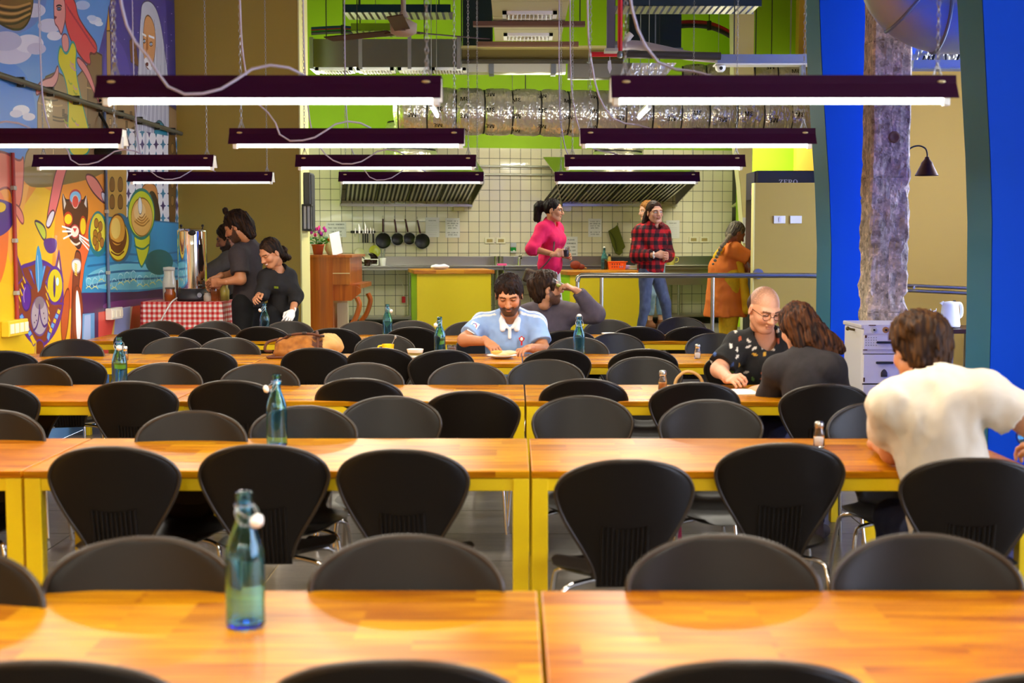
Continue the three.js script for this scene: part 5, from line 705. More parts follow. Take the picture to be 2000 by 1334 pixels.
{ // bare tube lamps in the kitchen, running in depth, and lamps on the inner faces of the end walls
  const mk = (pos, turn, len, label, power, tiltX = 0) => { const t = thing('tube_lamp', label, 'lamp', pos, turn, 'bare tube lamps in the kitchen'); part('batten', [box(len, 0.03, 0.03, 0, 0.05, 0, 0.006)], M.white, t); part('tube', rod([-len / 2 + 0.02, 0.0, 0], [len / 2 - 0.02, 0.0, 0], 0.02, 0.02, 12), kitchenGlow, t); for (const s of [-1, 1]) { part('socket', [box(0.03, 0.05, 0.04, s * (len / 2 - 0.012), 0.01, 0, 0.005)], M.white, t); part('hanger', rod([s * len * 0.4, 0.07, 0], [s * len * 0.4, CEIL - t.position.y, 0], 0.004), M.steel, t); } tubeLight(t, len - 0.05, power, -0.024, '#fffbe6', 0.1); for (const s of [-1, 1]) { const l = tubeLight(t, len - 0.05, power * 0.8, 0, '#fffbe6', 0.05); l.position.z = s * 0.026; l.rotation.set(0, s > 0 ? Math.PI : 0, 0); } return t; };
  mk(P(848, 217, 14.6), Math.PI / 2 + 0.0, 1.2, 'left bare tube lamp hanging before the foil duct', KITCHEN_POWER); mk(P(1258, 220, 14.6), Math.PI / 2, 1.2, 'right bare tube lamp hanging before the foil duct', KITCHEN_POWER);
  for (const [a, l] of [[-2.55, 'hidden tube lamp behind the olive wall'], [0.1, 'hidden tube lamp between the hoods'], [2.75, 'hidden tube lamp beside the pale rib']]) mk(K(a, 3.25, 2.4), KT, 1.2, l, KITCHEN_POWER);
  mk(V(3.2, 2.86, -16.82), 0, 0.6, 'tube lamp over the passage behind the partition', KITCHEN_POWER * 0.8);
}
// ---------------------------------------------------------------- railing and fridge
{
  const d = 13.2, y = P(0, 538, d).y, x0 = xAt(1127, d), x1 = xAt(1606, d), t = thing('steel_railing', 'stainless handrail with posts in front of the right island', 'railing');
  part('handrail', [tube([[x0, y - 0.06, -d], [x0 + 0.02, y - 0.01, -d], [x0 + 0.07, y, -d], [x0 + 0.5, y, -d], [x1 - 0.3, y, -d], [x1, y - 0.005, -d]], 0.026, 60, 12)], M.steel, t); for (const px of [1128, 1175, 1392]) part('post', rod([xAt(px, d), 0, -d], [xAt(px, d), y - 0.02, -d], 0.02), M.steel, t);
  part('wall_flange', [rod([xAt(1490, 13.6), y, -13.86], [xAt(1490, 13.6), y, -13.9], 0.055), rod([xAt(1490, 13.6), y, -13.88], [xAt(1490, d), y, -d], 0.014)], M.steel, t); part('end_flange', [rod([x1, y - 0.005, -d], [x1 + 0.02, y - 0.005, -d], 0.055)], mat('#6a6444', 0.4, 0.7), t);
  const h = thing('wall_handrail', 'double steel handrail on the wall behind the column', 'handrail'), d2 = 13.5; for (const py of [557, 567]) part('rail', rod(P(1764, py, d2), P(1960, py + 9, d2 - 0.4), 0.018, 0.018, 12), M.steel, h); for (const px of [1785, 1880]) part('bracket', rod(P(px, 562, d2 - 0.1), V(P(px, 562, d2).x, P(px, 562, d2).y, -13.8), 0.012), M.steel, h);
  const d5 = 14.6, f = thing('drinks_fridge', 'black drinks fridge standing behind the khaki partition', 'fridge', [xAt(1540, d5), STAGE, -d5 - 0.35]), fh = P(0, 333, d5).y - STAGE, hw = xAt(1612, d5) - xAt(1540, d5);
  part('cabinet', [box(hw * 2, fh, 0.66, 0.04, fh / 2, 0, 0.01)], mat('#14131c', 0.35), f); part('top_panel', [box(hw * 2 - 0.02, 0.24, 0.02, 0.04, fh - 0.125, 0.335, 0.004)], mat('#191822', 0.4), f); part('side_sign', [box(0.02, 0.3, 0.5, 0.03 - hw, fh - 0.16, 0.05)], mat('#3a3744', 0.4), f); part('sticker', [box(0.004, 0.08, 0.1, 0.018 - hw, fh - 0.22, 0.2)], mat('#d0508a', 0.5), f);
  const sign = canvasTex(512, 96, (x) => { x.fillStyle = '#191822'; x.fillRect(0, 0, 512, 96); x.fillStyle = '#b8b6c4'; x.font = 'bold 84px serif'; x.textAlign = 'center'; x.textBaseline = 'middle'; x.fillText('ZERO', 256, 52); }); part('lettering', new THREE.PlaneGeometry(0.46, 0.085).translate(-0.02, P(0, 349, 14.62).y - STAGE - 0.035, 0.346), mat('#ffffff', 0.5, 0, { map: sign }), f);
  const cr = thing('crate_trolley', 'dark trolley standing behind the orange woman', 'trolley', [xAt(1462, 15.4), STAGE, -15.3]); part('frame', [box(0.12, 0.62, 0.3, 0, 0.33, 0, 0.03)], M.black, cr); for (let i = 0; i < 6; i++) part('chrome_bar', [box(0.03, 0.05, 0.02, 0.02, 0.12 + i * 0.08, 0.16, 0.005)], M.steel, cr);
  const pt = solo('paper_list', [at(box(0.14, 0.32, 0.004), 0, 0, 0)], mat('#efeee4', 0.6), 'white paper list taped to the pale rib', 'paper'); pt.position.copy(P(1461, 450, 16.585));
}
// ---------------------------------------------------------------- left wall fittings
{
  const wx = WALL_X + 0.02, zA = 9.0, yP = 1.53 + (472 - 155) / 2600 * 3.52 * 2600 / 994;
  const pipe = thing('wall_conduit', 'long horizontal conduit across the mural', 'conduit'); part('pipe', rod([wx + 0.03, yP, 2], [wx + 0.03, yP, -CORNER + 0.01], 0.022), mat('#6d6a58', 0.5, 0.4), pipe); for (let i = 0; i < 9; i++) part('bracket', [box(0.05, 0.07, 0.03, wx + 0.02, yP, -8.9 - i * 0.6)], mat('#4a4a44', 0.5, 0.5), pipe);
  for (const [px, py0, py1, c, l] of [[26, 300, 640, '#a83228', 'red vertical conduit down the mural at the left edge'], [207, 215, 612, '#5a6a84', 'vertical conduit down the mural beside the painted plates']]) { const d = WALL_X * 2600 / (px - 1004), y0 = EYE + (472 - py0) / 2600 * d, y1 = EYE + (472 - py1) / 2600 * d, t = thing('wall_conduit', l, 'conduit'); part('pipe', rod([wx, y1, -d], [wx, y0, -d], 0.014), mat(c, 0.5), t); for (const k of [0.2, 0.5, 0.8]) part('clip', [box(0.03, 0.03, 0.05, wx, lerp(y0, y1, k), -d, 0.004)], mat('#b0aca0', 0.5), t); }
  for (const [px, py, w, h, c, l, n] of [[17, 640, 0.36, 0.11, '#f0d030', 'yellow-painted socket strip on the mural near the floor', 4], [214, 612, 0.32, 0.1, '#f2ead6', 'white socket box on the mural beside the checked table', 3]]) { const d = WALL_X * 2600 / (px - 1004), t = thing('socket_box', l, 'socket', [WALL_X + 0.004, EYE + (472 - py) / 2600 * d, -d]); part('case', [box(0.06, h, w, 0.03, 0, 0, 0.008)], mat(c, 0.5), t); for (let i = 0; i < n; i++) part('outlet', [box(0.008, h * 0.6, w / n * 0.7, 0.062, 0, ((i + 0.5) / n - 0.5) * w)], mat('#fff6d8', 0.5), t); }
  const sp = thing('wall_projector', 'black rounded projector above the left lamps', 'projector', P(203, 298, 11.3)); part('body', [ball(0.1, 0, 0, 0, 1.5, 0.5, 0.8, 20)], M.black, sp); part('lens', [rod([-0.13, 0, 0.02], [-0.18, 0.0, 0.03], 0.04)], M.dark, sp); part('arm', [tube([[0, 0.04, 0], [0.02, 0.2, -0.05], [-0.1, 0.4, -0.1], [WALL_X - sp.position.x + 0.02, 0.45, -0.1]], 0.012, 20, 8)], M.black, sp);
}
{ // serving table with a checked cloth
  const d = 11.95, x0 = xAt(275, d), x1 = xAt(432, d), y = P(0, 590, d).y, w = x1 - x0, dep = 0.55, t = thing('serving_table', 'tall serving table under a red checked cloth', 'table', [(x0 + x1) / 2, 0, -d - dep / 2]);
  part('tabletop', [box(w - 0.02, 0.03, dep - 0.02, 0, y - 0.018, 0)], mat('#8a5a2c', 0.6), t); for (const s of [-1, 1]) for (const z of [-1, 1]) part('leg', box(0.05, y - 0.033, 0.05, s * (w / 2 - 0.06), (y - 0.033) / 2, z * (dep / 2 - 0.06)), mat('#6a4420', 0.6), t);
  const check = texture(64, 64, (u, v) => { const a = u < 0.5, b = v < 0.5, n = 0.9 + 0.1 * noise(u * 60, v * 60); return (a && b ? [206, 30, 34] : a || b ? [236, 128, 118] : [250, 240, 232]).map((q) => q * n); }); check.repeat.set(22, 22);
  // the cloth falls in folds on the three open sides
  const pos = [], idx = [], uv = []; const add = (p, a, b) => { pos.push(...p); uv.push(a, b); return pos.length / 3 - 1; };
  const per = [[-w / 2, -dep / 2], [-w / 2, dep / 2], [w / 2, dep / 2], [w / 2, -dep / 2]], drop = 0.62, cols = 110; let tot = 0; const seg = per.slice(1).map((p, i) => { const l = Math.hypot(p[0] - per[i][0], p[1] - per[i][1]); tot += l; return l; });
  for (let i = 0; i <= cols; i++) { let s = i / cols * tot, k = 0; while (k < 2 && s > seg[k]) { s -= seg[k]; k++; } const a = per[k], b = per[k + 1], f = s / seg[k], bx = lerp(a[0], b[0], f), bz = lerp(a[1], b[1], f), nx = (b[1] - a[1]) / seg[k], nz = -(b[0] - a[0]) / seg[k]; for (let j = 0; j <= 14; j++) { const v = j / 14, fold = 0.006 + v * (0.03 + 0.022 * Math.sin(i / cols * tot * 21) + 0.014 * Math.sin(i / cols * tot * 47 + 1)); add([bx - nx * fold, y + 0.002 - drop * v, bz - nz * fold], i / cols * tot, v * drop); } }
  for (let i = 0; i < cols; i++) for (let j = 0; j < 14; j++) { const k = i * 15 + j; idx.push(k, k + 1, k + 15, k + 1, k + 16, k + 15); }
  const c0 = [[-w / 2 - 0.006, -dep / 2], [w / 2 + 0.006, -dep / 2], [w / 2 + 0.006, dep / 2 + 0.006], [-w / 2 - 0.006, dep / 2 + 0.006]].map(([a, b]) => add([a, y + 0.002, b], a, b)); idx.push(c0[0], c0[2], c0[1], c0[0], c0[3], c0[2]);
  const g = new THREE.BufferGeometry(); g.setAttribute('position', new THREE.Float32BufferAttribute(pos, 3)); g.setAttribute('uv', new THREE.Float32BufferAttribute(uv, 2)); g.setIndex(idx); g.computeVertexNormals();
  const cl = solo('tablecloth', [g], mat('#ffffff', 0.85, 0, { map: check, side: THREE.DoubleSide }), 'red and white checked cloth over the serving table', 'tablecloth'); cl.position.set((x0 + x1) / 2, 0, -d - dep / 2);
  const ud = d + 0.2, up = P(377, 584, ud), u = thing('water_urn', 'tall polished steel water urn on the checked cloth', 'urn', [up.x, y + 0.003, -ud]), S = ud / 2600, uh = 0, R = 28 * S;
  part('base', [lathe([[0, 0], [R * 1.08, 0], [R * 1.1, 0.03], [R * 0.98, 24 * S], [0, 24 * S]], 36)], mat('#2c2a30', 0.5), u); part('tank', [lathe([[R * 0.96, 24 * S], [R, 25 * S], [R, 108 * S], [R * 1.02, 109 * S], [R, 110 * S], [R, 134 * S], [R * 1.02, 136 * S], [R * 0.9, 140 * S], [0, 142 * S]], 48)], mat('#eeeae4', 0.07, 1), u);
  for (const s of [-1, 1]) part('lid_knob', [rod([s * R * 0.75, 138 * S, 0], [s * R * 0.75, 144 * S, 0], 0.006), ball(0.013, s * R * 0.75, 146 * S, 0)], M.black, u); part('badge', [at(ball(0.04, 0, 0, 0, 1, 0.6, 0.2), 0.03, 132 * S, R * 0.97)], M.black, u); part('tap', [rod([R * 0.7, 30 * S, R * 0.7], [R * 0.95, 30 * S, R * 0.95], 0.014), box(0.02, 0.05, 0.02, R * 0.98, 33 * S, R * 0.98)], M.black, u); part('dial', [at(rod([0, 0, 0], [0, 0.012, 0], 0.022), R * 0.62, 12 * S, R * 0.84, 0.6, Math.PI / 2)], M.steel, u);
  const pot = (px, dd, h, r, c, name, label, lid) => { const p = P(px, 585, dd), o = thing(name, label, 'jar', [p.x, y + 0.003, -dd]); part('glass', [lathe([[0, 0], [r, 0], [r * 1.05, h * 0.6], [r * 0.8, h * 0.8], [r * 0.85, h], [r * 0.8, h], [0, h * 0.95]], 24)], phys(c, 0.15, 0, { clearcoat: 0.6 }), o); part('lid', [lathe([[0, h * 0.96], [r * 0.9, h * 0.96], [r * 0.9, h * 1.08], [0, h * 1.1]], 22)], lid, o); };
  pot(332, 12.1, 0.115, 0.05, '#9a4a14', 'coffee_jar', 'glass jar of brown powder left of the urn', M.steel); pot(331, 12.35, 0.28, 0.06, '#f0ead8', 'thermos_jug', 'white thermos jug behind the jar of powder', M.white); pot(419, 12.1, 0.17, 0.055, '#8a4a1c', 'spice_jar', 'tall glass jar of brown tea right of the urn', M.clear); pot(437, 12.2, 0.15, 0.05, '#c8b45a', 'spice_jar', 'glass jar of yellow herbs by the grey shirt', M.clear); pot(405, 12.05, 0.08, 0.035, '#b8b0a0', 'drinking_glass', 'small drinking glass under the urn tap', M.clear);
  solo('urn_cord', [tube([P(345, 582, 12.05), P(335, 590, 11.9), P(325, 606, 11.86), P(315, 625, 11.86), P(305, 650, 11.86)], 0.007, 30, 6)], M.white, 'white power cord hanging over the checked cloth', 'cord');
}
// ---------------------------------------------------------------- right side
{
  const d = 9.3, x0 = xAt(1685, d), hgt = P(0, 634, d).y, w = 0.52, dep = 0.5, t = thing('vintage_stove', 'old white enamel stove in front of the bare column', 'stove', [x0 + w / 2, 0, -d - dep / 2]), z = dep / 2, en = phys('#efe9ee', 0.3, 0, { clearcoat: 0.4 }), L = (px) => xAt(px, d) - x0 - w / 2, Y = (py) => P(0, py, d).y;
  part('body', [box(w, hgt - 0.03, dep, 0, (hgt - 0.03) / 2, 0, 0.012)], en, t); part('hob', [box(w + 0.02, 0.03, dep + 0.02, 0, hgt - 0.015, 0, 0.008)], mat('#d8cfd2', 0.35), t);
  part('control_panel', [span(-w / 2 + 0.01, w / 2 - 0.01, Y(652), Y(636), z, z + 0.012)], en, t); part('warming_door', [span(-w / 2 + 0.012, w / 2 - 0.012, Y(682), Y(655), z, z + 0.016)], en, t); part('oven_door', [span(-w / 2 + 0.012, w / 2 - 0.012, Y(748), Y(692), z, z + 0.018)], en, t); part('lower_door', [span(-w / 2 + 0.012, w / 2 - 0.012, Y(800), Y(751), z, z + 0.018)], en, t);
  part('dark_gap', [span(-w / 2 + 0.008, w / 2 - 0.008, Y(751), Y(748.6), z - 0.002, z + 0.006), span(-w / 2 + 0.008, w / 2 - 0.008, Y(692), Y(690.5), z - 0.002, z + 0.006)], mat('#2c1c14', 0.8), t);
  for (const [px, c] of [[1707, '#d8d4cc'], [1730, '#c08a50'], [1752, '#d8d4cc']]) { const k = part('knob', [rod([L(px), Y(644), z + 0.012], [L(px), Y(644), z + 0.016], 0.022, 0.022, 20)], mat(c, 0.5), t); part('pointer', [rod([L(px), Y(644), z + 0.014], [L(px), Y(644), z + 0.03], 0.007)], M.black, k); }
  for (let i = 0; i < 5; i++) for (let j = 0; j < 4; j++) part('vent_hole', [rod([L(1692 + i * 5), Y(659 + j * 5), z + 0.0158], [L(1692 + i * 5), Y(659 + j * 5), z + 0.0172], 0.003, 0.003, 6)], M.black, t);
  part('door_handle', [rod([L(1712), Y(668), z + 0.03], [L(1745), Y(668), z + 0.03], 0.008), rod([L(1714), Y(668), z + 0.01], [L(1714), Y(668), z + 0.03], 0.006), rod([L(1742), Y(668), z + 0.01], [L(1742), Y(668), z + 0.03], 0.006)], M.dark, t); part('oven_handle', [box(L(1745) - L(1711), 0.016, 0.02, (L(1711) + L(1745)) / 2, Y(707.5), z + 0.032, 0.006), box(0.012, 0.012, 0.03, L(1714), Y(707.5), z + 0.02), box(0.012, 0.012, 0.03, L(1742), Y(707.5), z + 0.02)], M.dark, t);
  part('thermometer', [prism([[-0.022, -0.022], [0.022, -0.022], [0.022, 0.006], [0.012, 0.024], [0, 0.032], [-0.012, 0.024], [-0.022, 0.006]], 0.008).translate(L(1728), Y(729), z + 0.018), rod([L(1728), Y(729), z + 0.026], [L(1728), Y(729), z + 0.032], 0.016, 0.016, 18)], mat('#5c5450', 0.45, 0.5), t); part('side_tap', [rod([-w / 2, Y(648), 0.05], [-w / 2 - 0.05, Y(648) + 0.01, 0.05], 0.009), ball(0.015, -w / 2 - 0.05, Y(648) + 0.01, 0.05)], mat('#6a5a34', 0.4, 0.7), t);
  for (const [a, b, ww, hh] of [[1687, 683, 0.03, 0.006], [1686, 741, 0.01, 0.03], [1700, 635, 0.05, 0.006], [1688, 657, 0.012, 0.02]]) part('rust_spot', [box(ww, hh, 0.002, L(a) + 0.012, Y(b), z + 0.0185)], mat('#5a2c12', 0.9), t);
  const lp = P(1810, 320, 9.95), l = thing('gooseneck_lamp', 'bronze gooseneck wall lamp on the bare column', 'lamp', lp), S = 9.85 / 2600, cx = xAt(1768, 9.85) - lp.x;
  part('shade', [lathe([[0.006, 14 * S], [4 * S, 13 * S], [5 * S, 9 * S], [11 * S, 2 * S], [12 * S, -2 * S], [20 * S, -18 * S], [22 * S, -22 * S], [23 * S, -23 * S], [21 * S, -22 * S], [18 * S, -17 * S], [10 * S, -1 * S], [3 * S, 7 * S]], 34)], mat('#4a2c22', 0.35, 0.7, { side: THREE.DoubleSide }), l); part('neck', [tube([[0, 12 * S, 0], [0, 20 * S, 0], [-4 * S, 30 * S, 0], [-16 * S, 35 * S, 0], [-30 * S, 32 * S, 0], [cx + 0.01, 22 * S, 0]], 0.006, 30, 8)], M.dark, l); part('wall_plate', [rod([cx - 0.01, 22 * S, 0], [cx + 0.016, 22 * S, 0], 0.035)], M.dark, l); part('bulb', [ball(0.03, 0, -8 * S, 0)], mat('#f6e8d0', 0.3), l);
  // side table with kettle
  const td = 11.9, ty = P(0, 643, td).y, ks = thing('side_table', 'dark wooden side table with steel legs in the recess', 'table', [xAt(1870, td), 0, -td - 0.3]); part('tabletop', [box(0.62, 0.04, 0.6, 0, ty - 0.02, 0, 0.006)], mat('#3a1410', 0.35), ks); for (const s of [-1, 1]) for (const q of [-1, 1]) part('leg', box(0.05, ty - 0.04, 0.05, s * 0.18 - 0.06, (ty - 0.04) / 2, q * 0.24), M.steel, ks); part('shelf', [box(0.5, 0.03, 0.5, 0, 0.28, 0)], mat('#7a7274', 0.5), ks);
  const kt = thing('electric_kettle', 'white electric kettle on the side table', 'kettle', [xAt(1872, td), ty + 0.001, -td - 0.22]), K2 = td / 2600; part('jug', [lathe([[0, 0], [19 * K2, 0], [20 * K2, 0.02], [16 * K2, 46 * K2], [14 * K2, 51 * K2], [0, 53 * K2]], 30)], M.white, kt); part('handle', [tube([[13 * K2, 48 * K2, 0], [20 * K2, 47 * K2, 0], [23 * K2, 36 * K2, 0], [22 * K2, 24 * K2, 0], [17 * K2, 20 * K2, 0]], 0.016, 22, 8)], M.white, kt); part('spout', [at(prism([[0, 0], [-0.03, 0.03], [0, 0.05]], 0.03), -14 * K2, 42 * K2, -0.015)], M.white, kt); part('button', [box(0.02, 0.012, 0.02, 8 * K2, 53 * K2, 0)], M.dark, kt);
  const ch = thing('cutlery_holder', 'perforated steel cutlery holder beside the kettle', 'holder', [xAt(1838, td), ty + 0.001, -td - 0.25]); part('cup', [lathe([[0, 0], [13 * K2, 0], [13 * K2, 28 * K2], [12.3 * K2, 28 * K2], [12.3 * K2, 0.006], [0, 0.006]], 26)], M.steel, ch); for (let i = 0; i < 7; i++) part('spoon', rod([rr(-0.03, 0.03), 0.02, rr(-0.03, 0.03)], [rr(-0.05, 0.05), 0.155 + rr(0, 0.02), rr(-0.03, 0.03)], 0.005), M.chrome, ch); for (let i = 0; i < 8; i++) for (let j = 0; j < 4; j++) { const a = -1.2 + i * 0.34; part('hole', [at(ball(0.004, 0, 0, 0, 1, 1, 0.4, 6), Math.sin(a) * 13.1 * K2, (5 + j * 6) * K2, Math.cos(a) * 13.1 * K2)], M.black, ch); }
  const sa = solo('saucer', [lathe([[0, 0], [0.07, 0.0], [0.11, 0.014], [0.108, 0.018], [0.07, 0.006], [0, 0.006]], 28)], M.ceramic, 'white saucer in front of the kettle', 'saucer'); sa.position.set(xAt(1845, td), ty + 0.001, -td - 0.1);
  const bw = solo('bowl', [lathe([[0, 0], [0.04, 0], [0.07, 0.08], [0.066, 0.08], [0.036, 0.006], [0, 0.006]], 26)], M.ceramic, 'white bowl left of the steel cutlery holder', 'bowl'); bw.position.set(xAt(1820, td), ty + 0.001, -td - 0.35);
}
{ // big round ducts at the upper right
  const d = 9.55, t = thing('round_duct', 'large galvanised duct elbow in the upper right corner', 'duct'), c = P(1862, -60, d), R1 = (1862 - 1700) / 2600 * d, curve = []; for (let i = 0; i <= 8; i++) { const a = Math.PI + i / 8 * Math.PI / 2; curve.push(V(c.x + Math.cos(a) * R1 * 0.75, c.y + Math.sin(a) * R1 * 0.62, -d)); } curve.unshift(V(curve[0].x, CEIL - 0.05, -d)); curve.push(V(xAt(2000, d), curve[9].y, -d));
  part('elbow', [new THREE.TubeGeometry(new THREE.CatmullRomCurve3(curve), 60, 0.22, 32)], mat('#b4b6b4', 0.5, 0.7), t); for (const k of [2, 5, 8]) { const p = curve[k], q = curve[k + 1].clone().sub(curve[k - 1]).normalize(), ring = new THREE.TorusGeometry(0.224, 0.012, 8, 36).applyQuaternion(new THREE.Quaternion().setFromUnitVectors(V(0, 0, 1), q)).translate(p.x, p.y, p.z); part('seam', ring, M.galvDull, t); }
  const b = thing('steel_channel', 'steel channel below the foil duct, upper right', 'channel'), d2 = 10.9; part('web', [span(xAt(1774, d2), xAt(1905, d2), P(0, 133, d2).y, P(0, 117, d2).y, -d2 - 0.1, -d2)], M.galv, b); part('flange', [span(xAt(1774, d2), xAt(1905, d2), P(0, 136, d2).y, P(0, 133, d2).y, -d2 - 0.12, -d2 + 0.02)], M.galvDull, b); part('hanger', rod([xAt(1840, d2), P(0, 118, d2).y, -d2 - 0.05], [xAt(1840, d2), CEIL, -d2 - 0.05], 0.006), M.darkWire, b);
  const f = thing('foil_duct', 'foil duct lying on the steel channel, upper right corner', 'duct'), g = foilTube(P(1770, 95, 11.2), P(1960, 95, 11.2), 0.13, 4); part('wrap', g.g, foilPrint, f); for (const s of g.straps) part('strap', s, M.black, f); part('hanger', rod(P(1840, 95, 11.2), V(P(1840, 95, 11.2).x, CEIL, -11.2), 0.006), M.darkWire, f);
}
// ---------------------------------------------------------------- people: distance fields meshed with surface nets
class Field {
  constructor(cell) { this.c = cell; this.list = []; }
  add(p) { this.list.push({ op: 'add', k: 0.02, ...p }); return this; }
  cap(a, b, ra, rb, k = 0.02, more = {}) { return this.add({ t: 'cap', a, b, ra, rb, k, ...more }); }
  ell(c, r, q = null, k = 0.02, more = {}) { return this.add({ t: 'ell', p: c, r, q: q ? q.clone().invert() : null, k, ...more }); }
  cut(p, n, k = 0.004) { return this.add({ t: 'plane', p, n, op: 'cut', k }); }
  box(p) {
    if (p.t === 'cap') { const R = Math.max(p.ra, p.rb); return [p.a.clone().min(p.b).addScalar(-R), p.a.clone().max(p.b).addScalar(R)]; }
    const R = Math.max(p.r.x, p.r.y, p.r.z); return [p.p.clone().addScalar(-R), p.p.clone().addScalar(R)];
  }
  static dist(p, x, y, z) {
    if (p.t === 'plane') return (x - p.p.x) * p.n.x + (y - p.p.y) * p.n.y + (z - p.p.z) * p.n.z;
    if (p.t === 'cap') {
      const bx = p.b.x - p.a.x, by = p.b.y - p.a.y, bz = p.b.z - p.a.z, ax = x - p.a.x, ay = y - p.a.y, az = z - p.a.z, l2 = bx * bx + by * by + bz * bz || 1e-9, h0 = (ax * bx + ay * by + az * bz) / l2, h = h0 < 0 ? 0 : h0 > 1 ? 1 : h0;
      const dx = ax - bx * h, dy = ay - by * h, dz = az - bz * h; let d = Math.sqrt(dx * dx + dy * dy + dz * dz) - (p.ra + (p.rb - p.ra) * h);
      if (p.flat) d = Math.max(d, (h0 - 1) * Math.sqrt(l2)); return d;
    }
    let dx = x - p.p.x, dy = y - p.p.y, dz = z - p.p.z;
    if (p.q) { const q = p.q, ix = q.w * dx + q.y * dz - q.z * dy, iy = q.w * dy + q.z * dx - q.x * dz, iz = q.w * dz + q.x * dy - q.y * dx, iw = -q.x * dx - q.y * dy - q.z * dz; dx = ix * q.w - iw * q.x - iy * q.z + iz * q.y; dy = iy * q.w - iw * q.y - iz * q.x + ix * q.z; dz = iz * q.w - iw * q.z - ix * q.y + iy * q.x; }
    const a = dx / p.r.x, b = dy / p.r.y, c = dz / p.r.z, k0 = Math.sqrt(a * a + b * b + c * c), k1 = Math.sqrt((a / p.r.x) ** 2 + (b / p.r.y) ** 2 + (c / p.r.z) ** 2);
    return k1 < 1e-6 ? -Math.min(p.r.x, p.r.y, p.r.z) : k0 * (k0 - 1) / k1;
  }
  mesh(color, warp) {
    const c = this.c, lo = V(1e9, 1e9, 1e9), hi = V(-1e9, -1e9, -1e9), FAR = 0.12;
    for (const p of this.list) if (p.op === 'add') { const [a, b] = this.box(p); lo.min(a); hi.max(b); }
    lo.addScalar(-0.03); hi.addScalar(0.03);
    const nx = Math.ceil((hi.x - lo.x) / c) + 1, ny = Math.ceil((hi.y - lo.y) / c) + 1, nz = Math.ceil((hi.z - lo.z) / c) + 1, F = new Float32Array(nx * ny * nz).fill(FAR);
    for (const p of this.list) {
      let i0 = 0, j0 = 0, k0 = 0, i1 = nx - 1, j1 = ny - 1, k1 = nz - 1;
      if (p.t !== 'plane') { const [a, b] = this.box(p), m = Math.max(p.k, 0.02) + 0.012; i0 = Math.max(0, Math.floor((a.x - m - lo.x) / c)); j0 = Math.max(0, Math.floor((a.y - m - lo.y) / c)); k0 = Math.max(0, Math.floor((a.z - m - lo.z) / c)); i1 = Math.min(nx - 1, Math.ceil((b.x + m - lo.x) / c)); j1 = Math.min(ny - 1, Math.ceil((b.y + m - lo.y) / c)); k1 = Math.min(nz - 1, Math.ceil((b.z + m - lo.z) / c)); }
      const k = p.k || 1e-5;
      for (let kk = k0; kk <= k1; kk++) for (let j = j0; j <= j1; j++) for (let i = i0; i <= i1; i++) {
        const q = (kk * ny + j) * nx + i, d = Field.dist(p, lo.x + i * c, lo.y + j * c, lo.z + kk * c), f = F[q];
        if (p.op === 'add') { const h = Math.max(k - Math.abs(f - d), 0) / k; F[q] = Math.min(f, d) - h * h * k * 0.25; } else { const e = p.op === 'sub' ? -d : d, h = Math.max(k - Math.abs(f - e), 0) / k; F[q] = Math.max(f, e) + h * h * k * 0.25; }
      }
    }
    if (warp) for (let kk = 0, q = 0; kk < nz; kk++) for (let j = 0; j < ny; j++) for (let i = 0; i < nx; i++, q++) if (Math.abs(F[q]) < 0.035) F[q] += warp(lo.x + i * c, lo.y + j * c, lo.z + kk * c);
    const id = new Int32Array(nx * ny * nz).fill(-1), pos = [], idx = [], st = [1, nx, nx * ny];
    for (let kk = 0; kk < nz - 1; kk++) for (let j = 0; j < ny - 1; j++) for (let i = 0; i < nx - 1; i++) {
      const q = (kk * ny + j) * nx + i; let m = 0, v = [];
      for (let t = 0; t < 8; t++) { const f = F[q + (t & 1) + ((t >> 1) & 1) * nx + (t >> 2) * nx * ny]; v.push(f); if (f < 0) m |= 1 << t; }
      if (m === 0 || m === 255) continue; let sx = 0, sy = 0, sz = 0, n = 0;
      for (let t = 0; t < 8; t++) for (let ax = 0; ax < 3; ax++) { const u = t ^ (1 << ax); if (u < t || (v[t] < 0) === (v[u] < 0)) continue; const w = v[t] / (v[t] - v[u]); sx += (t & 1) + (ax === 0 ? w : 0); sy += ((t >> 1) & 1) + (ax === 1 ? w : 0); sz += (t >> 2) + (ax === 2 ? w : 0); n++; }
      id[q] = pos.length / 3; pos.push(lo.x + (i + sx / n) * c, lo.y + (j + sy / n) * c, lo.z + (kk + sz / n) * c);
    }
    for (let kk = 1; kk < nz - 1; kk++) for (let j = 1; j < ny - 1; j++) for (let i = 1; i < nx - 1; i++) { const q = (kk * ny + j) * nx + i; for (let ax = 0; ax < 3; ax++) { const f = F[q], g = F[q + st[ax]]; if ((f < 0) === (g < 0)) continue; const u = st[(ax + 1) % 3], w = st[(ax + 2) % 3], a = id[q - u - w], b = id[q - w], d = id[q], e = id[q - u]; if (a < 0 || b < 0 || d < 0 || e < 0) continue; if (f < 0) idx.push(a, b, d, a, d, e); else idx.push(a, d, b, a, e, d); } }
    const g = new THREE.BufferGeometry(); g.setAttribute('position', new THREE.Float32BufferAttribute(pos, 3)); g.setIndex(idx); g.computeVertexNormals();
    const col = new Float32Array(pos.length); for (let i = 0; i < pos.length; i += 3) { const k = typeof color === 'function' ? color(pos[i], pos[i + 1], pos[i + 2]) : color; col[i] = k[0]; col[i + 1] = k[1]; col[i + 2] = k[2]; }
    g.setAttribute('color', new THREE.BufferAttribute(col, 3)); return g;
  }
}
const skinMat = phys('#ffffff', 0.5, 0, { vertexColors: true, sheen: 0.15 }), clothMat = mat('#ffffff', 0.85, 0, { vertexColors: true }), hairMat = phys('#ffffff', 0.6, 0, { vertexColors: true, specularIntensity: 0.35 });
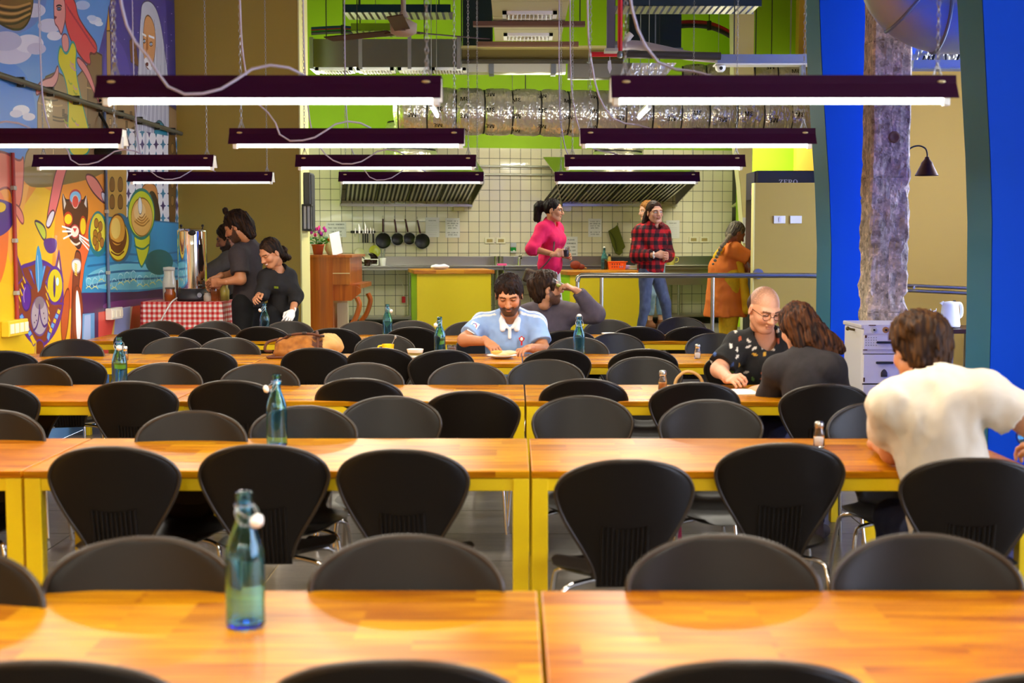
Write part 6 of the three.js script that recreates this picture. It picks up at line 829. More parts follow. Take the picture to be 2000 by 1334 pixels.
const SK = { light: lin('#e3a582'), tan: lin('#c98a62'), olive: lin('#c07f55'), brown: lin('#9a5f3c'), pale: lin('#ecb89c') };
const wrinkle = (amp, s = 14) => (x, y, z) => (fbm(x * s, y * s * 0.55, z * s, 3) - 0.5) * amp + (Math.abs(noise(x * s * 0.8 + 4, y * s * 0.8 + x * 6, z * s * 0.8) - 0.5) - 0.25) * amp * 0.8;
// a head in its own frame: +z the face, y up, x the person's left
function headField(o, s) {
  const f = new Field(o.fine ?? 0.005), v = (x, y, z) => V(x * s, y * s, z * s), fem = o.fem ? 1 : 0;
  f.ell(v(0, 0.03, -0.014), v(0.075, 0.088, 0.094), null, 0.02).ell(v(0, -0.03, 0.02), v(0.061 - fem * 0.003, 0.083, 0.068), null, 0.03 * s).ell(v(0, -0.09, 0.052), v(0.03 - fem * 0.005, 0.022, 0.03), null, 0.03 * s);
  f.cap(v(-0.05, -0.055, 0.0), v(-0.018, -0.095, 0.055), 0.02 * s, 0.017 * s, 0.025 * s).cap(v(0.05, -0.055, 0.0), v(0.018, -0.095, 0.055), 0.02 * s, 0.017 * s, 0.025 * s);
  for (const d of [-1, 1]) { f.ell(v(d * 0.037, -0.026, 0.058), v(0.023, 0.022, 0.022), null, 0.025 * s).cap(v(d * 0.012, 0.022, 0.083), v(d * 0.045, 0.022, 0.068), 0.011 * s, 0.01 * s, 0.018 * s); }
  for (const d of [-1, 1]) { f.ell(v(d * 0.031, 0.003, 0.093), v(0.017, 0.0105, 0.014), null, 0.012 * s, { op: 'sub' }); f.ell(v(d * 0.031, 0.002, 0.0755), v(0.0145, 0.0115, 0.0115), null, 0.003 * s); }
  f.cap(v(0, 0.012, 0.084), v(0, -0.03, 0.107), 0.008 * s, 0.0125 * s, 0.012 * s).ell(v(0.011, -0.034, 0.095), v(0.009, 0.008, 0.01), null, 0.008 * s).ell(v(-0.011, -0.034, 0.095), v(0.009, 0.008, 0.01), null, 0.008 * s);
  f.ell(v(0, -0.056, 0.087), v(0.021, 0.0055, 0.01), null, 0.007 * s).ell(v(0, -0.066, 0.085), v(0.018, 0.0065, 0.011), null, 0.006 * s).ell(v(0, -0.061, 0.099), v(0.02, 0.0016, 0.008), null, 0.004 * s, { op: 'sub' });
  for (const d of [-1, 1]) { f.ell(v(d * 0.077, -0.006, -0.01), v(0.009, 0.031, 0.019), new THREE.Quaternion().setFromEuler(new THREE.Euler(0.2, d * 0.35, 0)), 0.008 * s).ell(v(d * 0.085, -0.003, -0.004), v(0.006, 0.018, 0.01), null, 0.004 * s, { op: 'sub' }); }
  f.cap(v(0, -0.05, -0.02), v(0, -0.105, -0.03), 0.051 * s * (1 - fem * 0.12), 0.044 * s * (1 - fem * 0.12), 0.03 * s);
  return f;
}
function headColor(o, s) {
  const skin = o.skin, hair = o.hair ?? lin('#1c120c'), lip = mixc(skin, lin('#a8423c'), o.fem ? 0.6 : 0.35), white = lin('#efe8e2'), iris = lin(o.iris ?? '#3a2414'), cheek = mixc(skin, lin('#d8694c'), 0.25);
  return (X, Y, Z) => {
    const x = X / s, y = Y / s, z = Z / s, ax = Math.abs(x), n = noise(x * 320, y * 320, z * 320), n2 = fbm(x * 60, y * 60, z * 60, 2); let c = mixc(skin, mixc(skin, cheek, 1), smooth(0.03, 0.0, Math.hypot(ax - 0.042, y + 0.028)) * (z > 0.03 ? 1 : 0)); c = mixc(c, mixc(skin, lin('#6b3420'), 0.22), (n2 - 0.5) * 0.5 + 0.1);
    if (z > 0.055) {
      const ex = ax - 0.031, ey = y - 0.002, e = Math.hypot(ex / 0.0135, ey / (o.closed ? 0.0025 : 0.0068));
      if (e < 1) { c = o.closed ? lin('#24140e') : white; if (!o.closed && Math.hypot(x - Math.sign(x) * 0.031 - (o.look ?? 0) * 0.004, ey + 0.001) < 0.0062) c = Math.hypot(x - Math.sign(x) * 0.031 - (o.look ?? 0) * 0.004, ey + 0.001) < 0.003 ? lin('#080605') : iris; } else if (e < 1.32 && ey > -0.004) c = lin('#1c100c');
      if (ax > 0.011 && ax < 0.052 && Math.abs(y - (0.0215 + 0.1 * (0.03 - Math.abs(ax - 0.034)) * 0.4)) < 0.0042 + 0.0016 * n) c = mixc(hair, c, 0.15);
      if (Math.abs(y + 0.061) < 0.0105 * Math.sqrt(Math.max(0, 1 - (x / 0.0215) ** 2)) && z > 0.07) c = Math.abs(y + 0.061) < (o.smile ? 0.0045 : 0.0016) && ax < 0.018 ? (o.smile ? white : mixc(lip, [0.02, 0, 0], 0.6)) : lip;
    }
    if (o.beard) { const mouth = Math.hypot(x / 0.018, (y + 0.062) / 0.0075) > 1, yTop = ax < 0.034 && z > 0.066 ? -0.0415 : lerp(0.0, -0.05, smooth(-0.002, 0.05, z)), e = 0.006 * (n - 0.5); if (z > -0.004 + e && y < yTop + e && y > -0.122 && mouth) c = mixc(c, o.beardColor ?? hair, o.beard * (0.85 + 0.15 * n)); }
    if (o.stubble && y > 0.045 - 0.03 * smooth(0.05, -0.05, z) && n > 0.25) c = mixc(c, lin('#4a2c1e'), o.stubble * smooth(0.1, -0.02, z));
    return c;
  };
}
// one hand: wrist w, direction dir, palm normal pn, curl 0..1, side +1 thumb along +side
function handPrims(f, w, dir, pn, side, curl, s = 1, spread = 0.16) {
  const d = dir.clone().normalize(), n = pn.clone().addScaledVector(d, -pn.dot(d)).normalize(), r = d.clone().cross(n).multiplyScalar(side), at3 = (a, b, c) => w.clone().addScaledVector(d, a * s).addScaledVector(r, b * s).addScaledVector(n, c * s);
  const q = new THREE.Quaternion().setFromRotationMatrix(new THREE.Matrix4().makeBasis(r, d, r.clone().cross(d)));
  f.cap(at3(-0.03, 0, 0), at3(0.02, 0, 0), 0.026 * s, 0.025 * s, 0.02).ell(at3(0.052, 0, 0), V(0.041 * s, 0.05 * s, 0.0155 * s), q, 0.015).cap(at3(0.085, -0.028, 0), at3(0.087, 0.028, 0), 0.0125 * s, 0.0125 * s, 0.012);
  [[-0.03, 0.064, 0.0078], [-0.0105, 0.078, 0.0086], [0.0105, 0.084, 0.009], [0.031, 0.074, 0.0086]].forEach(([b, L, rad], i) => {
    let p = at3(0.085, b, 0), ang = 0.15 + curl * 0.55; const lens = [0.45, 0.31, 0.24], sp = (b / 0.03) * spread; for (let k = 0; k < 3; k++) { const g = d.clone().multiplyScalar(Math.cos(ang)).addScaledVector(n, Math.sin(ang)).addScaledVector(r, sp * (1 - curl)).normalize(), e = p.clone().addScaledVector(g, L * lens[k] * s); f.cap(p, e, rad * (1.04 - k * 0.08) * s, rad * (0.98 - k * 0.1) * s, 0.003); p = e; ang += curl * (1.25 - 0.2 * k) + 0.08; }
  });
  const t0 = at3(0.022, 0.024, 0.006), t1 = at3(0.05, 0.05, 0.014 + curl * 0.018), t2 = at3(0.083, 0.052 - curl * 0.02, 0.02 + curl * 0.03), t3 = at3(0.105, 0.044 - curl * 0.032, 0.022 + curl * 0.036); f.cap(t0, t1, 0.015 * s, 0.0115 * s, 0.012).cap(t1, t2, 0.0112 * s, 0.0102 * s, 0.005).cap(t2, t3, 0.01 * s, 0.0085 * s, 0.004);
}
/* a person: joints are places in the room. o.J = { pelvis, neck, shL, shR, elL, elR, wrL, wrR, hipL, hipR, knL, knR, anL, anR } (L and R as seen in the photo), o.fwd = way the chest faces */
function person(o) {
  const base = o.base, B = (p) => p.clone().sub(base), J = {}; for (const [k, p] of Object.entries(o.J)) J[k] = B(p);
  const t = thing('person', o.label, 'person', base), sc = o.size ?? 1, up = J.neck.clone().sub(J.pelvis).normalize(), rt = J.shR.clone().sub(J.shL), hw = rt.length() / 2; rt.normalize(); const fw = rt.clone().cross(up).normalize(); if (fw.dot(o.fwd) < 0) fw.negate(); const u2 = fw.clone().cross(rt); if (u2.dot(up) < 0) u2.negate();
  const q = new THREE.Quaternion().setFromRotationMatrix(new THREE.Matrix4().makeBasis(rt, up, rt.clone().cross(up))), TL = J.neck.distanceTo(J.pelvis), on = (k, f = 0, r = 0) => J.pelvis.clone().lerp(J.neck, k).addScaledVector(fw, f).addScaledVector(rt, r), girth = (o.girth ?? 1) * sc;
  const torso = (f, g, k = 0.05) => {
    f.ell(on(0.66), V(hw * 0.9 + g, TL * 0.36 + g, 0.112 * girth + g), q, k).ell(on(0.34, 0.005), V(hw * 0.8 * (o.waist ?? 1) + g, TL * 0.3 + g, 0.105 * girth + g), q, k).ell(on(0.04), V((o.hipW ?? hw * 0.86) + g, TL * 0.26 + g, 0.118 * girth + g), q, k);
    f.cap(J.shL, J.shR, 0.056 * sc + g, 0.056 * sc + g, k); f.cap(on(1.02), J.shL, 0.045 * sc + g, 0.045 * sc + g, k).cap(on(1.02), J.shR, 0.045 * sc + g, 0.045 * sc + g, k);
    if (o.bust) for (const d of [-1, 1]) f.ell(on(0.62, 0.085 * girth, d * hw * 0.42), V(0.062, 0.062, 0.055).multiplyScalar(o.bust).addScalar(g), q, 0.04);
    if (o.hump) f.ell(on(0.8, -0.04), V(hw * 0.8, TL * 0.2, 0.09), q, 0.06);
  };
  const arm = (f, s, g, frac, k = 0.02, flat = false) => { const S = J['sh' + s], E = J['el' + s], W = J['wr' + s]; if (!E) return; const a = (o.arm ?? 1) * sc; if (frac <= 1) { const e = S.clone().lerp(E, frac); f.cap(S, e, 0.056 * a + g, lerp(0.055, 0.043, frac) * a + g * 1.5, k, { flat }); } else { f.cap(S, E, 0.056 * a + g, 0.044 * a + g, k); if (W) { const e = E.clone().lerp(W, Math.min(frac - 1, 1)); f.cap(E, e, 0.044 * a + g, lerp(0.044, 0.029, frac - 1) * a + g, 0.03, { flat }); } } };
  const leg = (f, s, g, frac, k = 0.03) => { const H = J['hip' + s], N = J['kn' + s], A = J['an' + s]; if (!N) return; const l = (o.legR ?? 1) * sc; f.cap(H, N, 0.088 * l + g, 0.056 * l + g, k); if (A) { const e = N.clone().lerp(A, frac); f.cap(N, e, 0.056 * l + g, lerp(0.058, 0.036, frac) * l + g, 0.03, { flat: frac < 1 }); } };
  // skin
  const skinC = (x, y, z) => mixc(o.skin, mixc(o.skin, lin('#7a3420'), 0.25), fbm(x * 26, y * 26, z * 26, 3) * 0.7 - 0.2), f = new Field(o.cell ?? 0.012), geos = [];
  torso(f, -0.02, 0.05); const neckTop = B(o.head.at).lerp(on(1), 0.3); f.cap(on(0.97), neckTop, 0.054 * sc * (o.fem ? 0.88 : 1), 0.05 * sc * (o.fem ? 0.88 : 1), 0.04); for (const s of ['L', 'R']) { arm(f, s, -0.002, 2, 0.03); leg(f, s, -0.006, 1); const W = J['wr' + s]; }
  geos.push(f.mesh(skinC));
  for (const s of ['L', 'R']) { const h = o['hand' + s]; if (!h || !J['wr' + s]) continue; const hf = new Field(0.0045); handPrims(hf, J['wr' + s], h.dir, h.palm, h.side ?? 1, h.curl ?? 0.4, (h.size ?? 1) * sc, h.spread ?? 0.16); geos.push(hf.mesh(h.glove ?? skinC)); }
  const H = o.head, hs = (H.size ?? 1) * sc, hq = new THREE.Quaternion().setFromEuler(new THREE.Euler(H.pitch ?? 0, H.yaw ?? 0, H.roll ?? 0, 'YXZ')), hp = B(H.at), place = (g) => { g.applyQuaternion(hq); g.translate(hp.x, hp.y, hp.z); return g; };
  geos.push(place(headField(H, hs).mesh(headColor({ skin: o.skin, ...H }, hs)))); if (o.extraSkin) for (const e of o.extraSkin) { const ef = new Field(0.01); e(ef, J, B); geos.push(ef.mesh(skinC)); }
  part('body', geos, skinMat, t);
  // hair in the head's frame
  if (H.style) { const hf = new Field(H.hairCell ?? 0.006), v = (x, y, z) => V(x * hs, y * hs, z * hs); H.style(hf, v, hs); const hc = H.hair ?? lin('#1c120c'), hi = H.hairLight ?? mixc(hc, lin('#8a5a34'), 0.3); const g = hf.mesh((x, y, z) => { const n = noise(x * 150 + y * 12, y * 16, z * 150), m = fbm(x * 30, y * 6, z * 30, 2); return mixc(mixc(hc, [0, 0, 0], 0.35), hi, clamp((n - 0.3) * 0.9 + (m - 0.5) * 0.7)); }, (x, y, z) => (noise(x * 130 + y * 10, y * 22, z * 130) - 0.5) * (H.rough ?? 0.008) + (fbm(x * 34, y * 16, z * 34, 2) - 0.5) * (H.lumps ?? 0.014)); part('hair', place(g), hairMat, t); }
  if (H.glasses) { const gl = []; for (const d of [-1, 1]) { gl.push(new THREE.TorusGeometry(0.022 * hs, 0.0016, 6, 24).scale(1.05, 0.85, 1).translate(d * 0.032 * hs, -0.001 * hs, 0.097 * hs)); gl.push(rod([d * 0.054 * hs, 0.004 * hs, 0.095 * hs], [d * 0.08 * hs, 0.006 * hs, -0.005 * hs], 0.0015)); } gl.push(rod([-0.01 * hs, 0, 0.102 * hs], [0.01 * hs, 0, 0.102 * hs], 0.0016)); part('glasses', place(merge(gl)), mat(H.glasses, 0.3, 0.5), t); }
  // clothes
  const T = o.top; if (T) {
    const cf = new Field(T.cell ?? o.cell ?? 0.011), g = T.loose ?? 0.01; torso(cf, g, 0.05); if (T.hem !== undefined) cf.cut(on(T.hem), up.clone().negate()); if (T.skirt) T.skirt(cf, J, on, fw, rt);
    for (const s of ['L', 'R']) arm(cf, s, g + 0.004, (T['sleeve' + s] ?? T.sleeve ?? 0.6), 0.03, true); if (T.more) T.more(cf, J, on, fw, rt, up);
    const nk = T.neck ?? {}; cf.cap(on(0.98, nk.f ?? 0.02), on(1.25, 0.05), nk.r ?? 0.064, (nk.r ?? 0.064) + 0.02, 0.006, { op: 'sub' }); if (nk.v) cf.cap(on(1.0, 0.1 * girth), on(1 - nk.v, 0.14 * girth), 0.045, 0.004, 0.006, { op: 'sub' });
    const fn = typeof T.color === 'function' ? (x, y, z) => { const p = V(x, y, z).sub(J.pelvis); return T.color(p.dot(rt), p.dot(up) / TL, p.dot(fw), x, y, z, { hw, TL, J }); } : T.color; part(T.name ?? 'shirt', cf.mesh(fn, wrinkle(T.wrinkle ?? 0.012)), clothMat, t);
  }
  const Pn = o.pants; if (Pn) { const pf = new Field(0.012), g = Pn.loose ?? 0.008; pf.ell(on(0.04), V((o.hipW ?? hw * 0.86) + g * 0.6, TL * 0.26 + g * 0.6, 0.118 * girth + g * 0.6), q, 0.04); for (const s of ['L', 'R']) leg(pf, s, g, Pn.len ?? 0.97); const pc = Pn.color; part('trousers', pf.mesh(typeof pc === 'function' ? pc : (x, y, z) => mixc(pc, mixc(pc, [0, 0, 0], 0.5), fbm(x * 60, y * 60, z * 60, 2) * 0.5), wrinkle(0.012, 18)), clothMat, t); }
  if (o.shoes) for (const s of ['L', 'R']) { const A = J['an' + s]; if (!A) continue; const sf = new Field(0.007), d = (o.toe ?? fw).clone().setY(0).normalize(), a = A.clone().setY(0.045), g0 = a.clone().addScaledVector(d, -0.05), g1 = a.clone().addScaledVector(d, 0.16).setY(0.03); sf.cap(g0, g1, 0.042, 0.034, 0.03).cap(A.clone().setY(0.1), g0.clone().addScaledVector(d, 0.03), 0.042, 0.045, 0.03).cut(V(0, 0.002, 0), V(0, -1, 0)); part('shoe', sf.mesh(o.shoes), clothMat, t); }
  return { t, J, on, fw, rt, up, place, hs, B };
}
// short crop covering the skull; face kept free
const crop = (f, v, hs, o = {}) => { f.ell(v(0, 0.036 + (o.lift ?? 0), -0.02), v(0.083 + (o.th ?? 0), 0.094 + (o.th ?? 0), 0.1 + (o.th ?? 0)), null, 0.02); if (o.nape !== 0) f.ell(v(0, -0.03, -0.065), v(0.066, 0.065, 0.05), null, 0.03); f.ell(v(0, (o.line ?? -0.035), 0.1), v(0.085, 0.1, 0.082), null, 0.012, { op: 'sub' }); f.ell(v(0.09, -0.05, 0.0), v(0.035, 0.06, 0.035), null, 0.01, { op: 'sub' }); f.ell(v(-0.09, -0.05, 0.0), v(0.035, 0.06, 0.035), null, 0.01, { op: 'sub' }); };
const Yp = (px, y, d) => V(xAt(px, d), y, -d), toward = (a, b) => b.clone().sub(a).normalize();
const plain = (c, dark = 0.35) => { const a = lin(c), b = mixc(a, [0, 0, 0], dark); return (r, k, f, x, y, z) => mixc(a, b, fbm(x * 90, y * 90, z * 90, 2) * 0.6); };
{ // man in a pale blue sports shirt, eating
  const w1 = P(951, 667, 9.1), w2 = P(1034, 680, 9.12), sky = lin('#a3c2f0'), wh = lin('#f6f4f4');
  const m = person({ label: 'bearded man in pale blue sports shirt eating at the fourth table row', base: Yp(995, 0, 9.7), skin: SK.olive, fwd: V(0, 0, 1), size: 1.06, cell: 0.01, J: { pelvis: Yp(993, 0.52, 9.52), neck: P(996, 618, 9.42), shL: P(944, 633, 9.44), shR: P(1046, 632, 9.44), elL: P(907, 664, 9.3), elR: P(1060, 682, 9.33), wrL: w1, wrR: w2, hipL: Yp(970, 0.52, 9.5), hipR: Yp(1016, 0.52, 9.5), knL: Yp(955, 0.5, 9.1), knR: Yp(1035, 0.5, 9.1), anL: Yp(955, 0.09, 9.2), anR: Yp(1035, 0.09, 9.2) },
    head: { at: P(994, 577, 9.22), pitch: 0.38, yaw: -0.06, roll: 0.03, size: 1.06, closed: true, beard: 0.92, hair: lin('#1a0f0a'), hairLight: lin('#3a2012'), beardColor: lin('#0d0705'), fine: 0.0036, hairCell: 0.0045, rough: 0.016, lumps: 0.016, style: (f, v, s) => crop(f, v, s, { line: -0.062, th: 0.005 }) },
    handL: { dir: toward(w1, P(976, 688, 8.98)), palm: V(0.2, -1, 0), side: 1, curl: 0.45 }, handR: { dir: toward(w2, P(1008, 687, 9.0)), palm: V(0, -1, 0.1), side: -1, curl: 0.5 },
    top: { name: 'sports_shirt', cell: 0.0075, sleeve: 0.72, hem: -0.12, loose: 0.014, wrinkle: 0.016, neck: { r: 0.06, f: 0.035, v: 0.1 }, color: (r, k, f, x, y, z, c) => { const a = Math.abs(r); if (a > 0.085 && k > 0.74) for (const s of [-0.025, 0.008, 0.041]) if (Math.abs(f - s) < 0.0085) return wh; return mixc(sky, lin('#86a8e0'), fbm(x * 40, y * 40, z * 40, 2) * 0.5); } }, pants: { color: lin('#20242e') }, shoes: lin('#222222') });
  const cf = new Field(0.006), { on } = m; for (const d of [-1, 1]) cf.cap(on(1.05, -0.02, d * 0.066), on(0.985, 0.085, d * 0.056), 0.016, 0.018, 0.015).cap(on(0.985, 0.085, d * 0.056), on(0.88, 0.128, d * 0.05), 0.018, 0.02, 0.015).cap(on(0.975, 0.095, d * 0.045), on(0.9, 0.128, d * 0.012), 0.012, 0.01, 0.015); cf.cap(on(1.06, -0.055, -0.055), on(1.06, -0.055, 0.055), 0.016, 0.016, 0.01); part('collar', cf.mesh(wh), clothMat, m.t); const pf = new Field(0.006); pf.cap(on(0.88, 0.132, 0), on(0.76, 0.138, 0), 0.013, 0.013, 0.01); part('placket', pf.mesh(wh), clothMat, m.t);
  const cr = on(0.72, 0.148, 0.085); part('crest', [box(0.012, 0.065, 0.006), box(0.04, 0.012, 0.006, 0, 0.016, 0), ball(0.018, 0, 0.012, 0.001, 1, 1, 0.2)].map((g) => g.translate(cr.x, cr.y, cr.z + 0.004)), M.red, m.t); part('crest_centre', [ball(0.011, cr.x, cr.y + 0.012, cr.z + 0.007, 1, 1.2, 0.3)], M.white, m.t);
  const logo = canvasTex(128, 160, (x) => { x.fillStyle = '#ffffff'; x.fillRect(0, 0, 128, 160); ['#e8442c', '#f2a81c', '#f2d41c', '#4aa84c', '#2c6ac8', '#8a3a9c', '#c81e5a'].forEach((c, i) => { x.strokeStyle = c; x.lineWidth = 14; x.beginPath(); x.arc(64, 58, 36, i * 0.9, i * 0.9 + 0.8); x.stroke(); }); x.fillStyle = '#5a2a30'; x.font = 'bold 40px sans-serif'; x.textAlign = 'center'; x.fillText('LFP', 64, 142); }); const bp = m.J.shL.clone().lerp(m.J.elL, 0.42), bg = new THREE.PlaneGeometry(0.062, 0.078).rotateZ(-0.45).rotateX(-0.35).rotateY(-0.3).translate(bp.x - 0.012, bp.y + 0.03, bp.z + 0.078); part('sleeve_badge', bg, mat('#ffffff', 0.7, 0, { map: logo, side: THREE.DoubleSide }), m.t);
}
{ // man in a grey pullover, drinking, seen from behind
  const w = P(1128, 569, 9.98), c = lin('#4a4048');
  person({ label: 'man in dark grey pullover drinking, seated with his back to us', base: Yp(1080, 0, 10.05), skin: SK.tan, fwd: V(0.25, 0, -1), size: 1.04, J: { pelvis: Yp(1078, 0.53, 10.26), neck: P(1068, 600, 10.16), shL: P(1028, 616, 10.22), shR: P(1114, 612, 10.14), elL: P(1015, 655, 10.3), elR: P(1164, 614, 10.05), wrL: P(1030, 672, 10.55), wrR: w, hipL: Yp(1055, 0.53, 10.26), hipR: Yp(1100, 0.53, 10.26), knL: Yp(1050, 0.5, 10.68), knR: Yp(1105, 0.5, 10.68), anL: Yp(1050, 0.09, 10.6), anR: Yp(1105, 0.09, 10.6) },
    head: { at: P(1068, 564, 10.06), yaw: 1.75, pitch: -0.12, size: 1.04, beard: 0.9, hair: lin('#2c1a10'), hairLight: lin('#5a3a1e'), lumps: 0.03, rough: 0.012, style: (f, v, s) => { crop(f, v, s, { th: 0.012, line: -0.03 }); f.ell(v(0, -0.01, -0.07), v(0.07, 0.075, 0.05), null, 0.02); } },
    handR: { dir: toward(w, P(1104, 556, 9.98)), palm: V(-0.3, -0.9, -0.2), side: -1, curl: 0.6 }, top: { name: 'pullover', sleeve: 1.97, hem: -0.2, loose: 0.016, wrinkle: 0.022, color: (r, k, f, x, y, z) => mixc(c, lin('#6a5c64'), fbm(x * 30, y * 30, z * 30, 2) * 0.6), neck: { r: 0.058 } }, pants: { color: lin('#20222a') }, shoes: lin('#202020') });
  const g = thing('drinking_glass', 'small glass at the mouth of the man in grey', 'glass', P(1099, 560, 10.0)); part('glass', [lathe([[0, 0], [0.026, 0], [0.033, 0.09], [0.031, 0.09], [0.024, 0.006], [0, 0.006]], 22).rotateZ(1.15)], M.clear, g); part('drink', [ball(0.02, -0.03, 0.01, 0, 1, 0.8, 1)], mat('#c8d048', 0.3), g);
}
{ // man in a white T-shirt, from behind
  const w1 = P(1712, 866, 4.86), w2 = P(2040, 872, 4.66), c = lin('#e4d6c0');
  person({ label: 'man in white T-shirt seated with his back to us, second row right', base: Yp(1885, 0, 4.25), skin: SK.tan, fwd: V(-0.1, 0, -1), size: 1.0, cell: 0.009, hump: true, J: { pelvis: Yp(1880, 0.54, 4.4), neck: P(1812, 752, 4.46), shL: P(1742, 792, 4.44), shR: P(1924, 775, 4.38), elL: P(1744, 880, 4.6), elR: P(2012, 828, 4.36), wrL: w1, wrR: w2, hipL: Yp(1845, 0.53, 4.4), hipR: Yp(1925, 0.53, 4.4), knL: P(1745, 1012, 4.72), knR: Yp(1950, 0.52, 4.8), anL: Yp(1750, 0.09, 4.7), anR: Yp(1950, 0.09, 4.7) },
    head: { at: P(1793, 684, 4.56), yaw: Math.PI + 0.25, pitch: 0.3, roll: 0.06, size: 0.98, hair: lin('#2c1608'), hairLight: lin('#6a4216'), lumps: 0.03, rough: 0.014, hairCell: 0.0048, fine: 0.004, style: (f, v, s) => { crop(f, v, s, { th: 0.01, line: -0.045 }); f.ell(v(0, -0.02, -0.06), v(0.075, 0.08, 0.055), null, 0.03); f.ell(v(0.05, 0.06, -0.02), v(0.05, 0.06, 0.07), null, 0.03); f.ell(v(-0.05, 0.05, -0.03), v(0.048, 0.06, 0.07), null, 0.03); } },
    handL: { dir: toward(w1, P(1740, 860, 5.0)), palm: V(0, -1, 0), side: -1, curl: 0.5 }, handR: { dir: V(-0.2, -0.1, -1), palm: V(0, -1, 0), side: 1, curl: 0.5 }, top: { name: 'tshirt', cell: 0.009, sleeve: 0.68, hem: -0.22, loose: 0.018, wrinkle: 0.028, color: (r, k, f, x, y, z) => mixc(c, lin('#d8c8b0'), fbm(x * 30, y * 30, z * 30, 2) * 0.5), neck: { r: 0.064, f: 0.0 } }, pants: { color: lin('#141a38') }, shoes: lin('#303030') });
}
{ // long-haired woman in dark top, from behind
  const w1 = P(1476, 762, 6.98), w2 = P(1612, 770, 6.98), c = lin('#1c1614');
  person({ label: 'woman in dark top with long brown hair, her back to us', base: Yp(1595, 0, 6.35), skin: SK.light, fwd: V(-0.25, 0, -1), fem: true, size: 0.98, cell: 0.01, J: { pelvis: Yp(1592, 0.54, 6.5), neck: P(1574, 698, 6.6), shL: P(1522, 724, 6.64), shR: P(1622, 720, 6.52), elL: P(1502, 772, 6.72), elR: P(1640, 774, 6.62), wrL: w1, wrR: w2, hipL: Yp(1565, 0.53, 6.52), hipR: Yp(1620, 0.53, 6.52), knL: P(1505, 836, 6.85), knR: Yp(1600, 0.53, 6.95), anL: Yp(1510, 0.09, 6.7), anR: Yp(1600, 0.09, 6.7) },
    head: { at: P(1556, 640, 6.7), yaw: Math.PI + 0.35, pitch: 0.35, roll: -0.1, size: 0.98, fem: true, hair: lin('#26120a'), hairLight: lin('#7a4620'), lumps: 0.016, rough: 0.012, hairCell: 0.005, style: (f, v, s) => { crop(f, v, s, { th: 0.008, line: -0.05 }); const h = [[0.02, 0.02, -0.08], [-0.02, -0.06, -0.1], [-0.07, -0.12, -0.105], [-0.12, -0.15, -0.09]]; for (let i = 0; i < 3; i++) f.cap(v(...h[i]), v(...h[i + 1]), 0.06 * s, 0.045 * s, 0.04); f.cap(v(0.06, 0.0, -0.05), v(0.05, -0.12, -0.08), 0.045 * s, 0.035 * s, 0.04).cap(v(-0.06, 0, -0.05), v(-0.1, -0.12, -0.08), 0.045 * s, 0.05 * s, 0.04).cap(v(-0.1, -0.12, -0.1), v(-0.17, -0.17, -0.1), 0.045 * s, 0.02 * s, 0.03).cap(v(0.0, -0.1, -0.11), v(-0.03, -0.19, -0.13), 0.05 * s, 0.02 * s, 0.03).cap(v(-0.06, -0.12, -0.12), v(-0.1, -0.22, -0.14), 0.04 * s, 0.012 * s, 0.02); } },
    handL: { dir: toward(w1, P(1450, 768, 7.05)), palm: V(0, -1, 0), side: -1, curl: 0.4 }, handR: { dir: V(-0.4, 0, -1), palm: V(0, -1, 0), side: 1, curl: 0.4 }, top: { name: 'dark_top', sleeve: 1.02, hem: -0.25, loose: 0.014, wrinkle: 0.016, color: (r, k, f, x, y, z) => mixc(c, lin('#30262a'), fbm(x * 60, y * 60, z * 60, 2) * 0.6), neck: { r: 0.058, f: 0 } }, pants: { color: lin('#101c50') }, shoes: lin('#302020') });
}
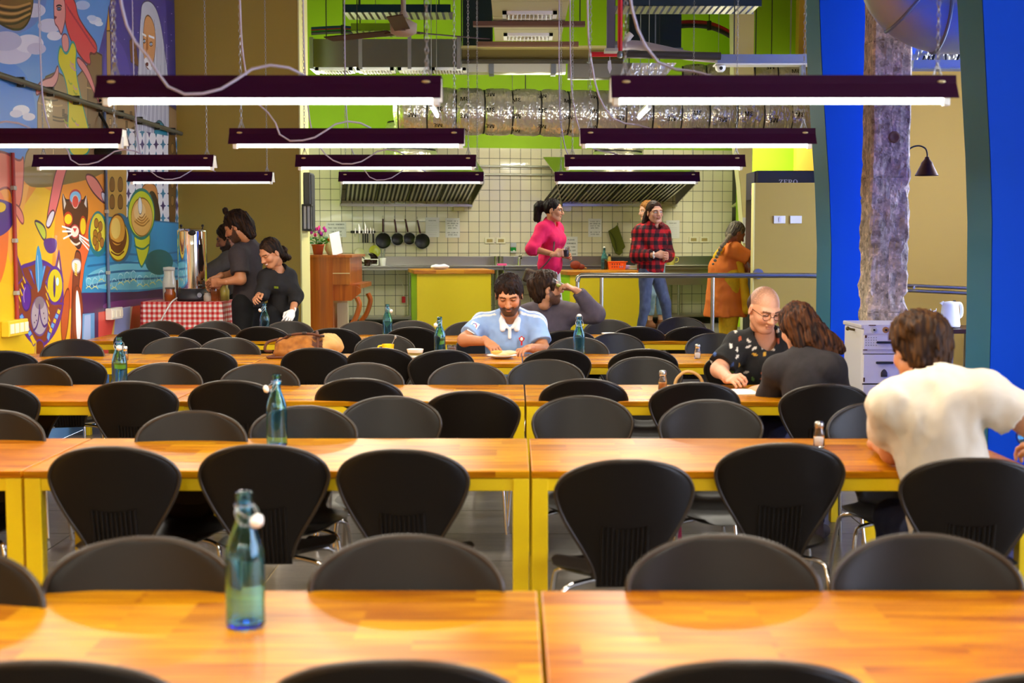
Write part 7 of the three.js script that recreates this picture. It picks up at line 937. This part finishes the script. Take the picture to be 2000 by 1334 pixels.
{ // bald man with glasses in a printed black shirt
  const w1 = P(1424, 740, 7.12), w2 = P(1535, 745, 7.1), blk = lin('#0f0d0c'), pal = ['#d8cfc0', '#c8962c', '#5a7a34', '#3a5a9c', '#a8502c', '#e0dcd0'].map(lin);
  person({ label: 'balding man with glasses in black floral shirt facing the camera', base: Yp(1495, 0, 7.7), skin: SK.light, fwd: V(0.1, 0, 1), size: 1.02, cell: 0.01, girth: 1.08, J: { pelvis: Yp(1495, 0.53, 7.7), neck: P(1492, 656, 7.45), shL: P(1442, 676, 7.47), shR: P(1546, 674, 7.52), elL: P(1404, 722, 7.36), elR: P(1566, 738, 7.38), wrL: w1, wrR: w2, hipL: Yp(1468, 0.53, 7.68), hipR: Yp(1522, 0.53, 7.68), knL: Yp(1460, 0.51, 7.26), knR: Yp(1530, 0.51, 7.26), anL: Yp(1460, 0.09, 7.35), anR: Yp(1530, 0.09, 7.35) },
    head: { at: P(1493, 604, 7.33), yaw: 0.3, pitch: 0.4, size: 1.02, glasses: '#3a2418', closed: true, beard: 0.3, beardColor: lin('#6a3c28'), stubble: 0.55, hair: lin('#3a2418'), fine: 0.0036, rough: 0.002, lumps: 0.002, style: (f, v, s) => { f.ell(v(0, 0.015, -0.04), v(0.0785, 0.07, 0.074), null, 0.01); f.ell(v(0, 0.05, 0.07), v(0.1, 0.12, 0.075), null, 0.01, { op: 'sub' }); f.ell(v(0, 0.13, 0.0), v(0.1, 0.07, 0.14), null, 0.02, { op: 'sub' }); f.ell(v(0, -0.08, 0), v(0.1, 0.06, 0.1), null, 0.01, { op: 'sub' }); f.cap(v(0, 0.0, -0.105), v(0, 0.03, -0.105), 0.02 * s, 0.02 * s, 0.03); } },
    handL: { dir: toward(w1, P(1446, 738, 6.98)), palm: V(0.4, -0.8, -0.3), side: 1, curl: 0.85 }, handR: { dir: V(-0.6, 0, 1), palm: V(0, -1, 0), side: -1, curl: 0.5 },
    top: { name: 'floral_shirt', cell: 0.0075, sleeve: 0.8, hem: -0.12, loose: 0.016, wrinkle: 0.016, neck: { r: 0.062, f: 0.04, v: 0.16 }, color: (r, k, f, x, y, z) => { const S = 0.046, i = Math.floor(x / S), j = Math.floor(y / S), a = hash3(i, j, 3), cx = (i + 0.25 + 0.5 * hash3(i, j, 1)) * S, cy = (j + 0.25 + 0.5 * hash3(i, j, 2)) * S, dx = x - cx, dy = y - cy, th = a * 6.28, u = dx * Math.cos(th) + dy * Math.sin(th), w = -dx * Math.sin(th) + dy * Math.cos(th); return hash3(i, j, 7) > 0.3 && (u / 0.014) ** 2 + (w / 0.007) ** 2 < 1 ? pal[Math.floor(hash3(i, j, 5) * 6)] : mixc(blk, lin('#1c1a1a'), hash3(i, j, 4)); } }, pants: { color: lin('#181c30') }, shoes: lin('#202020') });
}
{ // three people at the serving table
  const w1 = P(362, 541, 12.58), w2 = P(412, 548, 12.62);
  person({ label: 'bearded man in grey long-sleeved top reaching behind the urn', base: Yp(462, 0, 12.95), skin: SK.brown, fwd: V(-1, 0, 0.15), size: 1.05, J: { pelvis: Yp(464, 0.98, 12.95), neck: P(456, 494, 12.88), shL: P(444, 508, 12.7), shR: P(462, 506, 13.05), elL: P(405, 532, 12.64), elR: P(440, 540, 13.1), wrL: w1, wrR: w2, hipL: Yp(462, 0.95, 12.85), hipR: Yp(466, 0.95, 13.05), knL: Yp(462, 0.5, 12.85), knR: Yp(466, 0.5, 13.05), anL: Yp(464, 0.09, 12.85), anR: Yp(468, 0.09, 13.05) },
    head: { at: P(446, 466, 12.8), yaw: -1.45, pitch: 0.3, size: 1.08, beard: 1, closed: true, hair: lin('#140c08'), lumps: 0.018, style: (f, v, s) => { crop(f, v, s, { th: 0.008 }); f.cap(v(0, -0.1, 0.05), v(0, -0.14, 0.06), 0.035 * s, 0.02 * s, 0.02); } },
    handL: { dir: toward(w1, P(346, 552, 12.5)), palm: V(0, -1, 0), side: -1, curl: 0.5 }, handR: { dir: V(-0.6, -0.4, 0.4), palm: V(0, -1, 0), side: 1, curl: 0.4 }, top: { name: 'grey_top', sleeve: 1.85, hem: -0.12, loose: 0.014, color: plain('#5c5650'), neck: { r: 0.058 } }, pants: { color: lin('#16161a') }, shoes: lin('#181818') });
  const a1 = P(434, 551, 11.84), a2 = P(426, 541, 12.02);
  person({ label: 'tall man with topknot in charcoal T-shirt at the urn', base: Yp(482, 0, 12.05), skin: SK.olive, fwd: V(-1, 0, -0.35), size: 1.08, J: { pelvis: Yp(484, 1.0, 12.05), neck: P(482, 479, 12.07), shL: P(466, 497, 11.93), shR: P(503, 496, 12.12), elL: P(470, 546, 11.86), elR: P(456, 536, 12.2), wrL: a1, wrR: a2, hipL: Yp(474, 0.96, 11.98), hipR: Yp(494, 0.96, 12.1), knL: Yp(472, 0.52, 11.98), knR: Yp(496, 0.52, 12.1), anL: Yp(474, 0.09, 12.0), anR: Yp(500, 0.09, 12.15) },
    head: { at: P(462, 443, 12.0), yaw: -1.75, pitch: 0.42, size: 1.04, beard: 0.95, closed: true, hair: lin('#140b08'), lumps: 0.022, rough: 0.012, style: (f, v, s) => { crop(f, v, s, { th: 0.009, line: -0.02 }); f.ell(v(0, 0.158, 0.03), v(0.024, 0.022, 0.024), null, 0.006).cap(v(0, 0.12, 0.02), v(0, 0.14, 0.035), 0.02 * s, 0.014 * s, 0.02); f.cap(v(0, -0.02, -0.085), v(0, -0.1, -0.085), 0.066 * s, 0.045 * s, 0.03); } },
    handL: { dir: toward(a1, P(416, 552, 11.86)), palm: V(0, 0.1, -1), side: 1, curl: 0.5 }, handR: { dir: toward(a2, P(415, 548, 12.0)), palm: V(0, -0.6, 0.6), side: -1, curl: 0.4 }, top: { name: 'tshirt', sleeve: 0.75, hem: -0.14, loose: 0.018, wrinkle: 0.02, color: plain('#40383a'), neck: { r: 0.06, f: 0 } }, pants: { color: lin('#0c0a0c') }, shoes: lin('#181818') });
  const b1 = P(505, 577, 11.6), b2 = P(571, 608, 11.58), gl = lin('#f2eeea');
  const wm = person({ label: 'smiling woman in black long-sleeved top wiping a chair', base: Yp(545, 0, 11.85), skin: SK.tan, fwd: V(-0.7, 0, 0.7), fem: true, size: 0.98, bust: 0.9, J: { pelvis: Yp(546, 0.93, 11.85), neck: P(541, 524, 11.8), shL: P(519, 543, 11.76), shR: P(562, 541, 11.86), elL: P(511, 575, 11.66), elR: P(579, 578, 11.76), wrL: b1, wrR: b2, hipL: Yp(530, 0.9, 11.82), hipR: Yp(562, 0.9, 11.88), knL: Yp(530, 0.48, 11.8), knR: Yp(560, 0.48, 11.88), anL: Yp(532, 0.09, 11.85), anR: Yp(560, 0.09, 11.92) },
    head: { at: P(528, 494, 11.7), yaw: -0.75, pitch: 0.5, size: 1.06, fem: true, closed: true, smile: true, hair: lin('#120c0a'), fine: 0.0038, lumps: 0.012, style: (f, v, s) => { crop(f, v, s, { th: 0.0, line: -0.025 }); for (let i = 0; i < 9; i++) f.ell(v(0.03 * Math.sin(i * 2.1), -0.03 - 0.012 * i, -0.115 - 0.012 * Math.cos(i)), v(0.03, 0.028, 0.03), null, 0.01); } },
    handL: { dir: toward(b1, P(498, 582, 11.5)), palm: V(0.6, -0.6, 0), side: 1, curl: 0.5 }, handR: { dir: toward(b2, P(560, 630, 11.45)), palm: V(-0.4, -0.3, -0.8), side: -1, curl: 0.5, glove: gl }, top: { name: 'black_top', sleeve: 1.55, hem: -0.3, loose: 0.012, wrinkle: 0.018, color: plain('#171415'), neck: { r: 0.07, f: 0.03 } }, pants: { color: lin('#0e0d10') }, shoes: lin('#181818') });
  const lg = canvasTex(128, 48, (x) => { x.fillStyle = '#171415'; x.fillRect(0, 0, 128, 48); x.fillStyle = '#b8d81c'; x.font = 'bold 40px sans-serif'; x.textAlign = 'center'; x.fillText('ZOZK', 64, 38); }); const lp = wm.on(0.6, 0.158, -0.075), pg = new THREE.PlaneGeometry(0.085, 0.03).rotateY(-0.75).rotateX(0.05).translate(lp.x, lp.y, lp.z + 0.0); part('logo', pg, mat('#ffffff', 0.8, 0, { map: lg, side: THREE.DoubleSide }), wm.t);
}
{ // woman in a pink sweater
  const w1 = P(1083, 497, 14.28), w2 = P(1104, 500, 14.6), pk = lin('#e8105c');
  person({ label: 'woman in fuchsia sweater with black ponytail holding a glass', base: Yp(1074, STAGE, 14.6), skin: SK.tan, fwd: V(1, 0, 0.3), fem: true, size: 0.98, bust: 1.0, J: { pelvis: Yp(1074, STAGE + 0.9, 14.6), neck: P(1075, 436, 14.58), shL: P(1060, 449, 14.48), shR: P(1086, 448, 14.7), elL: P(1040, 486, 14.36), elR: P(1082, 486, 14.85), wrL: w1, wrR: w2, hipL: Yp(1072, STAGE + 0.8, 14.55), hipR: Yp(1078, STAGE + 0.8, 14.66), knL: Yp(1072, STAGE + 0.46, 14.5), knR: Yp(1088, STAGE + 0.46, 14.7), anL: Yp(1062, STAGE + 0.09, 14.5), anR: Yp(1090, STAGE + 0.09, 14.7) },
    head: { at: P(1081, 411, 14.52), yaw: 1.35, pitch: 0.05, size: 1.04, fem: true, glasses: '#3a2420', hair: lin('#120a0a'), hairLight: lin('#33201c'), lumps: 0.018, rough: 0.01, style: (f, v, s) => { crop(f, v, s, { th: 0.0, line: -0.03, nape: 0 }); f.ell(v(0, 0.04, -0.14), v(0.045, 0.055, 0.06), null, 0.02).cap(v(0, 0.03, -0.16), v(0.01, -0.1, -0.19), 0.05 * s, 0.03 * s, 0.03).cap(v(0, -0.02, -0.16), v(-0.02, -0.15, -0.15), 0.035 * s, 0.01 * s, 0.02); } },
    handL: { dir: toward(w1, P(1100, 494, 14.3)), palm: V(0, 0, -1), side: 1, curl: 0.55 }, handR: { dir: V(0.6, 0, 0.8), palm: V(0, -0.2, 1), side: -1, curl: 0.5 }, top: { name: 'pink_sweater', sleeve: 1.25, hem: -0.3, loose: 0.02, wrinkle: 0.018, color: (r, k, f, x, y, z) => mixc(pk, lin('#c00a48'), fbm(x * 50, y * 50, z * 50, 2) * 0.5), neck: { r: 0.056, f: 0.03, v: 0.22 } }, pants: { color: lin('#e6e2e6') }, shoes: lin('#806040') });
  const g = thing('drinking_glass', 'glass of dark drink held by the woman in fuchsia', 'glass', P(1106, 503, 14.32)); part('glass', [lathe([[0, 0], [0.03, 0], [0.035, 0.11], [0.033, 0.11], [0.028, 0.006], [0, 0.006]], 22)], M.clear, g); part('drink', [lathe([[0, 0.008], [0.028, 0.008], [0.031, 0.08], [0, 0.08]], 20)], mat('#3a2a4a', 0.3), g);
  const b = thing('shoulder_bag', 'brown leather shoulder bag of the woman in fuchsia', 'bag', P(1040, 541, 14.25)); part('pouch', [at(box(0.2, 0.15, 0.07, 0, 0, 0, 0.03), 0, 0, 0, 0.2, 0, -0.3)], mat('#4a3420', 0.6), b); part('flap', [at(box(0.19, 0.08, 0.076, 0, 0.035, 0.003, 0.03), 0, 0, 0, 0.2, 0, -0.3)], mat('#5a4028', 0.55), b); part('clasp', [box(0.03, 0.02, 0.012, 0.01, -0.01, 0.045)], mat('#d8c060', 0.35, 0.8), b); part('strap', [tube([[0.06, 0.06, 0], [0.16, 0.16, -0.02], [0.22, 0.26, -0.06], [0.24, 0.4, -0.2]], 0.008, 20, 6)], mat('#3a2818', 0.6), b);
  const wr = thing('red_bag', 'dark red netted bundle right of the fuchsia sweater', 'bundle', onIsle(1124, 529)); part('bundle', [ball(0.07, 0, 0.057, 0, 1, 0.8, 0.8), ball(0.05, 0.07, 0.036, 0, 1, 0.7, 0.8)], mat('#7c2a14', 0.8), wr); part('string', [rod([0.1, 0.03, 0], [0.14, 0.014, 0], 0.012)], mat('#a8702c', 0.8), wr);
}
{ // woman in red plaid shirt and jeans
  const w1 = P(1281, 498, 14.06), R = lin('#d0141c'), D = lin('#14060e'), mid = lin('#6a0a14');
  const p = person({ label: 'woman in red and black plaid shirt and jeans behind the railing', base: Yp(1272, STAGE, 14.35), skin: SK.light, fwd: V(0.75, 0, 0.66), fem: true, size: 0.98, bust: 0.8, J: { pelvis: Yp(1270, STAGE + 0.88, 14.35), neck: P(1277, 440, 14.32), shL: P(1250, 456, 14.3), shR: P(1293, 454, 14.42), elL: P(1243, 500, 14.22), elR: P(1303, 498, 14.4), wrL: w1, wrR: P(1296, 500, 14.15), hipL: Yp(1262, STAGE + 0.85, 14.3), hipR: Yp(1280, STAGE + 0.85, 14.42), knL: Yp(1260, STAGE + 0.46, 14.25), knR: P(1300, 592, 14.3), anL: Yp(1246, STAGE + 0.09, 14.35), anR: P(1308, 668, 14.45) },
    head: { at: P(1279, 415, 14.25), yaw: 0.35, pitch: 0.02, roll: 0.08, size: 1.02, fem: true, hair: lin('#2a150d'), hairLight: lin('#6a4028'), look: 0.4, fine: 0.0038, lumps: 0.012, style: (f, v, s) => { crop(f, v, s, { th: 0.0, line: -0.03 }); f.cap(v(-0.04, -0.02, -0.09), v(-0.09, -0.1, -0.08), 0.045 * s, 0.03 * s, 0.03).cap(v(-0.05, -0.06, -0.09), v(-0.1, -0.15, -0.07), 0.035 * s, 0.02 * s, 0.03); } },
    handL: { dir: toward(w1, P(1298, 498, 14.05)), palm: V(0, -0.3, -1), side: 1, curl: 0.5 }, handR: { dir: V(0.4, 0, 1), palm: V(-1, 0, 0), side: 1, curl: 0.5 }, top: { name: 'plaid_shirt', cell: 0.0075, sleeve: 1.75, hem: -0.06, loose: 0.026, wrinkle: 0.022, neck: { r: 0.06, f: 0.03, v: 0.08 }, color: (r, k, f, x, y, z) => { const a = Math.floor((x + z * 0.6) / 0.037) & 1, b = Math.floor(y / 0.042) & 1; return a && b ? D : a || b ? mid : R; } }, pants: { color: (x, y, z) => mixc(lin('#3c4660'), lin('#6a7690'), fbm(x * 40, y * 22, z * 40, 3) * 0.9), loose: 0.002 }, shoes: lin('#302420'), legR: 0.95 });
  const cf = new Field(0.006), { on } = p; for (const d of [-1, 1]) cf.cap(on(1.06, -0.03, d * 0.05), on(0.97, 0.09, d * 0.045), 0.016, 0.018, 0.01); part('collar', cf.mesh(mid), clothMat, p.t); const wv = p.J.wrL.clone().lerp(p.J.elL, 0.12); part('wristwatch', [new THREE.TorusGeometry(0.033, 0.008, 8, 24).rotateY(Math.PI / 2).translate(wv.x, wv.y, wv.z), ball(0.02, wv.x, wv.y, wv.z + 0.034, 1, 1, 0.4)], M.white, p.t);
  // woman mostly hidden behind her
  const h = P(1236, 486, 17.5);
  person({ label: 'fair-haired woman in red mostly hidden behind the plaid shirt', base: Yp(1272, STAGE, 17.75), skin: SK.pale, fwd: V(-0.8, 0, -0.5), fem: true, size: 1.0, J: { pelvis: Yp(1274, STAGE + 0.92, 17.75), neck: P(1268, 436, 17.7), shL: P(1252, 448, 17.6), shR: P(1288, 448, 17.85), elL: P(1240, 505, 17.6), elR: P(1290, 500, 17.8), wrL: h, wrR: P(1275, 520, 17.6), hipL: Yp(1264, STAGE + 0.88, 17.7), hipR: Yp(1284, STAGE + 0.88, 17.8), knL: Yp(1272, STAGE + 0.48, 17.7), knR: Yp(1290, STAGE + 0.48, 17.8), anL: Yp(1270, STAGE + 0.1, 17.75), anR: Yp(1290, STAGE + 0.1, 17.8) },
    head: { at: P(1263, 412, 17.6), yaw: -1.1, pitch: 0.1, size: 1.04, fem: true, hair: lin('#a8662c'), hairLight: lin('#dca060'), lumps: 0.02, style: (f, v, s) => { crop(f, v, s, { th: 0.008, line: -0.03 }); f.cap(v(0, -0.02, -0.09), v(0, -0.2, -0.09), 0.06 * s, 0.04 * s, 0.03).cap(v(0.05, -0.02, -0.04), v(0.05, -0.2, -0.04), 0.04 * s, 0.03 * s, 0.03); } },
    handL: { dir: V(0.1, 0.8, 0.2), palm: V(-1, 0, 0), side: 1, curl: 0.5 }, top: { name: 'red_top', sleeve: 1.8, hem: -0.1, color: plain('#d0142a') }, pants: { color: (x, y, z) => mixc(lin('#6a90c0'), lin('#a8c4e0'), fbm(x * 30, y * 30, z * 30, 2)), len: 0.75 }, shoes: lin('#7a4a30') });
}
{ // woman in an orange tunic, bent to the right
  const O = lin('#f58a2c'), Yl = lin('#f2c41c'), w1 = P(1470, 520, 14.2);
  const p = person({ label: 'grey-haired woman in orange tunic bending away behind the railing', base: Yp(1424, STAGE, 14.5), skin: SK.brown, fwd: V(1, 0, -0.35), fem: true, size: 0.98, J: { pelvis: Yp(1418, STAGE + 0.86, 14.5), neck: P(1434, 477, 14.42), shL: P(1434, 488, 14.26), shR: P(1424, 483, 14.62), elL: P(1468, 506, 14.24), elR: P(1452, 520, 14.7), wrL: w1, wrR: P(1464, 535, 14.6), hipL: Yp(1425, STAGE + 0.82, 14.4), hipR: Yp(1420, STAGE + 0.82, 14.6), knL: Yp(1430, STAGE + 0.46, 14.4), knR: Yp(1420, STAGE + 0.46, 14.6), anL: Yp(1424, STAGE + 0.09, 14.4), anR: Yp(1418, STAGE + 0.09, 14.6) },
    head: { at: P(1438, 456, 14.36), yaw: 1.9, pitch: 0.5, size: 1.02, fem: true, hair: lin('#5a5244'), hairLight: lin('#b8ac90'), lumps: 0.008, style: (f, v, s) => { crop(f, v, s, { th: 0.0, line: -0.03 }); } },
    handL: { dir: V(0.3, -0.5, -0.6), palm: V(0, -1, 0), side: 1, curl: 0.4 }, handR: { dir: V(0.6, -0.3, -0.2), palm: V(0, -1, 0), side: -1, curl: 0.4 }, hipW: 0.17, waist: 1.05, girth: 1.15,
    top: { name: 'orange_tunic', sleeve: 0.85, loose: 0.02, wrinkle: 0.02, skirt: (f, J) => { const a = J.pelvis.clone(), b = V(J.pelvis.x - 0.005, 0.36, J.pelvis.z); f.cap(a, b, 0.19, 0.235, 0.08, { flat: true }); }, color: (r, k, f, x, y, z) => mixc(O, lin('#e8702c'), fbm(x * 24, y * 8, z * 24, 2) * 0.8), neck: { r: 0.056 } }, pants: { color: Yl, loose: 0.035 }, shoes: lin('#604830') });
  const sh = new Field(0.008), J = p.J; sh.cap(p.on(0.75, -0.13, -0.1), p.on(0.4, -0.125, 0.0), 0.035, 0.05, 0.03).cap(p.on(0.4, -0.125, -0.02), V(J.pelvis.x + 0.1, J.pelvis.y + 0.1, J.pelvis.z + 0.17), 0.05, 0.045, 0.03).cap(V(J.pelvis.x + 0.1, J.pelvis.y + 0.1, J.pelvis.z + 0.17), V(J.pelvis.x + 0.16, J.pelvis.y - 0.1, J.pelvis.z + 0.16), 0.04, 0.04, 0.03).cap(V(J.pelvis.x + 0.16, J.pelvis.y - 0.1, J.pelvis.z + 0.16), V(J.pelvis.x + 0.2, 0.45, J.pelvis.z + 0.14), 0.04, 0.06, 0.03); part('yellow_shawl', sh.mesh(Yl, wrinkle(0.014)), clothMat, p.t);
  const br = new Field(0.006), b0 = p.B(P(1426, 460, 14.26)), b1 = p.B(P(1409, 482, 14.16)), b2 = p.B(P(1394, 514, 14.18)); for (let i = 0; i < 19; i++) { const t = i / 18, c = t < 0.5 ? b0.clone().lerp(b1, t * 2) : b1.clone().lerp(b2, t * 2 - 1), s = (i % 2 ? 1 : -1) * 0.008; br.ell(c.add(V(s, s, 0)), V(0.027, 0.027, 0.026).multiplyScalar(1 - t * 0.5), null, 0.012); } part('braid', br.mesh((x, y, z) => mixc(lin('#4a3c2c'), lin('#a89a7c'), noise(x * 160, y * 160, z * 160))), hairMat, p.t);
}
{ // backpack lying on the table
  const p = tableTop(598, 699), t = thing('backpack', 'tan canvas backpack lying on the fourth table row', 'backpack', [p.x, TOP + 0.001, p.z - 0.1], 0.1), f = new Field(0.0065);
  f.ell(V(0.02, 0.07, 0), V(0.2, 0.068, 0.15), null, 0.04).ell(V(0.13, 0.085, -0.01), V(0.1, 0.07, 0.14), null, 0.04).ell(V(-0.12, 0.06, 0.02), V(0.1, 0.058, 0.13), null, 0.04).ell(V(-0.17, 0.09, 0.03), V(0.05, 0.035, 0.1), null, 0.02).ell(V(-0.04, 0.1, 0.09), V(0.09, 0.045, 0.05), null, 0.015).ell(V(-0.03, 0.05, 0.15), V(0.1, 0.045, 0.035), null, 0.012).cap(V(-0.2, 0.03, 0.1), V(-0.1, 0.03, 0.16), 0.028, 0.03, 0.02).cut(V(0, 0.002, 0), V(0, -1, 0));
  const A = lin('#a8661c'), B = lin('#7a4410'), Cc = lin('#c89a5a'), D = lin('#4a2410');
  part('bag', f.mesh((x, y, z) => { const n = fbm(x * 40, y * 40, z * 40, 3), c = x > 0.1 ? Cc : mixc(A, B, clamp(n * 1.4 - 0.3)); return x > 0.03 && x < 0.1 && y > 0.06 && (Math.floor(z / 0.04) & 1) ? D : c; }, wrinkle(0.035, 16)), clothMat, t);
  const st = mat('#5a2c0e', 0.75); for (const pts of [[[-0.21, 0.1, 0.06], [-0.1, 0.155, 0.09], [0.02, 0.16, 0.1], [0.1, 0.145, 0.13]], [[-0.24, 0.04, 0.05], [-0.285, 0.05, 0.07], [-0.27, 0.1, 0.05], [-0.2, 0.12, 0.02]], [[-0.22, 0.02, 0.14], [-0.26, 0.01, 0.18], [-0.18, 0.011, 0.2], [-0.06, 0.012, 0.2]], [[0.05, 0.15, -0.1], [0.06, 0.166, 0.0], [0.07, 0.13, 0.11], [0.07, 0.06, 0.155]]]) part('strap', [tube(pts, 0.0095, 24, 6)], st, t);
  for (const [x, y, z] of [[0.1, 0.147, 0.13], [-0.02, 0.165, 0.098], [-0.12, 0.152, 0.088]]) part('buckle', [box(0.03, 0.016, 0.024, x, y, z, 0.004)], mat('#2c1608', 0.5), t);
}
shade(scene);
renderer.render(scene, camera);
